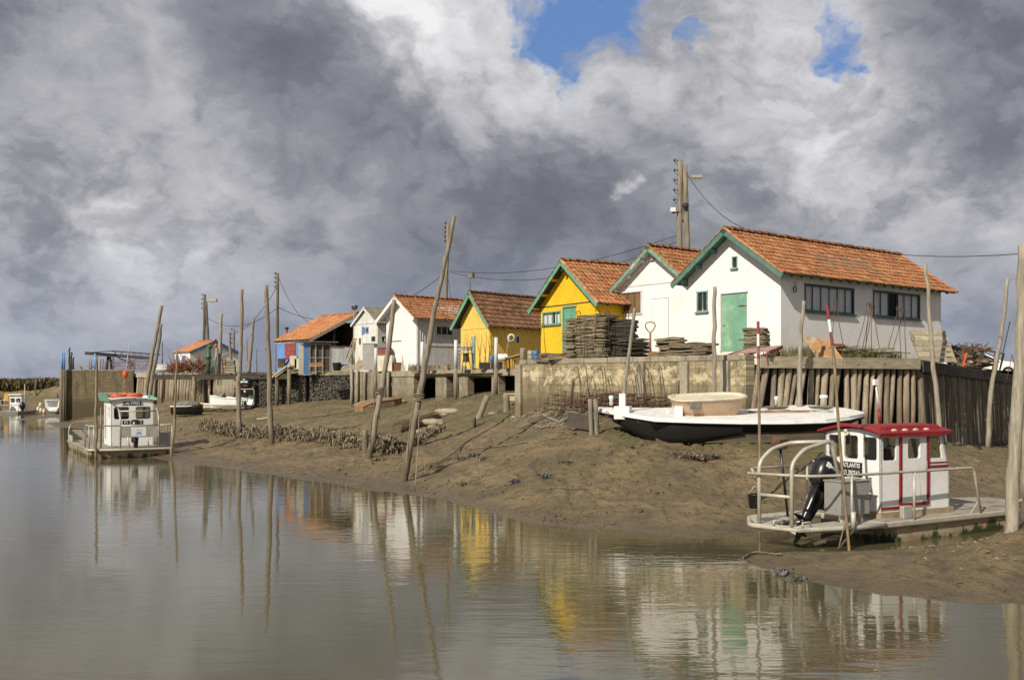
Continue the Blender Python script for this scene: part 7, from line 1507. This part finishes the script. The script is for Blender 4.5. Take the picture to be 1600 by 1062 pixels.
# wire netting roll behind it
t = thing('wire_net_roll', 'long rusty wire netting roll lying on the mud right of the oyster hurdle', 'netting'); a = hit(622, 673); e = hit(684, 655); t.location = a
w = MB(); d = (e-a); L_ = d.length; d.normalize(); sd = d.cross(Z).normalized(); k = 34; up = sd.cross(d)
for i in range(k):
    c = a.lerp(e, i/k)+Z*.16; w.tube([c+sd*(.30*math.cos(q))+up*(.24*math.sin(q)) for q in [j*.7 for j in range(9)]], .012, 4, closed=True)
for j in range(9): q = j*.7; o_ = sd*(.30*math.cos(q))+up*(.24*math.sin(q))+Z*.16; w.tube([a+o_, e+o_], .011, 4)
w.build('mesh', M['rustdark'], t); w = MB(); w.tube([a+Z*.1, e+Z*.1], .17, 8, .15); w.build('core', M['clod'], t)
# upturned punt
t = thing('upturned_punt', 'orange brown upturned punt lying below the grey slab panel', 'punt'); a = P(560, 625, 60); e = P(622, 617, 62); t.location = a; w = MB(); d = (e-a); sd = V(-d.y, d.x, 0).normalized(); pts = []
for f, hw, hz in ((0, .45, .30), (.2, .6, .46), (.75, .62, .46), (1., .45, .4)):
    c = a.lerp(e, f); c.z = mz(c.x, c.y); pts.append([c-sd*hw-Z*.1, c-sd*hw*.92+Z*hz, c+sd*hw*.92+Z*(hz+.05), c+sd*hw-Z*.1])
w.loft(pts, smooth=False); w.build('hull', M['orangewood'], t, bevel=.02); w = MB()
for s_ in (1, 2): w.tube([p[s_] for p in pts], .04, 6)
w.build('chine_rail', M['plank'], t)

# stones, clumps, ropes
def rock(mb, c, r, rs, sq=(1, 1, .6)): mb.ball(c, r, 8, 5, (sq[0]*rs.uniform(.8, 1.3), sq[1]*rs.uniform(.7, 1.2), sq[2]), jit=.16, rnd=rs.random())
rs = random.Random(5)
for i, (px, py, r_) in enumerate(((675, 662, .36), (700, 645, .34), (690, 650, .26), (676, 668, .22), (655, 676, .2), (770, 648, .22), (803, 653, .13), (690, 663, .18), (630, 628, .2), (648, 625, .2))):
    w = MB(); c = hit(px, py); rock(w, c+Z*r_*.2, r_, rs, (1.7 if i < 3 else 1.1, 1, .5)); tag(w.build('loose_stone', M['stone'], None, loc=c), 'pale loose stone lying on the mud below the concrete deck', 'stone', 'loose stones below the deck')
clumps = [(686, 731, .34, 'pale oyster clump right of the tallest leaning pole foot'), (764, 718, .28, 'dark oyster clump in the middle of the mud slope'), (745, 712, .2, 'small oyster clump left of the dark central clump'), (722, 716, .15, 'smallest oyster clump beside the slanting rope'), (1062, 712, .30, 'left oyster clump below the bow bulge of the decked boat'), (1080, 716, .34, 'middle oyster clump below the decked boat'), (1108, 714, .28, 'right oyster clump below the decked boat'), (884, 722, .18, 'small oyster clump on the bare slope left of the decked boat'), (853, 744, .14, 'dark clump low on the bare mud slope'), (590, 718, .2, 'oyster clump at the foot of the rope lashed pole'), (1312, 752, .1, 'small clump of shells on the mud behind the motor'), (805, 752, .12, 'dark small clump near the waterline centre'), (724, 757, .16, 'brown clump near the waterline, right of the leaning pole'), (1225, 896, .13, 'dark clump at the edge of the near mud spit'), (1246, 906, .10, 'little dark clump beside the near mud spit edge')]
for px, py, r_, lab in clumps:
    w = MB(); c = hit(px, py); n_ = int(300*r_/.3)+40
    for _ in range(n_):
        a = rs.uniform(0, 6.28); d = r_*min(1.1, abs(rs.gauss(0, .5))); q = c+V(math.cos(a)*d*1.5, math.sin(a)*d, rs.uniform(0, .35*r_)); l = rs.uniform(.03, .075); ax = Vector((rs.gauss(0, 1), rs.gauss(0, 1), rs.gauss(.5, 1))).normalized(); ay = ax.cross(Vector((rs.gauss(0, 1), rs.gauss(0, 1), 1))).normalized(); az = ax.cross(ay)
        w.add([q+ax*l, q+ay*l*.5+az*l*.2, q-ax*l, q-ay*l*.5+az*l*.2, q+az*l*.4], [(0, 1, 4), (1, 2, 4), (2, 3, 4), (3, 0, 4)], rnd=rs.random())
    tag(w.build('oyster_clump', M['shellmat' if 'dark' not in lab else 'shelldark'], None, loc=c), lab, 'oyster clump', 'oyster clumps on the mud')
w = MB()
for _ in range(5200):
    if rs.random() < .72: px, py = rs.uniform(280, 1180), rs.uniform(640, 832)
    else: px, py = rs.uniform(1180, 1600), rs.choice((rs.uniform(700, 790), rs.uniform(865, 935)))
    c = hit(px, py) if False else None
    Y = None
    yy_ = (HC-.6)*FO/(py-HOR)
    x = (px-CX)/FO*yy_; z = mz(x, yy_) if _ % 1 == 0 else 0
    if z < .06: continue
    r_ = rs.uniform(.008, .022)*(1.8 if rs.random() < .08 else 1)*(1+yy_/60)
    q = V(x, yy_, z); w.ball(q, r_, 5, 3, (1.3, 1, .7), jit=.25, rnd=rs.random())
tag(w.build('mud_clods', M['clod'], None, loc=hit(900, 740)), 'small clods and gravel scattered over the mud slope', 'clods', kind='stuff')
w = MB()
for _ in range(2600):
    px, py = (rs.uniform(560, 1600), rs.uniform(650, 935)); yy_ = (HC-.5)*FO/(py-HOR); x = (px-CX)/FO*yy_; z = mz(x, yy_)
    if z < .04 or noise.noise((x*.4, yy_*.4, 7)) < -.05: continue
    l = rs.uniform(.014, .032)*(1+yy_/50); a = rs.uniform(0, 6.28); q = V(x, yy_, z+.015); ax = V(math.cos(a), math.sin(a), rs.uniform(-.2, .5)); ay = V(-math.sin(a), math.cos(a), rs.uniform(-.2, .4)); w.add([q+ax*l, q+ay*l*.6, q-ax*l, q-ay*l*.6, q+Z*l*.4], [(0, 1, 4), (1, 2, 4), (2, 3, 4), (3, 0, 4)], rnd=rs.uniform(.5, 1))
tag(w.build('shell_litter', M['shellmat'], None, loc=hit(1000, 760)), 'pale broken shells scattered on the mud', 'shells', kind='stuff')
for i, (pp, r_, lab) in enumerate(((((797, 648), (770, 668), (730, 690), (700, 715), (650, 738)), .032, 'thick weed covered rope slanting down the central mud'), (((640, 746), (668, 727), (715, 712)), .02, 'thin rope from the tallest pole foot to the small oyster clumps'), (((300, 702), (340, 697), (372, 684)), .03, 'rope trailing to the foot of the forked pole'), (((640, 612), (560, 640), (470, 655), (430, 662)), .02, 'thin dark line lying across the upper mud behind the hurdle'), (((745, 700), (800, 695), (892, 684)), .02, 'thin rope lying level across the green patch of mud'), (((1160, 873), (1172, 867), (1190, 865), (1222, 868)), .022, 'weedy rope end at the tip of the near mud spit'), (((640, 700), (649, 756), (652, 760)), .02, 'slack rope hanging down beside the tallest leaning pole'), (((860, 764), (905, 764), (950, 762)), .02, 'dark tide mark rope on the lower mud slope'))):
    q = [hit(*p) for p in pp]; s_ = path(q, 26, .02)
    if i == 6: s_ = path([P(655, 640, hit(631, 752).y-.1), P(653, 700, hit(631, 752).y-.15), hit(649, 757)], 14)
    else:
        for p in s_: p.z = mz(p.x, p.y)+r_*.9+R(0, .02)
    w = MB(); w.tube(s_, r_, 6, .2); tag(w.build('old_rope', M['darkpile' if i in (0, 3, 5, 7) else 'rope'], None, loc=s_[0]), lab, 'rope', 'ropes lying on the mud')

# ---------------------------------------------------------------- jetty, dinghies and gear at left
J0 = P(240, 588, 80); J1 = P(452, 588, 71); J0.z = J1.z = 3.83; jd = (J1-J0).normalized(); jn = V(-jd.y, jd.x, 0); JL = (J1-J0).length
JT = thing('timber_jetty', 'dark timber jetty on posts crossing the mud behind the left mooring poles', 'jetty', (J0+J1)/2)
w = MB()
for i in range(int(JL/.22)): c = J0+jd*(i*.22+.1)+jn*.55; w.box(c+Z*.20, (.19, 1.3, .05), math.atan2(jd.y, jd.x))
w.build('decking', M['darkwood'], JT)
for o_ in (-.05, 1.15): w = MB(); w.beam(J0+jn*o_, J1+jn*o_, .14, .32); w.build('stringer', M['darkwood'], JT)
for px, yb in ((303, 642), (371, 632), (432, 626), (452, 622)):
    f = None
    for k in range(200):
        q = J0.lerp(J1, k/199)
        if CX+q.x/q.y*FO >= px: break
    for o_ in (-.02, 1.1): c = q+jn*o_; w = MB(); w.tube([V(c.x, c.y, mz(c.x, c.y)-.4), V(c.x, c.y, 3.9 if px < 440 else 4.4)], .15, 8, .06); w.build('post', M['darkpile'], JT)
w = MB(); w.beam(P(430, 590, 72), P(454, 572, 71.2), .9, .12); w.beam(P(430, 588, 71.5), P(454, 569, 70.8), .06, .2); w.build('ramp', M['plank'], JT)
w = MB(); w.box(P(447, 608, 74.6), (.9, .1, 1.7)); tag(w.build('painted_shade_panel', M['black'], None, loc=P(447, 608, 74.6)), 'black panel painted as the shaded opening between the shell walls under the jetty ramp', 'opening')  # plain black box, its colour stands for the shade in the gap
def loft_boat(root, c, rz, L_, W_, H_, matn, tilt=0):
    m = Matrix.Rotation(rz, 3, 'Z')@Matrix.Rotation(tilt, 3, 'X'); T = lambda x, y, z: c+m@V(x, y, z); rings = []
    st = ((-.5, .80), (-.3, .95), (0, 1.), (.25, .85), (.4, .55), (.5, .08)); b = MB()
    for x, k in st: hw = W_/2*k; sh_ = H_*(1+.25*max(0, x)*2); rings.append([T(x*L_, -hw, sh_), T(x*L_, -hw*.88, H_*.35), T(x*L_*.94, -hw*.5, 0), T(x*L_*.94, hw*.5, 0), T(x*L_, hw*.88, H_*.35), T(x*L_, hw, sh_), T(x*L_*.97, hw*.85, sh_), T(x*L_*.9, hw*.55, H_*.35), T(x*L_*.9, -hw*.55, H_*.35), T(x*L_*.97, -hw*.85, sh_)])
    b.loft(rings, smooth=False); b.build('hull', M[matn], root, bevel=.02)
    b = MB(); b.tube([r_[0] for r_ in rings]+[r_[5] for r_ in rings[::-1]], .04, 6, closed=True); b.build('gunwale', M['whitepaint'], root)
    return T
c = hit(362, 632, 60); c = G(360, 73.5, 0); c.z = mz(c.x, c.y)+.25
d1_ = thing('dinghy', 'white dinghy with grey rim lying under the timber jetty', 'dinghy', c); T = loft_boat(d1_, c, math.radians(165), 3.4, 1.5, .75, 'whitepaint'); w = MB(); w.box(T(-.2, 0, .55), (.3, 1.2, .06)); w.build('thwart', M['whitepaint'], d1_)
w = MB(); w.add([T(.6, -.5, .75), T(.6, .5, .75), T(1.3, 0, .85), T(.45, 0, 1.15)], [(0, 1, 3), (1, 2, 3), (2, 0, 3)]); w.build('foredeck', M['greycloth'], d1_)
c = G(321, 75.5, 0); c.z = mz(c.x, c.y)+.12; d2_ = thing('dinghy', 'smaller cream dinghy left of the white dinghy under the jetty', 'dinghy', c); loft_boat(d2_, c, math.radians(172), 2.5, 1.1, .42, 'cream')
c = G(385, 72.6, 0); c.z = 3.15; t = thing('outboard_on_stand', 'black and red outboard motor on a pale frame right of the white dinghy', 'outboard motor', c, 0)
outboard(t, (0, 0, -.3), 1.25, tilt=0); rail('stand_frame', [(-.6, -.5, -1.0), (-.6, -.5, -.2), (.7, -.5, -.2), (.7, -.5, -1.0)], .03, t, 'alu'); rail('stand_frame', [(-.6, -.5, -.9), (.7, -.5, -.9)], .03, t, 'alu')
c = G(292, 71, 0); c.z = mz(c.x, c.y)+.1; t = thing('covered_dinghy', 'dinghy under a grey cover beside the left jetty post', 'dinghy', c); loft_boat(t, c, math.radians(20), 2.2, 1.1, .6, 'blackpl'); w = MB(); w.ball(c+V(.1, 0, .7), .75, 12, 7, (1.25, .65, .42), jit=.07); w.build('cover', M['greycloth'], t)
for i, (a, e) in enumerate((((310, 641), (420, 630)), ((408, 634), (388, 636)), ((402, 657), (420, 655)))): A1 = hit(*a); B1 = hit(*e); w = MB(); w.beam(A1+Z*.1, B1+Z*.12, .3, .1); tag(w.build('walkway_plank', M['plank'], None, loc=A1), ['long plank walkway on the mud in front of the dinghies', 'short plank at the right end of the plank walkway', 'low plank block between the two straight mooring poles'][i], 'plank')
for i in range(5): c = hit(393+6*i, 632-i); w = MB(); w.beam(c+V(-.15, 0, 0), c+V(.2, .2, .45), .16, .05); tag(w.build('driftwood_piece', M['pole'], None, loc=c), 'short slat leaning in the row at the foot of the shell wall', 'slat', 'row of slats by the shell wall')

# gear on the far left quay
t = thing('green_hoist', 'green iron hoist standing in front of the blue trimmed hut', 'hoist', G(326, 83, 4.05)); w = MB(); w.tube([G(325.5, 83, 4.0), P(326, 541, 83)], .19, 10); w.tube([P(325.5, 560, 83), P(325.5, 556, 83)], .26, 10); w.tube([P(326, 543, 83), P(330, 540, 83)], .2, 8); w.build('column', M['cranegreen'], t)
w = MB(); w.tube([P(331, 583, 82.6), P(337, 560, 82.6)], .05, 6); w.tube([P(335, 575, 82.6), P(341, 545, 82.6)], .05, 6); w.tube([P(331, 583, 82.6), P(331, 560, 82.6)], .05, 6); w.build('brace', M['cranegreen'], t)
t = thing('hand_wheel', 'thin spoked wheel leaning at the foot of the green hoist', 'wheel', G(329, 82, 4.1)); c = P(329, 580, 82); w = MB(); w.tube([c+V(.3*math.cos(a), .02, .3*math.sin(a)) for a in [i*.39 for i in range(16)]], .035, 6, closed=True); w.build('rim', M['wire'], t); w = MB()
for i in range(4): a = i*.785; w.tube([c-V(.28*math.cos(a), 0, .28*math.sin(a)), c+V(.28*math.cos(a), 0, .28*math.sin(a))], .012, 4)
w.build('spokes', M['wire'], t)
t = thing('orange_lamp', 'small orange lamp on poles beside the green hoist', 'lamp', G(338, 82.5, 4.05)); w = MB(); w.tube([G(335, 82.5, 4.05), P(337.5, 543, 82.5)], .035, 5); w.tube([G(341, 82.5, 4.05), P(338.5, 543, 82.5)], .035, 5); w.build('legs', M['alu'], t); w = MB(); w.ball(P(337.5, 540, 82.5), .14, 8, 5, (1, 1, 1.2)); w.build('head', M['orange'], t)
for i, (x0, x1, y0, y1, m_) in enumerate(((346, 352, 561, 583, 'orangewood'), (352, 367, 571, 583, 'plank'), (353, 366, 562, 570.6, 'plank'))):
    a = P(x0, y0, 83); e = P(x1, y1, 83); t = thing('wooden_crate', ['narrow pale orange crate right of the green hoist', 'lower slatted crate behind the jetty, left of the dark topped pole', 'upper slatted crate stacked behind the jetty'][i], 'crate', V((a.x+e.x)/2, 83, e.z), 0, 'crates behind the jetty')
    w = MB(); w.box(((a.x+e.x)/2, 83.2, (a.z+e.z)/2), (e.x-a.x-.04, .4, a.z-e.z-.02)); w.build('inner', M['darkwood'], t)
    for k in range(3): w = MB(); z_ = e.z+(a.z-e.z)*(k+.5)/3; w.box(((a.x+e.x)/2, 82.96, z_), (e.x-a.x, .04, (a.z-e.z)/3-.06)); w.build('slat', M[m_], t)
rs = random.Random(9)
def rack(label, px0, px1, y0, y1, Y, group, m_='rust', n=9):
    a = P(px0, y1, Y); e = P(px1, y0, Y); t = thing('oyster_rack_stack', label, 'rack stack', V(a.x, Y, a.z), 0, group)
    for k in range(n): z_ = a.z+(e.z-a.z)*(k+.5)/n; w = MB(); w.beam(V(a.x, Y+rs.uniform(-.1, .3), z_+rs.uniform(-.04, .04)), V(e.x, Y+rs.uniform(-.1, .3), z_+rs.uniform(-.04, .04)), .05, .045); w.build('bar', M[m_], t)
    w = MB()
    for _ in range(60):
        s_ = rs.choice((0, 1)); x = (a.x if s_ == 0 else e.x)+rs.gauss(0, .22); z_ = rs.uniform(a.z, e.z); w.tube([V(x, Y+rs.uniform(-.3, .3), z_), V(x+rs.gauss(0, .25), Y+rs.uniform(-.3, .3), z_+rs.gauss(0, .3))], .02, 4)
    tag(w.build('tangled_ends', M[m_], t), kind='stuff')
rack('left stack of rusty oyster racks under the steel canopy', 174, 203, 562, 578, 96, 'rusty rack stacks'); rack('right stack of rusty oyster racks beside the twisted poles', 206, 234, 560, 580, 95, 'rusty rack stacks'); rack('rusty brown rack heap left of the green hoist', 268, 317, 566, 583, 84.5, 'rusty rack stacks', 'rust', 7)
w = MB()
for _ in range(420): px = rs.uniform(268, 320); h_ = 8+12*math.exp(-((px-308)/10)**2)+7*math.exp(-((px-283)/12)**2); q = P(px, 583-rs.random()*h_, 84+rs.uniform(-.5, .5)); d = V(rs.gauss(0, .5), rs.gauss(0, .3), rs.gauss(.4, .6)); w.tube([q, q+d*.7], .018, 4)
tag(w.build('brush_heap', M['rust'], None, loc=P(295, 583, 84)), 'heap of reddish brush and wire left of the green hoist', 'brush', kind='stuff')
t = thing('steel_canopy', 'dark skeletal steel canopy frame above the block wall at far left', 'canopy frame', G(185, 96, 4.5)); Yc = 96
for a, e, wd in (((133, 551.5), (238, 560), .3), ((137, 551), (175, 548.2), .07), ((175, 548.2), (250, 554), .12), ((150, 555), (175, 557), .06)): w = MB(); w.beam(P(*a, Yc), P(*e, Yc-1), .1, wd); w.build('beam', M['wire'], t)
for k in range(6): w = MB(); x = 175+k*10; w.tube([P(x, 557-.2*k*0+k*.5, Yc), P(x+5, 550+k*.5, Yc), P(x+10, 557.5+k*.5, Yc)], .035, 4); w.build('lattice', M['wire'], t)
for x0, x1, y in ((169, 167, 578), (171, 175, 578), (236, 236, 580)): w = MB(); w.tube([P(x1, y, Yc), P(x0, 553, Yc)], .11, 6); w.build('post', M['darkwood'], t)
w = MB(); w.tube([P(179, 556, Yc), P(200, 565, Yc)], .05, 5); w.build('brace', M['wire'], t)
t = thing('low_bench', 'low plank bench on the block wall under the canopy end', 'bench', G(134, 95, 4.5)); w = MB(); w.beam(P(124, 572, 95), P(145, 573, 95), .5, .1); w.build('seat', M['plank'], t)
for x in (127, 142): w = MB(); w.beam(P(x, 577, 95), P(x, 573, 95), .3, .08); w.build('leg', M['plank'], t)
for i, x in enumerate((140, 143, 157, 160.5, 163.5)): w = MB(); w.tube([P(x, 579, 96), P(x+(i-2)*.4, 562+R(-2, 3), 96)], .06, 5); tag(w.build('short_stake', M['pole'], None, loc=P(x, 579, 96)), ['short stake standing behind the left part of the low bench', 'short stake behind the right end of the low bench', 'leftmost of three short stakes right of the blue post', 'middle of three short stakes right of the blue post', 'rightmost of three short stakes right of the blue post'][i], 'stake', 'short stakes on the block wall')
t = thing('small_white_boat', 'white boat hull glimpsed behind the twisted poles on the quay', 'boat', G(266, 92, 4.3)); c = G(266, 92, 4.35); loft_boat(t, c, math.radians(10), 2.4, 1.2, .7, 'whitepaint')

# far barge and white motor boat on the channel at far left
FB_ = thing('small_barge', 'small far barge with white cabin and dark engines near the left edge', 'barge', G(27, 112, 0), 0)
c = G(27, 112, 0); w = MB(); w.loft([[c+V(sx*1.35, sy*2.6, -.1) for sx, sy in ((-1, -1), (1, -1), (1, 1), (-1, 1))], [c+V(sx*1.5, sy*2.8, .28) for sx, sy in ((-1, -1), (1, -1), (1, 1), (-1, 1))]], smooth=False); w.build('hull', M['alu'], FB_, bevel=.03)
w = MB(); w.box(c+V(-.1, .6, 1.15), (1.35, 1.6, 1.75)); w.build('cabin', M['whitepaint'], FB_, bevel=.05); w = MB(); w.box(c+V(-.1, .5, 2.08), (1.5, 1.9, .1)); w.build('roof', M['whitepaint'], FB_, bevel=.02)
for x in (-.42, .22): w = MB(); w.box(c+V(x, -.21, 1.45), (.45, .03, .45)); w.build('window', M['glass'], FB_)
for x, z_ in ((-1.2, 1.75), (1.25, 1.3)): w = MB(); w.ball(c+V(x, -1.4, z_-.45), .42, 9, 6, (.8, .8, 1.1)); w.tube([c+V(x, -1.4, z_-.5), c+V(x, -1.4, .2)], .16, 7); w.build('engine', M['blackpl'], FB_)
for z_ in (.95, 1.5): w = MB(); w.tube([c+V(-1.4, -2.6, z_), c+V(1.4, -2.6, z_)], .035, 5); w.build('hand_rail', M['alu'], FB_)
for x in (-1.4, -.5, .6, 1.4): w = MB(); w.tube([c+V(x, -2.6, .28), c+V(x, -2.6, 1.5)], .035, 5); w.build('stanchion', M['alu'], FB_)
w = MB(); w.tube([c+V(.95, -.2, .3), c+V(.95, -.2, 3.3)], .05, 6); w.build('mast', M['alu'], FB_)
w = MB(); q = c+V(-.02, -2.4, 1.95); w.add([q+V(0, 0, .35), q+V(-.22, .02, .1), q+V(-.3, 0, -.62), q+V(-.05, -.06, -.5), q+V(.24, 0, -.64), q+V(.22, .02, .1), q+V(0, .08, .1), q+V(0, .08, -.6)], [(0, 1, 2, 3), (0, 3, 4, 5), (0, 6, 1), (1, 6, 7, 2), (0, 5, 6), (5, 4, 7, 6), (2, 7, 3), (3, 7, 4)]); tag(w.build('hanging_oilskin', M['oilskin'], None, loc=q), 'yellow oilskin hanging at the stern of the small far barge', 'oilskin')
MBt = thing('motor_boat', 'white motor boat with fenders half hidden behind the block wall end', 'boat', G(92, 112, 0)); c = G(92, 112, .0); loft_boat(MBt, c+V(.2, 1, .25), math.radians(80), 4.6, 2.3, 1.25, 'whitepaint')
w = MB(); w.tube([c+V(-.4, .5, 1.5), c+V(-.45, .5, 2.5)], [.16, .08], 7); w.box(c+V(.1, .6, 1.6), (1.4, 1., .2)); w.build('console', M['greycloth'], MBt)
for i, (x, z_) in enumerate(((-1.3, .95), (-1.55, .5), (-1.25, .35), (-.9, .25))): w = MB(); w.ball(c+V(x-.15, -1.3, z_), .24, 8, 6, (.8, .8, 1.2)); w.build('fender', M['cream'], MBt)
